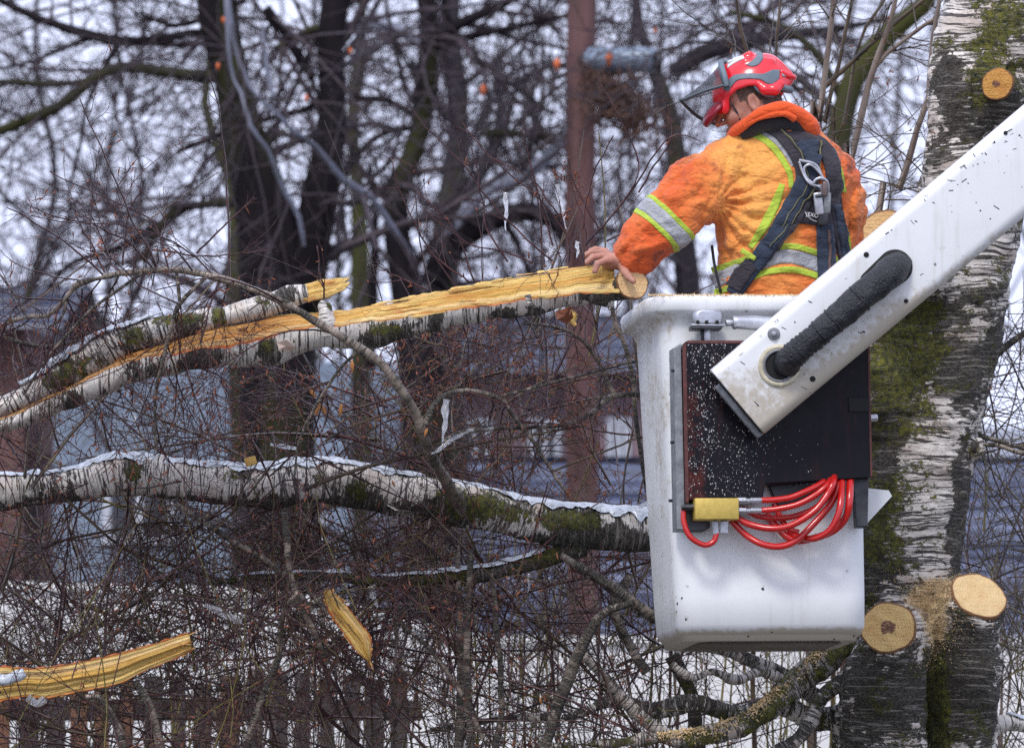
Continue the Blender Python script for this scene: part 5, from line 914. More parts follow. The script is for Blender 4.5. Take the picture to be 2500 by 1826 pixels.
# ---------------------------------------------------------------- loose torn pieces of wood
def plank(top_, low_, w0, name, label, dep=.02, tex=0):
    n = 60; rp = np.random.default_rng(int(abs(top_[0][0]) + 3)); a = crom(A(top_, float), n); b = crom(A(low_, float), n); m = 30; t = np.linspace(0, 1, m); G = []
    for i in range(n):
        row = []
        for j, q in enumerate(t):
            p = a[i] * (1 - q) + b[i] * q; jag = 3 * math.sin(i * 1.3) + 2 * math.sin(i * 2.9) if j in (0, m - 1) else 0
            row.append(L(p[0], p[1] + jag * .6, w0 - dep * math.sin(q * math.pi) * .6 - .004 * math.sin(q * 13 + i * .04) - .0022 * math.sin(q * 37 + 1 + i * .03) - .0018 * math.sin(q * 71 + i * .1)))
        G.append(row)
    G = A(G); V, F = sheet(G, np.broadcast_to(A([0, -1.0, 0]), G.shape), .004); back = G.reshape(-1, 3) + A([0, .03, 0]) * np.sin(np.tile(t, n) * np.pi)[:, None]; V[n * m:] = back + [0, .003, 0]
    e = np.tile(np.maximum(np.exp(-(t / .06) ** 2), np.exp(-((1 - t) / .06) ** 2)), n); e = np.concatenate([e, np.ones(n * m)]); s = np.repeat(np.linspace(0, 1, n), m) * np.linalg.norm(G[-1, 0] - G[0, 0]); bc = np.stack([np.tile(t * .12, n), 0 * s, s], 1); ex = np.clip(snoise(V, 9, 4) - .35, 0, .6) * tex
    pb = MB().add(V, F, bc=np.vstack([bc, bc]), ad=np.clip(e + ex, 0, 1))
    for k in range(16):   # torn fibres at the end and along both edges
        i = rp.integers(n - 6, n) if k < 8 else rp.integers(4, n - 4); j = rp.integers(0, m) if k < 8 else rp.choice([0, m - 1]); d = G[min(i + 1, n - 1), j] - G[max(i - 1, 0), j]; d /= np.linalg.norm(d); d = d + rp.normal(0, .22, 3); ln = rp.uniform(.012, .04)
        P3 = G[i, j] + d * np.linspace(-.012, ln, 6)[:, None]; Vq, Fq, bq = tube(P3, A([.003, .003, .0026, .002, .0012, .0004]), 5); pb.add(Vq, Fq, bc=bq, ad=np.full(len(Vq), .45))
    return tag(pb.build(name, M_wood), label, 'broken wood')
plank([(-60, 1640), (0, 1625), (70, 1630), (160, 1620), (260, 1600), (350, 1578), (420, 1555), (462, 1543)], [(-60, 1725), (0, 1712), (70, 1700), (110, 1705), (200, 1688), (290, 1670), (350, 1640), (420, 1612), (468, 1590)], -.05, 'torn_plank', 'long yellow torn half of a branch lying on twigs at the lower left', tex=1)
plank([(800, 1432), (840, 1470), (880, 1520), (905, 1555), (905, 1610)], [(788, 1445), (805, 1500), (850, 1560), (870, 1590), (900, 1615)], .0, 'torn_sliver', 'short orange edged torn sliver of wood hanging steeply in the thicket', tex=1.5)
q = LL([(-20, 1662, -.12), (30, 1655, -.13), (60, 1640, -.13)]); V, F, bc = tube(crom(q, 14), A([.016] * 14), 10, .006, 30, 3); tag(MB().add(V, F).build('ice_lump', M_ice), 'pale lump of ice on the left end of the torn yellow half', 'ice')
V, F, bc = tube(crom(LL([(68, 1700, -.1), (90, 1715, -.1), (110, 1705, -.1)]), 10), A([.012] * 10), 10, .005, 30, 5); tag(MB().add(V, F).build('ice_lump', M_icicle), 'clear drip of ice under the torn yellow half', 'ice')
# ---------------------------------------------------------------- bucket lift: bucket, boom, fittings
phi, tl_ = R(8.0), R(6.5)
BX = A([math.cos(phi), math.sin(phi), 0]); BY = A([-math.sin(phi) * math.cos(tl_), math.cos(phi) * math.cos(tl_), -math.sin(tl_)]); BZ = np.cross(BX, BY)
BM = A([BX, BY, BZ]); BO = L(1862, 724, -.33)
def Bk(p): return BO + A(p, float) @ BM
base = W(Bk([0, .28, -1.08]))[0]
K_ = thing('bucket_lift', 'white fibreglass lift bucket on a white boom carrying the orange clad worker', 'aerial lift', base)
# bucket shell: levels (z, x0, x1, y0, y1, corner)
def ring_b(z, x0, x1, y0, y1, r_): q = rrect((x1 - x0) / 2, (y1 - y0) / 2, r_, 8); return Bk(np.stack([q[:, 0] + (x0 + x1) / 2, q[:, 1] + (y0 + y1) / 2, np.full(len(q), z)], 1))
lv = [(-1.030, -.20, .245, .10, .44, .04), (-1.026, -.235, .28, .075, .465, .06), (-1.01, -.258, .296, .030, .485, .07), (-.985, -.272, .303, .004, .495, .075), (-.9, -.277, .304, .0, .50, .075), (-.5, -.292, .306, .0, .53, .075), (-.15, -.305, .308, .0, .55, .075), (-.085, -.308, .308, -.001, .553, .075), (-.065, -.318, .318, -.010, .56, .08), (-.05, -.345, .345, -.035, .585, .10), (-.042, -.352, .352, -.042, .592, .105), (-.012, -.355, .355, -.045, .595, .105), (-.002, -.350, .350, -.040, .59, .10), (.0, -.34, .34, -.03, .58, .095), (-.004, -.31, .31, .0, .55, .075), (-.03, -.300, .300, .008, .545, .07), (-.9, -.268, .29, .02, .485, .06), (-1.03, -.25, .28, .04, .47, .06)]
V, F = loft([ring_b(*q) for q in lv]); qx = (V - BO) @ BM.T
adv = np.clip(-(qx[:, 2] + .985) * 14, 0, .55) + .12 * (qx[:, 0] < -.27) + .10 * ((qx[:, 2] > -.13) & (qx[:, 2] < -.05)); bo = MB().add(V, F, ad=adv, bc=V).build('bucket', M_white, K_)  # dirt and painted shade on the bottom chamfer; left side and under-rim darkened
V, F = loft([ring_b(-1.0305, -.195, .24, .105, .435, .04), ring_b(-1.036, -.19, .235, .06, .43, .04)]); MB().add(V, F, ad=np.zeros(len(V))).build('underside', M_underside, bo)  # grey-brown colour holds both dirt and the shade beneath the bucket
# step wedge showing on the right
q = A([[.30, .02, -.575], [.376, .02, -.583], [.386, .02, -.60], [.30, .02, -.69]]); V = np.vstack([Bk(q), Bk(q + [0, .2, 0])]); MB().add(V, [A([[0, 3, 2, 1], [4, 5, 6, 7], [0, 1, 5, 4], [1, 2, 6, 5], [2, 3, 7, 6], [3, 0, 4, 7]])], ad=np.zeros(8)).build('step', M_white, bo, smooth=False)
# sawdust dusting on the rim
r = np.random.default_rng(3); n = 1500; px = r.uniform(-.35, .35, n); py = r.uniform(-.045, -.005, n) + 0; pz = np.full(n, .0015); c = Bk(np.stack([px, py, pz - (py < -.03) * .004], 1)); s_ = r.uniform(.001, .003, n)[:, None]; a = r.normal(size=(n, 3)) * s_; b2 = r.normal(size=(n, 3)) * s_
V = np.stack([c + a, c + b2, c - a, c + A([0, 0, .002])], 1).reshape(-1, 3); i = np.arange(n)[:, None] * 4; tag(MB().add(V, np.concatenate([i + A([0, 1, 2]), i + A([0, 3, 1]), i + A([1, 3, 2]), i + A([2, 3, 0])])).build('sawdust', M_dust, bo, smooth=False), kind='stuff')
# mounting case
def bb(x0, x1, y0, y1, z0, z1, name, mat_, parent, bev=.006, **k):
    V, F = boxm(Bk([(x0 + x1) / 2, (y0 + y1) / 2, (z0 + z1) / 2]), ((x1 - x0) / 2, (y1 - y0) / 2, (z1 - z0) / 2), BM, bev); return MB().add(V, F, ad=np.zeros(len(V)), bc=V).build(name, mat_, parent, **k)
cs_ = K_
out = A([[-.262, -.622], [-.262, -.165], [-.258, -.152], [-.245, -.146], [.30, -.146], [.302, -.30], [.302, -.555], [-.02, -.575], [-.03, -.622]]); n = len(out)
def slab(pts, y0, y1, name, mat_, parent, inset=.004, ad=0):
    pts = A(pts, float); c = pts.mean(0); ins = c + (pts - c) * (1 - inset / np.linalg.norm(pts - c, axis=1)[:, None]); rings = [Bk(np.stack([p[:, 0], np.full(len(p), y), p[:, 1]], 1)) for p, y in ((ins, y0), (pts, y0 + .003), (pts, y1 - .003), (ins, y1))]
    V, F = loft(rings); F[1] = F[1]; 
    return MB().add(V, F, ad=np.clip(-.12 - ((V - BO) @ BM.T)[:, 0] * 1.1, -.4, .3) if ad == 9 else np.full(len(V), ad * 1.), bc=V).build(name, mat_, parent, smooth=False)
mc = slab(out, -.095, -.03, 'mounting_case', M_black, K_, ad=9)
slab([[-.288, -.71], [-.288, -.165], [-.266, -.15], [-.264, -.71]], -.085, -.002, 'side_plate', M_plate, mc)
slab([[-.2635, -.63], [-.2635, -.165], [-.2560, -.150], [-.2520, -.157], [-.253, -.63]], -.0975, -.094, 'rust_edge', M_rust, mc); slab([[-.2560, -.150], [-.2470, -.1445], [.30, -.1445], [.30, -.152], [-.2470, -.153]], -.0975, -.094, 'rust_edge', M_rust, mc)
slab([[.298, -.555], [.298, -.15], [.304, -.15], [.304, -.555]], -.097, -.03, 'rust_edge', M_rust, mc)
slab([[-.262, -.71], [-.262, -.622], [-.18, -.622], [-.182, -.70], [-.2, -.71]], -.05, -.004, 'bracket', M_dsteel, K_); slab([[.262, -.70], [.255, -.55], [.302, -.55], [.296, -.70]], -.05, -.004, 'strut', M_dsteel, K_); slab([[.03, -.64], [.0, -.57], [.16, -.57], [.14, -.60]], -.03, -.004, 'bracket', M_dsteel, K_)
hz = slab([[.235, -.36], [.235, -.315], [.301, -.315], [.301, -.36]], -.099, -.094, 'notch', M_hole, mc)
rd = np.random.default_rng(31); nd = 2300; zx = -.255 + np.abs(rd.normal(0, .14, nd)); zz = rd.uniform(-.61, -.155, nd); okd = (zx < .29) & ((zz > -.55) | (zx < -.04)); zx, zz = zx[okd], zz[okd]; clp = snoise(np.stack([zx, 0 * zx, zz], 1), 16, 3) > rd.uniform(-.9, .5, len(zx)); zx, zz = zx[clp], zz[clp]; nd = len(zx)
cd = Bk(np.stack([zx, np.full(nd, -.0958), zz], 1)); sd_ = (.0005 + .0016 * rd.uniform(0, 1, nd) ** 3)[:, None]; u1 = BX * sd_; u2 = BZ * sd_ * rd.uniform(.8, 2.2, (nd, 1)); u3 = BY * -.0009
Vd = np.stack([cd + u1, cd + u2, cd - u1, cd - u2, cd + u3], 1).reshape(-1, 3); i = np.arange(nd)[:, None] * 5; tag(MB().add(Vd, np.concatenate([i + A(q) for q in ([0, 1, 4], [1, 2, 4], [2, 3, 4], [3, 0, 4])])).build('sawdust_specks', simple('pale_specks', (.5, .5, .47), .5), mc, smooth=False), kind='stuff')
def Pk(px, py, y):   # photo point on the plane y of the bucket frame
    w_ = -.33 + y
    for _ in range(6):
        p = L(px, py, w_); q = (p - BO) @ BM.T; w_ += (y - q[1]) * .98
    return L(px, py, w_)
# valve block, fittings and coiled red hoses
q = (Pk(1748, 1243, -.10) - BO) @ BM.T; vb = bb(q[0] - .066, q[0] + .066, q[1] - .02, q[1] + .04, q[2] - .032, q[2] + .032, 'valve_block', M_brass, K_, .003)
def fit(a, b, r_, name='fitting', m_=None, parent=None, sides=6): V, F = rod(a, b, r_, sides, .2); return MB().add(V, F).build(name, m_ or M_steel, parent or vb, smooth=False)
for yy in (1222, 1247):
    fit(Pk(1800, yy, -.10), Pk(1822, yy, -.10), .0105); fit(Pk(1822, yy, -.10), Pk(1832, yy, -.10), .0075, sides=14); fit(Pk(1832, yy - 1, -.10), Pk(1864, yy - 1, -.10), .0085, sides=14)
fit(Pk(1745, 1272, -.09), Pk(1748, 1305, -.09), .010); fit(Pk(1768, 1272, -.09), Pk(1768, 1303, -.09), .013); fit(Pk(1664, 1238, -.09), Pk(1698, 1238, -.09), .010, 'fitting', M_dsteel)
def hose(pts, r_=.0072, name='hose'):
    r_ *= 1.28
    P3 = crom(A([Pk(*p) for p in pts]), 70); V, F, bc = tube(P3, r_, 14); return MB().add(V, F).build(name, M_red, K_)
hose([(1860, 1221, -.10), (1890, 1220, -.105), (1930, 1214, -.11), (1970, 1198, -.11), (2005, 1180, -.10), (2020, 1165, -.06)])
hose([(1860, 1246, -.10), (1900, 1242, -.11), (1950, 1230, -.12), (1995, 1205, -.12), (2022, 1180, -.11), (2030, 1160, -.06)])
hose([(1800, 1265, -.08), (1830, 1280, -.09), (1880, 1290, -.11), (1930, 1283, -.13), (1985, 1250, -.14), (2018, 1210, -.13), (2034, 1178, -.12), (2038, 1155, -.06)], .008)
hose([(1785, 1270, -.06), (1820, 1305, -.07), (1860, 1328, -.09), (1905, 1334, -.10), (1945, 1318, -.10), (1990, 1275, -.09), (2028, 1230, -.09), (2045, 1190, -.09), (2046, 1155, -.05)], .008)
hose([(1925, 1300, -.04), (1955, 1312, -.07), (1990, 1314, -.10), (2025, 1295, -.12), (2045, 1260, -.13), (2053, 1220, -.12), (2056, 1160, -.07)], .008)
hose([(1870, 1255, -.03), (1895, 1285, -.04), (1935, 1318, -.06), (1985, 1314, -.06), (2035, 1295, -.08), (2065, 1262, -.10), (2074, 1220, -.11), (2076, 1160, -.07)], .0088)
hose([(1810, 1240, -.05), (1860, 1262, -.05), (1930, 1262, -.06), (1990, 1240, -.08), (2025, 1205, -.09), (2036, 1160, -.05)], .007)
hose([(1890, 1230, -.02), (1905, 1262, -.03), (1925, 1290, -.04), (1950, 1300, -.05)], .007)
hose([(1668, 1240, -.08), (1670, 1275, -.085), (1685, 1310, -.09), (1718, 1330, -.09), (1742, 1322, -.09), (1750, 1300, -.09)], .0066)
hose([(2068, 1255, -.07), (2070, 1220, -.09), (2072, 1160, -.06)], .0055)
# clamp and rod above the case
cl = MB(); q = (Pk(1725, 782, -.06) - BO) @ BM.T
rings = [ring_b(q[2] + z, q[0] - hw, q[0] + hw, q[1] - .03, q[1] + .03, .02) for z, hw in ((-.012, .045), (-.010, .047), (.012, .046), (.022, .042), (.027, .034), (.028, .02))]
V, F = loft(rings); cl = MB().add(V, F).build('swivel_head', M_steel, K_)
bb(q[0] - .052, q[0] + .050, q[1] - .034, q[1] + .034, q[2] - .021, q[2] - .015, 'flange_plate', M_steel, cl, .002); bb(q[0] - .050, q[0] + .042, q[1] - .032, q[1] + .032, q[2] - .030, q[2] - .0215, 'flange_plate', M_dsteel, cl, .002)
for dx in (-.026, .001, .033):
    c = Pk(1725 + dx * 800, 786, -.0965); V, F = rod(c, c + BY * .01, .0055, 12); MB().add(V, F).build('hole', M_hole, cl)
V, F = rod(Pk(1727, 800, -.06), Pk(1728, 838, -.06), .0115, 12); MB().add(V, F).build('post', M_steel, K_); V, F = rod(Pk(1714, 800, -.05), Pk(1716, 838, -.05), .006, 10); MB().add(V, F).build('post', M_dsteel, K_)
V, F = rod(Pk(1772, 788, -.07), Pk(1790, 788, -.07), .010, 14); MB().add(V, F).build('rod_neck', M_steel, K_)
P3 = A([Pk(x, y, -.075) for x, y in ((1788, 788), (1790, 788), (1800, 787), (1840, 788), (1880, 793), (1960, 805))]); V, F, _ = tube(P3, A([.017, .0205, .0195, .022, .024, .024]), 18); MB().add(V, F).build('ball_joint', M_steel, K_)
# valves on the right edge of the case
for a, b, r_, m_ in (((2112, 868), (2112, 905), .010, M_steel), ((2112, 905), (2112, 925), .013, M_cream), ((2112, 925), (2112, 960), .012, M_dsteel), ((2112, 975), (2112, 1005), .012, simple('orange_valve', (.5, .09, .03), .4))):
    V, F = rod(Pk(*a, -.06), Pk(*b, -.06), r_, 12); MB().add(V, F).build('valve', m_, K_)
V, F = rod(Pk(2100, 1022, -.06), Pk(2142, 1020, -.06), .011, 12); MB().add(V, F).build('spigot', M_steel, K_)
for x, y in ((1644, 1080), (1640, 1222), (1646, 905)): V, F = rod(Pk(x, y, -.08), Pk(x - 6, y, -.085), .005, 8); MB().add(V, F).build('bolt', M_dsteel, K_)
# boom
E = A([.7660, 0, .6428]); Nn_ = A([-.6428, 0, .7660]); WD = A([0, 1.0, 0]); w_b = -.60; q0 = L(1801, 982, w_b); half = 102 * 19.4 / FPX
def Bm(s, t, w_): return q0 + E * s + Nn_ * t + WD * w_
def bring(s, hw, d0, d1, r_, sh=0.0): q = rrect(hw, (d1 - d0) / 2, r_, 8); return A([Bm(s + sh * a, a, b + (d0 + d1) / 2) for a, b in q])
ss = np.concatenate([[0, .004], np.linspace(.06, 3.4, 40)]); grow_ = lambda s: half * (1 + .024 * s)
rings = [bring(s, grow_(s) * (.985 if s == 0 else 1), .0, .20, .034, .0) for s in ss]; V, F = loft(rings); s_ = (V - q0) @ E; t_ = (V - q0) @ Nn_
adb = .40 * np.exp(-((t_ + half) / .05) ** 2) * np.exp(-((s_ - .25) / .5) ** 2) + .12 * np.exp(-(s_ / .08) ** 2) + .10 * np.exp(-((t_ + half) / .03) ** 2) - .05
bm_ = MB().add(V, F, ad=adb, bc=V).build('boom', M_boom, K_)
def bslab(s0, s1, t0, t1, d0, d1, name, mat_, parent, bev=.004): V, F = boxm(Bm((s0 + s1) / 2, (t0 + t1) / 2, (d0 + d1) / 2), ((s1 - s0) / 2, (t1 - t0) / 2, (d1 - d0) / 2), A([E, Nn_, WD]), bev); return MB().add(V, F, ad=np.zeros(len(V)), bc=V).build(name, mat_, parent)
bslab(-.024, .002, -half * .99, half * .62, .03, .19, 'end_plate', M_plate, bm_, .006); bslab(-.006, .001, -half * .93, half * .93, .012, .03, 'end_gap', M_hole, bm_, .002)
def disc_b(px, py, r_, d0, d1, name, mat_, parent=None, sides=32, bev=.15):
    c = L(px, py, w_b); V, F = rod(c + WD * d0, c + WD * d1, r_, sides, bev); return MB().add(V, F, ad=np.zeros(len(V)), bc=V).build(name, mat_, parent or bm_)
def torus_b(px, py, Rr_, r_, d, name, mat_, sq=1.0):
    c = L(px, py, w_b); th = np.linspace(0, 2 * np.pi, 48); P_ = A([c + E * math.cos(a) * Rr_ * sq + Nn_ * math.sin(a) * Rr_ + WD * d for a in th]); V, F, _ = tube(P_, r_, 10, caps=False); return MB().add(V, F).build(name, mat_, bm_)
gr = torus_b(1903, 893, .055, .009, .0, 'grommet', M_cream); torus_b(1903, 893, .046, .005, -.004, 'grommet_ring', M_plate); disc_b(1903, 893, .046, -.003, .01, 'port', M_hole)
# long slot with the hose sleeve leaving the boom
q = [L(2185, 652, w_b), L(2135, 694, w_b)]; n = 20; pts = []
for k in range(n): a = -math.pi / 2 + math.pi * k / (n - 1); pts.append(q[0] + E * math.cos(a) * .052 + Nn_ * math.sin(a) * .052)
for k in range(n): a = math.pi / 2 + math.pi * k / (n - 1); pts.append(q[1] + E * math.cos(a) * .046 + Nn_ * math.sin(a) * .046)
pts = A(pts); V, F = loft([pts + WD * -.0025, pts + WD * .01]); MB().add(V, F).build('slot', M_hole, bm_)
P3 = crom(A([L(1915, 890, w_b + .06), L(1918, 888, w_b - .005), L(1935, 870, w_b - .035), L(1990, 822, w_b - .05), L(2060, 762, w_b - .052), L(2120, 710, w_b - .05), L(2165, 672, w_b - .035), L(2190, 650, w_b - .005), L(2200, 640, w_b + .05)]), 90)
rr = crom(A([[0, .036], [.1, .037], [.3, .036], [.5, .040], [.7, .044], [.9, .043], [1, .036]]), 90)[:, 1]; k = np.linspace(0, 1, 90); rr = rr + .0025 * np.sin(k * 240) * (k < .42) * (k > .04) + .002 * np.abs(np.sin(k * 55)) * (k < .5)
V, F, bc = tube(P3, rr, 28, .004, 22, 6); slv = MB().add(V, F).build('hose_sleeve', M_rubber, bm_)
for a_, nm in ((.36, 0), (.45, 1), (.62, 2)):
    i = int(a_ * 90); V, F, _ = tube(P3[i:i + 2], rr[i] + .003, 28); MB().add(V, F).build('sleeve_fold', M_rubber, slv)
bo_ = disc_b(1889, 815, .0185, -.006, .01, 'washer', M_plate); disc_b(1889, 815, .0075, -.016, -.004, 'bolt', M_steel, bo_, 6)
for x, y, r_ in ((1984, 925, .0085), (2115, 622, .008), (2212, 735, .0065), (2455, 325, .006)): disc_b(x, y, r_, -.0025, .01, 'hole', M_hole)
# scratches and gouges in the paint
r = np.random.default_rng(12); mb = MB()
for k in range(44):
    px, py = (r.uniform(1760, 2480), 0); yl = 906 - (px - 1729) * .838; tt = r.choice([r.uniform(16, 60), r.uniform(16, 250)], p=[.8, .2]); py = yl + tt; a = R(r.choice([r.normal(25, 12), r.normal(-40, 15)])); ln = r.uniform(.002, .010); d = A([math.cos(a), 0, math.sin(a)]); c = L(px, py, w_b)
    if tt < 16: continue
    V, F = rod(c - d * ln - WD * .0008, c + d * ln - WD * .0008, r.uniform(.0007, .0018), 6); V[:, 1] = w_b + (V[:, 1] - w_b) * .4; mb.add(V, F)
tag(mb.build('scratches', M_dsteel, bm_), kind='stuff')
for k in range(8):   # faint embossed lines beside the port
    pass
# grip edge: bark chips along the upper edge
# ---------------------------------------------------------------- the worker
WK = thing('person', 'worker in orange jacket, red helmet and black harness leaning from the lift bucket', 'person', W(L(1885, 1500, -.10))[0])
f_ = A([-.90, .08, -.40]); f_ /= np.linalg.norm(f_); h_ = A([0, 0, 1.]) - f_ * f_[2]; h_ /= np.linalg.norm(h_); s_v = np.cross(h_, f_); HM = A([f_, s_v, h_]); HC = L(1830, 245, -.01); HS = .96
def H(a, b, c): return HC + HS * A([a, b, c], float) @ HM
body = Field(L(1425, 1560, .0) - [0, .30, .02], L(2140, 120, 0) + [.03, .34, 0.02], .0036)
k = .02
class HF:
    def __init__(s, f): s.f = f
    def ell(s, c, r, M=None, k=.01, mode='add'): s.f.ell(c, tuple(q * HS for q in r), M, k, mode)
    def cone(s, a, b, ra, rb, k=.01, mode='add'): s.f.cone(a, b, ra * HS, rb * HS, k, mode)
body_ = body; body = HF(body_)
# head
body.ell(H(-.005, 0, .03), (.098, .077, .108), HM, k); body.ell(H(.032, 0, -.045), (.066, .060, .080), HM, .03); body.cone(H(.06, .0, -.10), H(.075, 0, -.105), .036, .03, .03)
body.cone(H(.082, .034, .013), H(.094, 0, .012), .014, .014, .015); body.cone(H(.082, -.034, .013), H(.094, 0, .012), .014, .014, .015)
body.ell(H(.062, .046, -.03), (.026, .02, .02), HM, .02); body.ell(H(.062, -.046, -.03), (.026, .02, .02), HM, .02)
body.ell(H(.096, .031, -.010), (.014, .015, .009), HM, .008, 'sub'); body.ell(H(.096, -.031, -.010), (.014, .015, .009), HM, .008, 'sub')
body.ell(H(.080, .031, -.010), (.0125, .0125, .0125), HM, .003); body.ell(H(.080, -.031, -.010), (.0125, .0125, .0125), HM, .003)
body.cone(H(.096, 0, .004), H(.123, 0, -.028), .008, .0115, .010); body.ell(H(.108, .011, -.033), (.012, .008, .008), HM, .006); body.ell(H(.108, -.011, -.033), (.012, .008, .008), HM, .006)
body.cone(H(.092, .018, -.066), H(.100, 0, -.063), .007, .008, .006); body.cone(H(.092, -.018, -.066), H(.100, 0, -.063), .007, .008, .006); body.cone(H(.090, .016, -.078), H(.097, 0, -.079), .007, .009, .006); body.cone(H(.090, -.016, -.078), H(.097, 0, -.079), .007, .009, .006)
body.cone(H(-.02, .066, -.055), H(.055, .035, -.098), .020, .018, .025)
for sg in (1, -1):   # ears
    c = H(-.012, .079 * sg, -.020); body.ell(c, (.019, .008, .033), HM, .006); body.ell(H(-.010, .087 * sg, -.016), (.010, .006, .018), HM, .004, 'sub'); body.cone(H(-.02, .083 * sg, .008), H(-.028, .082 * sg, -.022), .0045, .004, .003); body.cone(H(-.028, .082 * sg, -.022), H(-.012, .08 * sg, -.048), .004, .006, .003)
body = body_
# neck, torso, arms, legs
nk = L(1905, 350, .02); body.cone(H(-.035, 0, -.05), nk, .056, .062, .03)
body.ell(L(1915, 440, .0), (.165, .105, .19), None, .04); body.ell(L(1905, 640, .0), (.15, .10, .20), None, .05); body.ell(L(1900, 800, .0), (.155, .11, .12), None, .05)
body.chain([(L(1790, 405, -.03), .06), (L(1715, 455, -.06), .055), (L(1652, 522, -.09), .045), (L(1605, 566, -.10), .042), (L(1545, 626, -.105), .029), (L(1520, 640, -.10), .026)], .03)
body.chain([(L(2035, 430, .04), .06), (L(2040, 560, .06), .05), (L(2000, 700, .16), .04), (L(1965, 720, .22), .032)], .03)
for sx in (-1, 1): body.chain([(L(1900 + 62 * sx, 860, 0.0), .085), (L(1895 + 70 * sx, 1150, -.06), .058), (L(1890 + 72 * sx, 1440, -.05), .045)], .03); body.chain([(L(1890 + 72 * sx, 1470, -.05), .042), (L(1880 + 80 * sx, 1490, -.20 if sx < 0 else .05), .035)], .02)
# left hand: palm and five separate fingers over the wood
pw = -.10; hk = .008
body.ell(L(1503, 636, pw), (.046, .034, .026), A([[.97, 0, .2], [0, 1, 0], [-.2, 0, .97]]), .012); body.cone(L(1520, 640, pw), L(1490, 634, pw), .022, .020, .01)
kn = [(1479, 636, -.136), (1471, 626, -.114), (1470, 618, -.090), (1476, 613, -.066)]; tips = [((1459, 644, -.160), (1452, 662, -.164)), ((1447, 628, -.132), (1432, 641, -.138)), ((1444, 616, -.098), (1428, 624, -.100)), ((1455, 608, -.066), (1442, 612, -.064))]
for q, (a, b), rr_ in zip(kn, tips, (.0106, .0108, .0104, .0094)):
    body.cone(L(1500, 634, q[2] * .6 + pw * .4), L(*q), .012, rr_ + .0010, .004); body.cone(L(*q), L(*a), rr_ + .0004, rr_ * .95, .0015); body.cone(L(*a), L(*b), rr_, rr_ * .85, .002)
body.chain([(L(1520, 648, -.115), .016), (L(1526, 664, -.150), .0125), (L(1536, 677, -.178), .0115), (L(1546, 686, -.190), .0100)], .006)
# right hand resting out of sight on the far rim
rc = L(1950, 722, .235); body.ell(rc, (.03, .042, .015), None, .01)
for q in (-.027, -.009, .009, .026): body.cone(rc + A([q, .03, 0]), rc + A([q * 1.2, .075, -.012]), .009, .008, .005); body.cone(rc + A([q * 1.2, .075, -.012]), rc + A([q * 1.2, .085, -.04]), .008, .007, .003)
body.cone(rc + A([-.03, -.01, 0]), rc + A([-.055, .02, -.02]), .011, .009, .006)
V, F = body.mesh(); V = smoothV(V, F, 1, .4); x, y = topx(V); q = (V - HC) @ HM.T / HS
skin_hair = (q[:, 2] > -.002) & (q[:, 0] < .030) & (np.abs(q[:, 1]) < .0775) & (q[:, 0] > -.12) & (y < 420) | ((q[:, 0] < -.035) & (q[:, 2] > -.06) & (y < 420)) | ((np.abs(q[:, 1]) < .079) & (q[:, 0] < .012) & (q[:, 0] > -.12) & (q[:, 2] > -.02) & (y < 420))
fh = skin_hair[F].all(1); MB_ = MB().add(V, F[~fh], 0).add(V, F[fh], 1)
Vw = W(V); ob_ = mk('body', Vw, [np.concatenate([F[~fh], F[fh]])], [M_skin, M_hair], WK, True, None, np.concatenate([np.zeros((~fh).sum(), int), np.ones(fh.sum(), int)]))
# cropped hair shows under the helmet; eyebrows and a short beard shadow come with the skin
# jacket
jk = Field(L(1480, 880, -.28), L(2160, 300, .3) + [.02, 0, .03], .0042); k = .05
jk.ell(L(1915, 430, .0), (.185, .135, .17), None, k); jk.ell(L(1905, 560, .0), (.186, .135, .20), None, k); jk.ell(L(1908, 700, .0), (.186, .14, .16), None, k); jk.cone(L(1840, 780, 0), L(1975, 780, 0), .11, .11, k); jk.ell(L(1905, 372, .01), (.13, .10, .07), None, .05)
jk.cone(L(1768, 372, -.02), L(1830, 352, -.01), .040, .05, .03); jk.chain([(L(1788, 402, -.03), .082), (L(1713, 455, -.06), .088), (L(1650, 520, -.09), .080), (L(1605, 566, -.10), .070), (L(1560, 612, -.105), .056), (L(1545, 627, -.105), .050)], .035)
jk.chain([(L(2035, 425, .04), .078), (L(2042, 510, .05), .078), (L(2040, 590, .07), .072), (L(2000, 700, .16), .060), (L(1975, 715, .19), .055)], .035)
jk.cone(L(1545, 627, -.105), L(1500, 672, -.105), .034, .034, .004, 'sub')
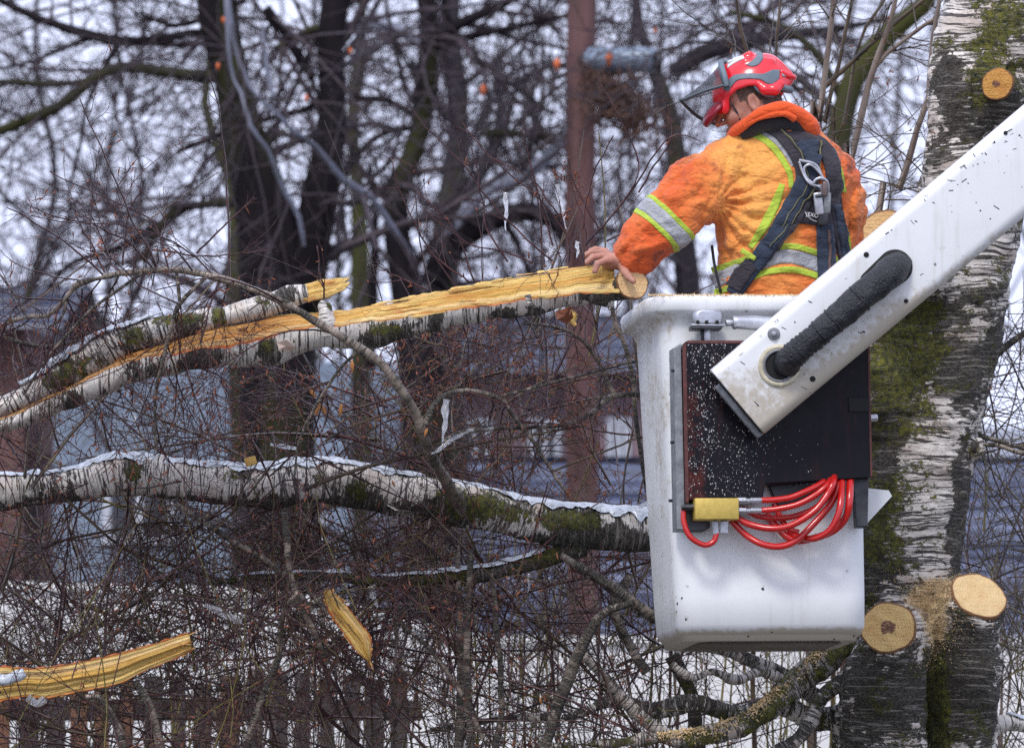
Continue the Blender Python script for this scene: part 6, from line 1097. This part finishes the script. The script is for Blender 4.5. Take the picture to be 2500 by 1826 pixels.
def folds(g):
    x, y = topx(g); o = np.zeros(len(g))
    arm = 1 / (1 + np.exp((x - 1745) / 14)); back = 1 - arm
    # diagonal drag folds converging to the armpit and across the lower back
    def ridge(u, s=1.6): return 1 - np.abs(((u + snoise(g, 7, 3) * .5) % 1) * 2 - 1) ** s
    a = np.arctan2(y - 500, x - 1750); o -= back * .011 * ridge(a * 2.6 + .2) * np.exp(-((np.hypot(x - 1750, y - 500) - 90) / 110) ** 2)
    o -= back * .011 * ridge((x * .55 + y * 1.0) / 62) * np.exp(-((x - 1850) / 90) ** 2 - ((y - 560) / 90) ** 2)
    o -= back * .010 * ridge((y - .3 * x) / 42) * np.exp(-((x - 1950) / 60) ** 2 - ((y - 610) / 50) ** 2)
    o -= back * .013 * ridge((x * .9 + y * .35) / 36) * np.exp(-((x - 2080) / 50) ** 2 - ((y - 500) / 120) ** 2)
    o -= arm * .009 * ridge((x * .8 + y * .55) / 58)
    o -= arm * .006 * ridge((x * .5 - y * .8) / 60) * np.exp(-((x - 1590) / 60) ** 2)
    o += .0085 * snoise(g, 5, 5) + .0045 * (1 - 2 * np.abs(snoise(g * [1, 1, 1.6], 11, 6)))
    o += .0045 * np.exp(-(((x - 1762) + (y - 400) * -.12) / 3.5) ** 2) * (y > 335) * (y < 500)     # armhole seam
    return o
jk.displace(folds)
V, F = jk.mesh(); V = smoothV(V, F, 1, .4); x, y = topx(V)
# cuts: hem and cuff stay rounded; faded cloth on the shoulder and upper back
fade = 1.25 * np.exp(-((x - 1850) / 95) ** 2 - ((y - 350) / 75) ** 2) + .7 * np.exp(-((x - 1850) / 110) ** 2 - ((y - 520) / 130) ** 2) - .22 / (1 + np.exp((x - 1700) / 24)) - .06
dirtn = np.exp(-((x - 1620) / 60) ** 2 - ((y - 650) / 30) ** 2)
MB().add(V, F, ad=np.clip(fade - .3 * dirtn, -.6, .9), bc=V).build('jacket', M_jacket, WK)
def onj(A1, A2, name, mat_, **kw): V, F = drape_px(jk, A1, A2, **kw); return MB().add(V, F, bc=V, ad=np.zeros(len(V))).build(name, mat_, WK)
def bandj(path, wd, name, mat_, **kw): V, F = band_px(jk, path, wd, **kw); return MB().add(V, F, bc=V, ad=np.zeros(len(V))).build(name, mat_, WK)
# reflective tapes
bandj([(1795, 326), (1840, 330), (1875, 348), (1905, 382), (1928, 425), (1932, 460)], [10, 15, 16, 14, 12], 'lime_tape', M_yel, th=.0022, n=40)
bandj([(1815, 317), (1858, 322), (1890, 338), (1916, 368), (1938, 405)], [10, 17, 18, 16, 12], 'silver_tape', M_sil, th=.0024, n=40)
bandj([(1910, 450), (1892, 500), (1870, 545), (1845, 585), (1832, 605)], [14, 22, 24, 20, 14], 'lime_tape', M_yel, th=.0022)
bandj([(2035, 382), (2050, 420), (2062, 470)], [14, 14, 8], 'lime_tape', M_yel, th=.0022); bandj([(2052, 530), (2068, 580), (2072, 625)], [14, 14, 10], 'lime_tape', M_yel, th=.0022); bandj([(2060, 560), (2064, 600), (2062, 640)], [8, 10, 10], 'silver_tape', M_sil, th=.0026)
bandj([(1738, 662), (1770, 650), (1800, 640), (1850, 622), (1890, 606), (1940, 602), (1990, 616), (2060, 640), (2110, 650)], 14, 'lime_tape', M_yel, th=.0024, n=60)
bandj([(1740, 690), (1770, 676), (1810, 658), (1860, 640), (1900, 628), (1940, 628), (1990, 644), (2050, 668), (2100, 680)], [34, 34, 34, 36, 34], 'silver_tape', M_sil, th=.0020, n=60)
bandj([(1745, 715), (1780, 704), (1820, 686), (1860, 668), (1900, 660), (1945, 660), (1995, 674), (2050, 694)], 15, 'lime_tape', M_yel, th=.0024, n=60)
ax_ = L(1605, 566, -.10) - L(1650, 520, -.09); ax_ /= np.linalg.norm(ax_); ac = L(1632, 540, -.095)
for t0, t1, nm, mt_ in ((-.015, -.001, 'lime_tape', M_yel), (-.001, .041, 'silver_tape', M_sil), (.041, .056, 'lime_tape', M_yel)): V, F = ring_on(jk, ac, ax_, t0, t1, 72, 6, .0025, .2); MB().add(V, F, bc=V, ad=np.zeros(len(V))).build(nm, mt_, WK)
# cuff and inner sleeve
V, F, _ = tube(crom(A([L(1572, 612, -.105), L(1556, 626, -.105), L(1540, 636, -.104)]), 10), A([.052, .053, .051, .050, .049, .049, .048, .047, .044, .038]), 28, .003, 20, 2); MB().add(V, F, bc=V, ad=np.zeros(len(V))).build('cuff', M_dk, WK)
V, F, _ = tube(crom(A([L(1545, 632, -.104), L(1528, 638, -.102), L(1513, 641, -.10)]), 8), A([.036, .036, .034, .033, .032, .031, .030, .026]), 24, .002, 30, 2); MB().add(V, F, bc=V, ad=np.zeros(len(V))).build('shirt_cuff', M_collar, WK)
# collar roll and fleece lining
def roll(pts, name, mat_, n=60, seed=0, sides=20, lump=.004):
    C = crom(A([[*L(p[0], p[1], p[3]), p[2]] for p in pts]), n); V, F, bc = tube(C[:, :3], C[:, 3], sides, lump, 14, seed); return MB().add(V, F, bc=V, ad=np.zeros(len(V))).build(name, mat_, WK)
roll([(1780, 332, .010, -.02), (1800, 318, .015, -.07), (1832, 292, .017, -.105), (1862, 275, .018, -.12), (1892, 266, .018, -.125), (1922, 265, .020, -.12), (1950, 282, .025, -.10), (1976, 308, .029, -.07), (1982, 330, .022, -.03), (1975, 330, .022, .02), (1940, 310, .024, .08), (1880, 300, .024, .10), (1820, 312, .022, .07), (1785, 330, .014, .0)], 'collar', M_collar, seed=2)
roll([(1802, 322, .006, -.085), (1838, 298, .009, -.118), (1872, 283, .010, -.132), (1915, 279, .010, -.135), (1940, 292, .010, -.12)], 'collar_fold', M_collar, 40, 5)
roll([(1812, 328, .022, -.06), (1850, 306, .026, -.085), (1890, 296, .030, -.09), (1930, 296, .030, -.085), (1962, 318, .026, -.06), (1970, 340, .02, -.03)], 'fleece_lining', M_dk, 40, 7)
roll([(1885, 336, .02, -.07), (1925, 328, .026, -.075), (1955, 345, .02, -.065), (1975, 362, .012, -.06)], 'back_yoke', M_jacket, 30, 9)
# harness
def web(path, wd, name='strap', mat_=None, th=.006, **kw): return bandj(path, wd, name, mat_ or M_web, th=th, **kw)
web([(1868, 312), (1905, 330), (1938, 368), (1958, 410), (1960, 450), (1948, 490), (1925, 530), (1890, 575)], [22, 30, 34, 36, 40, 46, 50, 40], 'shoulder_pad', M_pad, .011, n=60, m=9)
web([(1985, 345), (2010, 365), (2028, 400), (2036, 450), (2042, 520), (2050, 580), (2066, 650)], [30, 36, 36, 32, 34, 34, 30], 'shoulder_pad', M_pad, .011, n=60, m=9)
web([(1900, 330), (1935, 335), (1970, 345), (2000, 362)], [12, 26, 30, 26], 'yoke_strap', M_pad, .012); web([(1948, 350), (1972, 378), (1992, 402)], [20, 26, 26], 'yoke_strap', M_web, .015)
web([(1978, 345), (1975, 400), (1978, 445), (1985, 470)], [34, 40, 40, 30], 'strap', M_web, .013); web([(1968, 385), (2000, 395)], 26, 'strap_keeper', M_web, .019)
web([(1962, 440), (1940, 490), (1905, 555), (1868, 612), (1835, 660), (1795, 718)], [38, 40, 40, 40, 38, 34], 'strap', M_web, .0165, n=60)
web([(1988, 440), (1975, 485), (1948, 535), (1900, 600), (1850, 660), (1820, 700)], [10, 12, 12, 12, 10], 'strap_edge', M_pad, .014, n=60)
onj([(1945, 520), (1965, 480), (1995, 470), (2030, 480)], [(1930, 545), (1960, 546), (1995, 552), (2040, 555)], 'back_pad', M_pad, th=.010, n=30, m=12)
web([(1838, 642), (1815, 672), (1795, 705)], [40, 40, 38], 'buckle_sleeve', M_pad, .020)
web([(2010, 550), (2013, 600), (2016, 690)], [36, 42, 40], 'strap', M_web, .014, n=50); web([(2018, 560), (2019, 620), (2020, 690)], 5, 'strap_seam', simple('rust_thread', (.16, .09, .07), .7), .017)
web([(2040, 500), (2052, 560), (2062, 640)], [22, 24, 24], 'strap', M_web, .014)
for pth in ([(1905, 322), (1945, 362), (1968, 412), (1968, 455), (1938, 500), (1905, 555)], [(2002, 350), (1998, 400), (2003, 440)], [(1985, 462), (1962, 490), (1935, 540), (1880, 600)]): web(pth, 2.2, 'piping', simple('green_piping', (.16, .15, .07), .7), .0185, n=50, m=3)
def jp(px, py, off):
    V0 = L(px, py, -.5); V1 = L(px, py, .5); d = V1 - V0; t = jk.hit(V0[None], d[None], 1.0)[0]; return V0 + d * (t if t == t else .35) + A([0, -off, 0])
def wire(pts, r_, name, mat_, off=.03, n=50, close=False, sides=10):
    P3 = A([jp(x, y, o) for x, y, o in pts]); P3 = crom(np.vstack([P3, P3[:1]]) if close else P3, n); V, F, _ = tube(P3, r_, sides); return MB().add(V, F).build(name, mat_, WK)
wire([(1950, 395, .028), (1960, 425, .030), (1975, 448, .034), (1998, 455, .036), (2010, 448, .034), (2006, 432, .032), (1990, 412, .030), (1975, 403, .028), (1962, 412, .028), (1968, 435, .03), (1985, 450, .034)], .0042, 'd_ring', M_steel, n=80)
wire([(1950, 392, .026), (1990, 404, .028), (2008, 440, .032)], .005, 'd_ring', M_steel)
wire([(1984, 450, .036), (1990, 440, .040), (2004, 436, .042), (2018, 446, .040), (2021, 470, .036), (2018, 480, .034), (2006, 480, .034), (2004, 462, .036), (1996, 455, .04)], .0045, 'karabiner', M_steel)
def box_on(px, py, hw, hh, hd, off, name, mat_, rot=0.0, bev=.004, parent=None): c = jp(px, py, off); M = A([[math.cos(rot), 0, math.sin(rot)], [0, 1, 0], [-math.sin(rot), 0, math.cos(rot)]]); V, F = boxm(c, (hw, hd, hh), M, bev); return MB().add(V, F, bc=V, ad=np.zeros(len(V))).build(name, mat_, parent or WK)
bk = box_on(1997, 498, .0135, .034, .009, .036, 'buckle', M_steel, .12); box_on(2017, 497, .012, .032, .010, .040, 'buckle_side', M_plate, -.03, parent=bk); box_on(1998, 480, .012, .005, .011, .040, 'buckle_bar', M_dsteel, .1, parent=bk); box_on(2012, 462, .009, .022, .006, .040, 'buckle_tongue', simple('worn_brass', (.16, .12, .11), .4, .6), -.05, parent=bk)
box_on(1826, 622, .026, .008, .004, .024, 'keeper_tag', M_yel, -.55, .003); box_on(2008, 535, .016, .020, .010, .034, 'swivel', M_dsteel, 0)
# printed oval badge on the back pad
wire([(1995, 542, .0205), (1983, 538, .0205), (1970, 528, .0205), (1965, 518, .0205)], .0012, 'badge_arc', M_txt, n=20, sides=6)
tc = bpy.data.curves.new('badge_text', 'FONT'); tc.body = '(EXO'; tc.size = .0165; tc.extrude = .0003; to = bpy.data.objects.new('badge_lettering', tc); COL.objects.link(to); to.parent = WK; p = jp(1966, 527, .0215); to.location = Vector(W(p)[0] - wloc(WK)); to.rotation_euler = (R(90) + PITCH, R(10), 0); tc.materials.append(M_txt)
bpy.context.view_layer.update(); me_ = bpy.data.meshes.new_from_object(to.evaluated_get(bpy.context.evaluated_depsgraph_get())); l_, r_e = to.location.copy(), to.rotation_euler.copy(); bpy.data.objects.remove(to)
to = bpy.data.objects.new('badge_lettering', me_); COL.objects.link(to); to.parent = WK; to.location = l_; to.rotation_euler = r_e
# helmet
hf = Field(HC - .20, HC + [.20, .20, .22], .0032); HO = (.02)
hf.ell(H(-.018, 0, .026), (.124, .100, .108), HM, .01); hf.cone(H(-.09, .0, .065), H(-.130, 0, .015), .042, .026, .03)
for yy in (-.03, 0, .03): hf.cone(H(.06, yy, .118), H(-.06, yy * 1.3, .130), .009, .011, .012)       # crest ribs
hf.cone(H(-.04, .055, .112), H(-.115, .045, .078), .014, .011, .008); hf.cone(H(-.04, -.055, .112), H(-.115, -.045, .078), .014, .011, .008)
hf.op(lambda g: (lambda q: np.maximum(q[..., 2] * 0 + -(q[..., 2] - (-.002 + .20 * np.clip(q[..., 0], -.2, .2) * -.35 - .035 * (q[..., 0] < -.05))), -9) * -1 * -1)((g - HC) @ HM.T.astype(np.float32)) * -1 * -1, HC - .2, HC + .2, .006, 'sub') if False else None
def cutter(g):   # material below the helmet rim line
    q = (g - HC.astype(np.float32)) @ HM.T.astype(np.float32) / HS; x_ = q[..., 0]
    rim = np.interp(x_, [-.16, -.12, -.085, -.06, -.02, .02, .05, .075, .10, .15], [.00, -.02, -.010, .018, .036, .040, .030, -.004, -.008, .0]); return (q[..., 2] - rim) * .8
hf.op(cutter, HC - .2, HC + .2, .006, 'sub'); hf.ell(H(-.018, 0, .018), (.112, .089, .100), HM, .004, 'sub')
for sg in (1, -1): hf.ell(H(.078, .066 * sg, .006), (.014, .010, .020), A([[.8, 0, .6], [0, 1, 0], [-.6, 0, .8]]) @ HM, .012); 
V, F = hf.mesh(); V = smoothV(V, F, 1, .4); hl = MB().add(V, F).build('helmet', M_helm, WK)
pk = Field(HC - .22, HC + .22, .0034); pk.ell(H(.108, 0, .006), (.060, .082, .028), A([[.92, 0, -.39], [0, 1, 0], [.39, 0, .92]]) @ HM, .004); pk.ell(H(.098, 0, -.008), (.060, .082, .028), A([[.92, 0, -.39], [0, 1, 0], [.39, 0, .92]]) @ HM, .004, 'sub'); pk.ell(H(0, 0, .03), (.100, .080, .12), HM, .004, 'sub'); V, F = pk.mesh(); MB().add(V, F).build('peak', M_helmdk, hl)
for sg in (1, -1):   # raised ear muffs at the back
    m_ = Field(HC - .22, HC + .22, .0034); c = H(-.062, .100 * sg, .012); m_.chain([(H(-.050, .096 * sg, .030), .012), (H(-.062, .100 * sg, .004), .015), (H(-.088, .096 * sg, -.008), .016), (H(-.112, .080 * sg, .002), .014)], .010); V, F = m_.mesh(); mu = MB().add(V, F).build('ear_muff', M_helm, hl)
    P3 = crom(A([H(-.036, .088 * sg, .036), H(-.042, .092 * sg, .014), H(-.056, .090 * sg, -.010), H(-.078, .084 * sg, -.026)]), 20); V, F, _ = tube(P3, .007, 12, .001, 20); MB().add(V, F).build('ear_cushion', M_hgrey, mu)
P3 = crom(A([H(-.10, .07, .0), H(-.125, .03, -.02), H(-.128, -.02, -.02), H(-.10, -.07, .0)]), 20); V, F, _ = tube(P3, .012, 10); MB().add(V, F).build('nape_band', M_hgrey, hl)
P3 = crom(A([H(-.125, .050, .040), H(-.150, .03, .014), H(-.156, -.0, .010), H(-.135, -.045, .03)]), 20); V, F, _ = tube(P3, .010, 10); V2 = V; MB().add(V2, F).build('rear_lip', M_helm, hl)
def onh(A1, A2, name, mat_, **kw): kw.setdefault('th', .0028); V, F = drape_px(hf, A1, A2, tmax=1.0, **kw); return MB().add(V, F, bc=V, ad=np.zeros(len(V))).build(name, mat_, hl)
onh([(1766, 219), (1778, 198), (1795, 184), (1830, 180), (1862, 181), (1885, 172), (1903, 172)], [(1778, 224), (1790, 207), (1803, 196), (1832, 193), (1858, 196), (1874, 206), (1900, 210)], 'grey_decal', M_hgrey, n=60, m=9)
onh([(1846, 131), (1846, 140), (1835, 150), (1822, 160)], [(1862, 132), (1862, 146), (1850, 160), (1836, 164)], 'grey_decal', M_hgrey, n=30, m=6); onh([(1778, 152), (1795, 142), (1815, 137)], [(1776, 168), (1795, 155), (1818, 144)], 'white_decal', M_txt, n=20, m=5)
onh([(1905, 172), (1925, 180), (1932, 188)], [(1910, 188), (1924, 190), (1930, 196)], 'grey_decal', M_steel, n=16, m=5)
# raised mesh visor with frame
An = [L(1772, 208, -.10), L(1762, 180, -.085), L(1760, 158, -.05), L(1762, 152, .0), L(1775, 160, .06), L(1790, 200, .10)]
Bn_ = [L(1664, 246, -.085), L(1660, 243, -.060), L(1668, 252, -.02), L(1688, 272, .03), L(1712, 290, .075), L(1748, 304, .13)]
a_ = crom(A(An), 30); b_ = crom(A(Bn_), 30); t = np.linspace(0, 1, 16)[None, :, None]; G = a_[:, None] * (1 - t) + b_[:, None] * t; G[..., 2] += .004 * np.sin(t[..., 0] * np.pi); i = np.arange(29)[:, None] * 16; j = np.arange(15)[None]
u_ = np.cumsum(np.linalg.norm(np.diff(b_, axis=0, prepend=b_[:1]), axis=1)); bcv = np.stack([np.broadcast_to(u_[:, None], G.shape[:2]), np.broadcast_to(t[0, :, 0] * .14, G.shape[:2]), 0 * G[..., 0]], -1)
vz = MB().add(G.reshape(-1, 3), np.stack([i + j, i + j + 1, i + 17 + j, i + 16 + j], -1).reshape(-1, 4), bc=bcv.reshape(-1, 3)).build('mesh_visor', M_mesh, hl)
for P_, rr_ in ((a_, .008), (b_, .0055), (G[0], .0055), (G[-1], .005)): V, F, _ = tube(P_, rr_, 10); MB().add(V, F).build('visor_frame', M_frame, vz)
V, F, _ = tube(crom(A([L(1774, 212, -.10), L(1770, 190, -.096), L(1764, 170, -.08), L(1760, 154, -.04)]), 20), .009, 12); MB().add(V, F).build('visor_hinge', M_hgrey, vz)
# chin strap
P3 = crom(A([H(.055, .078, .012), H(.05, .066, -.03), H(.052, .058, -.06), H(.048, .04, -.10)]), 20); V, F, _ = tube(P3, .0035, 6); MB().add(V, F).build('chin_strap', M_pad, hl)
P3 = crom(A([H(.098, .045, .012), H(.090, .056, -.010), H(.07, .072, -.004)]), 8)
# trousers and boots inside the bucket
tf = Field(L(1790, 1490, -.2) - [.05, .05, .02], L(2010, 780, .2) + [.05, .05, .02], .009); tf.ell(L(1905, 830, 0), (.165, .125, .13), None, .04)
for sx in (-1, 1): tf.chain([(L(1900 + 62 * sx, 860, 0), .10), (L(1895 + 70 * sx, 1150, -.06), .075), (L(1890 + 72 * sx, 1440, -.05), .062)], .03)
V, F = tf.mesh(); MB().add(V, F, bc=V, ad=np.zeros(len(V))).build('trousers', M_trs, WK)
for sx in (-1, 1): V, F, _ = tube(crom(A([L(1890 + 72 * sx, 1420, -.05), L(1889 + 73 * sx, 1470, -.06), L(1882 + 78 * sx, 1492, -.13), L(1878 + 80 * sx, 1497, -.20)]), 14), A([.06] * 6 + [.052] * 5 + [.045, .04, .025]), 16); MB().add(V, F).build('boot', M_boot, WK)
# yellow-handled tool clip seen left of the harness
V, F, _ = tube(crom(A([L(1738, 600, -.04), L(1745, 650, -.07), L(1760, 715, -.09)]), 12), .0045, 8); MB().add(V, F, bc=V, ad=np.zeros(len(V))).build('lanyard', M_dk, WK)
# ---------------------------------------------------------------- thicket of fallen birch tops, shrubs and saplings
def seeds(n, x0, x1, y0, y1, w0, w1, ln, r0, dirs, seed, K=10, arc=.12, ypow=1.0):
    r = np.random.default_rng(seed); px = r.uniform(x0, x1, n); py = y0 + (y1 - y0) * r.uniform(0, 1, n) ** ypow; w_ = r.uniform(w0, w1, n); out = np.zeros((n, K, 3)); out[:, 0] = A([L(a, b, c) for a, b, c in zip(px, py, w_)])
    a = np.radians(r.choice(dirs, n) + r.normal(0, 22, n)); d = np.stack([np.cos(a), r.normal(0, .25, n), np.sin(a)], 1); d /= np.linalg.norm(d, axis=1)[:, None]; l_ = r.uniform(*ln, n) / (K - 1); bend = r.normal(size=(n, 3)) * arc * [1, .4, 1]
    for k in range(1, K): d = d + bend / 3 + r.normal(size=(n, 3)) * .05; d /= np.linalg.norm(d, axis=1)[:, None]; out[:, k] = out[:, k - 1] + d * l_[:, None]
    rad = r.uniform(*r0, n)[:, None] * np.linspace(1, .45, K)[None]; k = keep(out); return out[k], rad[k]
def lv_(per, length, K=6, droop=.02, wig=.17, **k): return dict(per=per, length=length, ang=k.pop('ang', (25, 75)), K=K, droop=droop, wig=wig, tip=.6, zsq=k.pop('zsq', .6), **k)
def mass(name, label, parts, cat='undergrowth'):
    lists = []; 
    for (sd, lv, seed, filt) in parts: lists += [sd] + multi(sd[0], sd[1], lv, seed, filt)
    return lists
def stuffmesh(name, label, cat, lists, mats, catk, seed, sides=3):
    mb = MB(); r = np.random.default_rng(seed)
    for q, (a, ra) in enumerate(lists):
        pick = r.integers(0, 10, len(a)); sel = (pick < 7, (pick >= 7) & (pick < 9), pick == 9)
        for m_, s_ in enumerate(sel):
            if s_.any(): V, F, bc = twigmesh(a[s_], ra[s_] * 1.35, sides if ra[s_].mean() < .004 else 6); mb.add(V, F, m_, bc=bc)
    ends = np.concatenate([a.reshape(-1, 3) for a, _ in lists[-2:] if len(a)]); n = int(catk); c = ends[r.integers(0, len(ends), n)]; d = r.normal(size=(n, 3)); d[:, 2] -= .8; d /= np.linalg.norm(d, axis=1)[:, None]; ln = r.uniform(.007, .024, n)
    PLc = c[:, None] + d[:, None] * (ln[:, None] * np.linspace(0, 1, 4)[None])[..., None]; RDc = A([.0012, .0028, .0025, .0008])[None] * r.uniform(.7, 1.3, (n, 1)); V, F, bc = twigmesh(PLc, RDc, 4); mb.add(V, F, 3, bc=bc)
    o = mb.build(name, mats, None); return tag(o, label, cat, kind='stuff')
nobk = lambda y_: (lambda a: topx(a)[1].min(1) > y_)
low = seeds(240, -200, 1640, 1330, 1900, .25, 1.7, (.35, 1.0), (.0018, .0042), [60, 80, 100, 120, 30, 150, 200, -20], 61, ypow=.8)
midL = seeds(72, -200, 900, 930, 1500, .12, 1.0, (.3, .8), (.0016, .0034), [-60, -90, -120, 30, 150], 62)
midR = seeds(84, 850, 1640, 830, 1400, .30, 1.3, (.3, .9), (.0016, .0038), [60, 90, 120, 20, 160, -80], 63)
L1 = [lv_(5, (.15, .5), 7, rmin=.0014), lv_(4, (.06, .24), 6, rmin=.0010), lv_(1.5, (.02, .09), 4, rmin=.0009)]
stuffmesh('undergrowth', 'dense tangle of fine reddish brown birch twigs filling the lower left', 'undergrowth', mass('', '', [(low, L1, 71, nobk(1240)), (midL, L1, 72, nobk(860)), (midR, L1, 73, nobk(745))]), [M_twig, M_twig2, M_twigg, M_catkin], 2200, 81)
big = seeds(46, -150, 1600, 900, 1850, .2, 1.0, (.5, 1.3), (.0032, .0062), [20, 60, 90, 120, 160, -30], 68, arc=.16)
stuffmesh('fallen_branches', 'thicker dark curving branches running through the lower left tangle', 'branches', mass('', '', [(big, [lv_(4, (.15, .5), 7, rmin=.0014), lv_(3, (.05, .2), 5, rmin=.001)], 76, nobk(800))]), [M_twig2, M_twig, M_sap, M_catkin], 160, 84)
front = seeds(60, -100, 1300, 1400, 1900, -.30, .05, (.25, .7), (.0014, .0026), [60, 100, 140, 20], 66)
stuffmesh('fallen_twigs', 'thin loose twigs crossing in front of the torn yellow wood at the lower left', 'twigs', mass('', '', [(front, [lv_(4, (.1, .35), 6, rmin=.001), lv_(3, (.03, .14), 5, rmin=.0008)], 74, nobk(1350))]), [M_twig, M_twig2, M_twigg, M_catkin], 160, 82)
rt = seeds(120, 2350, 2640, 850, 1900, .9, 2.2, (.25, .8), (.0016, .0036), [60, 90, 120, 30, 150], 67)
stuffmesh('undergrowth', 'thin brown and yellow green twigs right of the white trunk', 'undergrowth', mass('', '', [(rt, [lv_(5, (.12, .4), 6, rmin=.0013), lv_(3, (.04, .2), 5, rmin=.0009)], 75, nobk(700))]), [M_twig2, M_twigg, M_twig, M_catkin], 120, 83)
# upright shrubs rooted in the ground
shr = [(110, 22.2, 'shrub with dark stems under the torn yellow half at the lower left'), (420, 22.6, 'shrub with thin upright stems before the picket fence'), (700, 21.9, 'shrub with crossing stems below the pale garden wall sweep'), (960, 22.4, 'tall shrub under the short orange edged sliver'),
       (1180, 21.7, 'shrub with straight stems left of the lichen covered fork'), (1400, 22.3, 'shrub with olive stems beneath the mossy limb end'), (1600, 22.0, 'shrub with close stems beneath the bucket corner'), (1860, 22.6, 'shrub with dark stems under the bucket'), (2470, 23.0, 'shrub with yellowish stems at the lower right edge')]
for k, (px_, d_, lb) in enumerate(shr):
    r = np.random.default_rng(200 + k); g0 = W(L(px_, 1826, d_ - 20))[0]; g0[2] = 0; sh = thing('shrub', lb, 'shrub', g0, 'leafless shrubs of the thicket'); n = 13; PLs = []; RDs = []
    for q in range(n):
        top_ = L(px_ + r.normal(0, 110), r.uniform(1180, 1560) if px_ > 900 else r.uniform(1360, 1640), d_ - 20 + r.normal(0, .2)); b0 = invW(g0 + A([r.normal(0, .12), r.normal(0, .12), 0]))[0]; md = (top_ + b0) / 2 + r.normal(0, .07, 3); PLs.append(crom(A([b0, md, top_]), 14)); RDs.append(np.linspace(r.uniform(.005, .010), .002, 14))
    mt = [M_twig2, M_twigg, M_sap][k % 3]
    mb = MB(); V, F, bc = twigmesh(A(PLs), A(RDs), 6); mb.add(V, F, bc=bc); tag(mb.build('stems', mt, sh), kind='stuff')
    ls = multi(A(PLs), A(RDs), [lv_(9, (.15, .5), 7, -.04, .12, tmin=.5, ang=(20, 55), rmin=.0014, rmax=.003), lv_(4, (.05, .22), 5, -.02, .14, rmin=.001)], 210 + k); build_twigs(ls, 'twigs', M_twig2 if k % 2 else M_twig, sh, 3, catk=30, seed=k)
# saplings behind the worker
SAP = [('sapling', 'dark straight sapling rising right of the helmet', M_sap, [[(1975, 420, 7), (1990, 330, 8), (2000, 271, 8), (2019, 145, 7), (2034, 0, 6), (2040, -80, 5)]], 2.0),
       ('sapling', 'brown sapling forking above the right shoulder', M_sap, [[(2060, 560, 9), (2073, 426, 9), (2097, 290, 9), (2131, 170, 8), (2160, 92, 7), (2187, 0, 6), (2200, -80, 5)], [(2131, 170, 5), (2190, 110, 5), (2303, 29, 4), (2360, -20, 4)]], 2.2),
       ('sapling', 'pale sapling standing beside the white trunk', M_sap, [[(2140, 560, 9), (2165, 504, 9), (2203, 436, 9), (2232, 339, 8), (2269, 232, 7), (2271, 145, 6), (2296, 0, 5), (2300, -60, 5)]], 1.6),
       ('sapling', 'thin crossing sapling behind the brown forked one', M_twig2, [[(1985, 460, 6), (2010, 320, 6), (2040, 180, 5), (2060, 100, 5), (2082, 0, 4), (2090, -60, 4)], [(2000, 240, 5), (2024, 203, 6), (2160, 77, 5), (2257, 0, 5), (2330, -60, 4)]], 2.5),
       ('sapling', 'slender dark sapling between the two stouter ones', M_twig2, [[(2030, 480, 5), (2040, 350, 5), (2063, 290, 5), (2092, 111, 4), (2155, 0, 4), (2180, -60, 3)]], 2.8),
       ('sapling', 'two thin upright stems rising behind the helmet', M_twig2, [[(1840, 420, 5), (1838, 250, 5), (1826, 130, 5), (1806, 60, 4), (1795, 0, 4), (1790, -80, 4)], [(1890, 400, 4), (1893, 250, 4), (1893, 135, 4), (1896, 80, 4), (1906, 0, 3), (1910, -80, 3)]], 2.4)]
for k, (nm, lb, mt, ls, w_) in enumerate(SAP):
    g0 = W(L(ls[0][0][0], 1826, w_))[0]; g0[2] = 0; sp_ = thing(nm, lb, 'sapling', g0, 'saplings behind the worker'); PLs = []; RDs = []
    for q, pts in enumerate(ls):
        P3 = LL([(p[0], p[1], w_) for p in pts]); rr = A([p[2] * (20 + w_) / FPX for p in pts])
        if q == 0: P3 = np.vstack([invW(g0)[0], P3]); rr = np.concatenate([[rr[0] * 1.5], rr])
        C = crom(np.hstack([P3, rr[:, None]]), 40); P3, rr = C[:, :3], C[:, 3]; P3 = P3 + .006 * np.stack([snoise(P3, 5, k + u) for u in (1, 2, 3)], 1); V, F, bc = tube(P3, rr, 8, .0008, 40, k); MB().add(V, F, bc=bc).build('stem', mt, sp_); PLs.append(P3[12:] if q == 0 else P3); RDs.append(rr[12:] if q == 0 else rr)
    ls_ = multi(PLs, RDs, [lv_(12, (.2, .65), 8, .0, .13, ang=(30, 75), rmin=.0018, rmax=.0034), lv_(4.5, (.07, .28), 6, .0, .15, rmin=.0012), lv_(3.5, (.012, .07), 4, 0, .1, rmin=.0009)], 240 + k, lambda a: (topx(a)[1].max(1) < 640) & (topx(a)[0].min(1) > 1560)); build_twigs(ls_, 'twigs', M_twig2, sp_, 3, catk=12, seed=k)
# low crossing twigs at the worker's right shoulder and beyond the boom
sd = seeds(26, 1990, 2300, 300, 560, .6, 1.2, (.25, .6), (.0016, .003), [10, 30, 170, 150], 91)
lists = [sd] + multi(sd[0], sd[1], [lv_(4, (.06, .25), 6, rmin=.0012), lv_(3, (.015, .07), 4, rmin=.0009)], 92, lambda a: (topx(a)[0].max(1) < 2330) & (topx(a)[1].min(1) > 200)); build_twigs(lists, 'twigs', M_twig2, T_, 3, catk=10, seed=9)
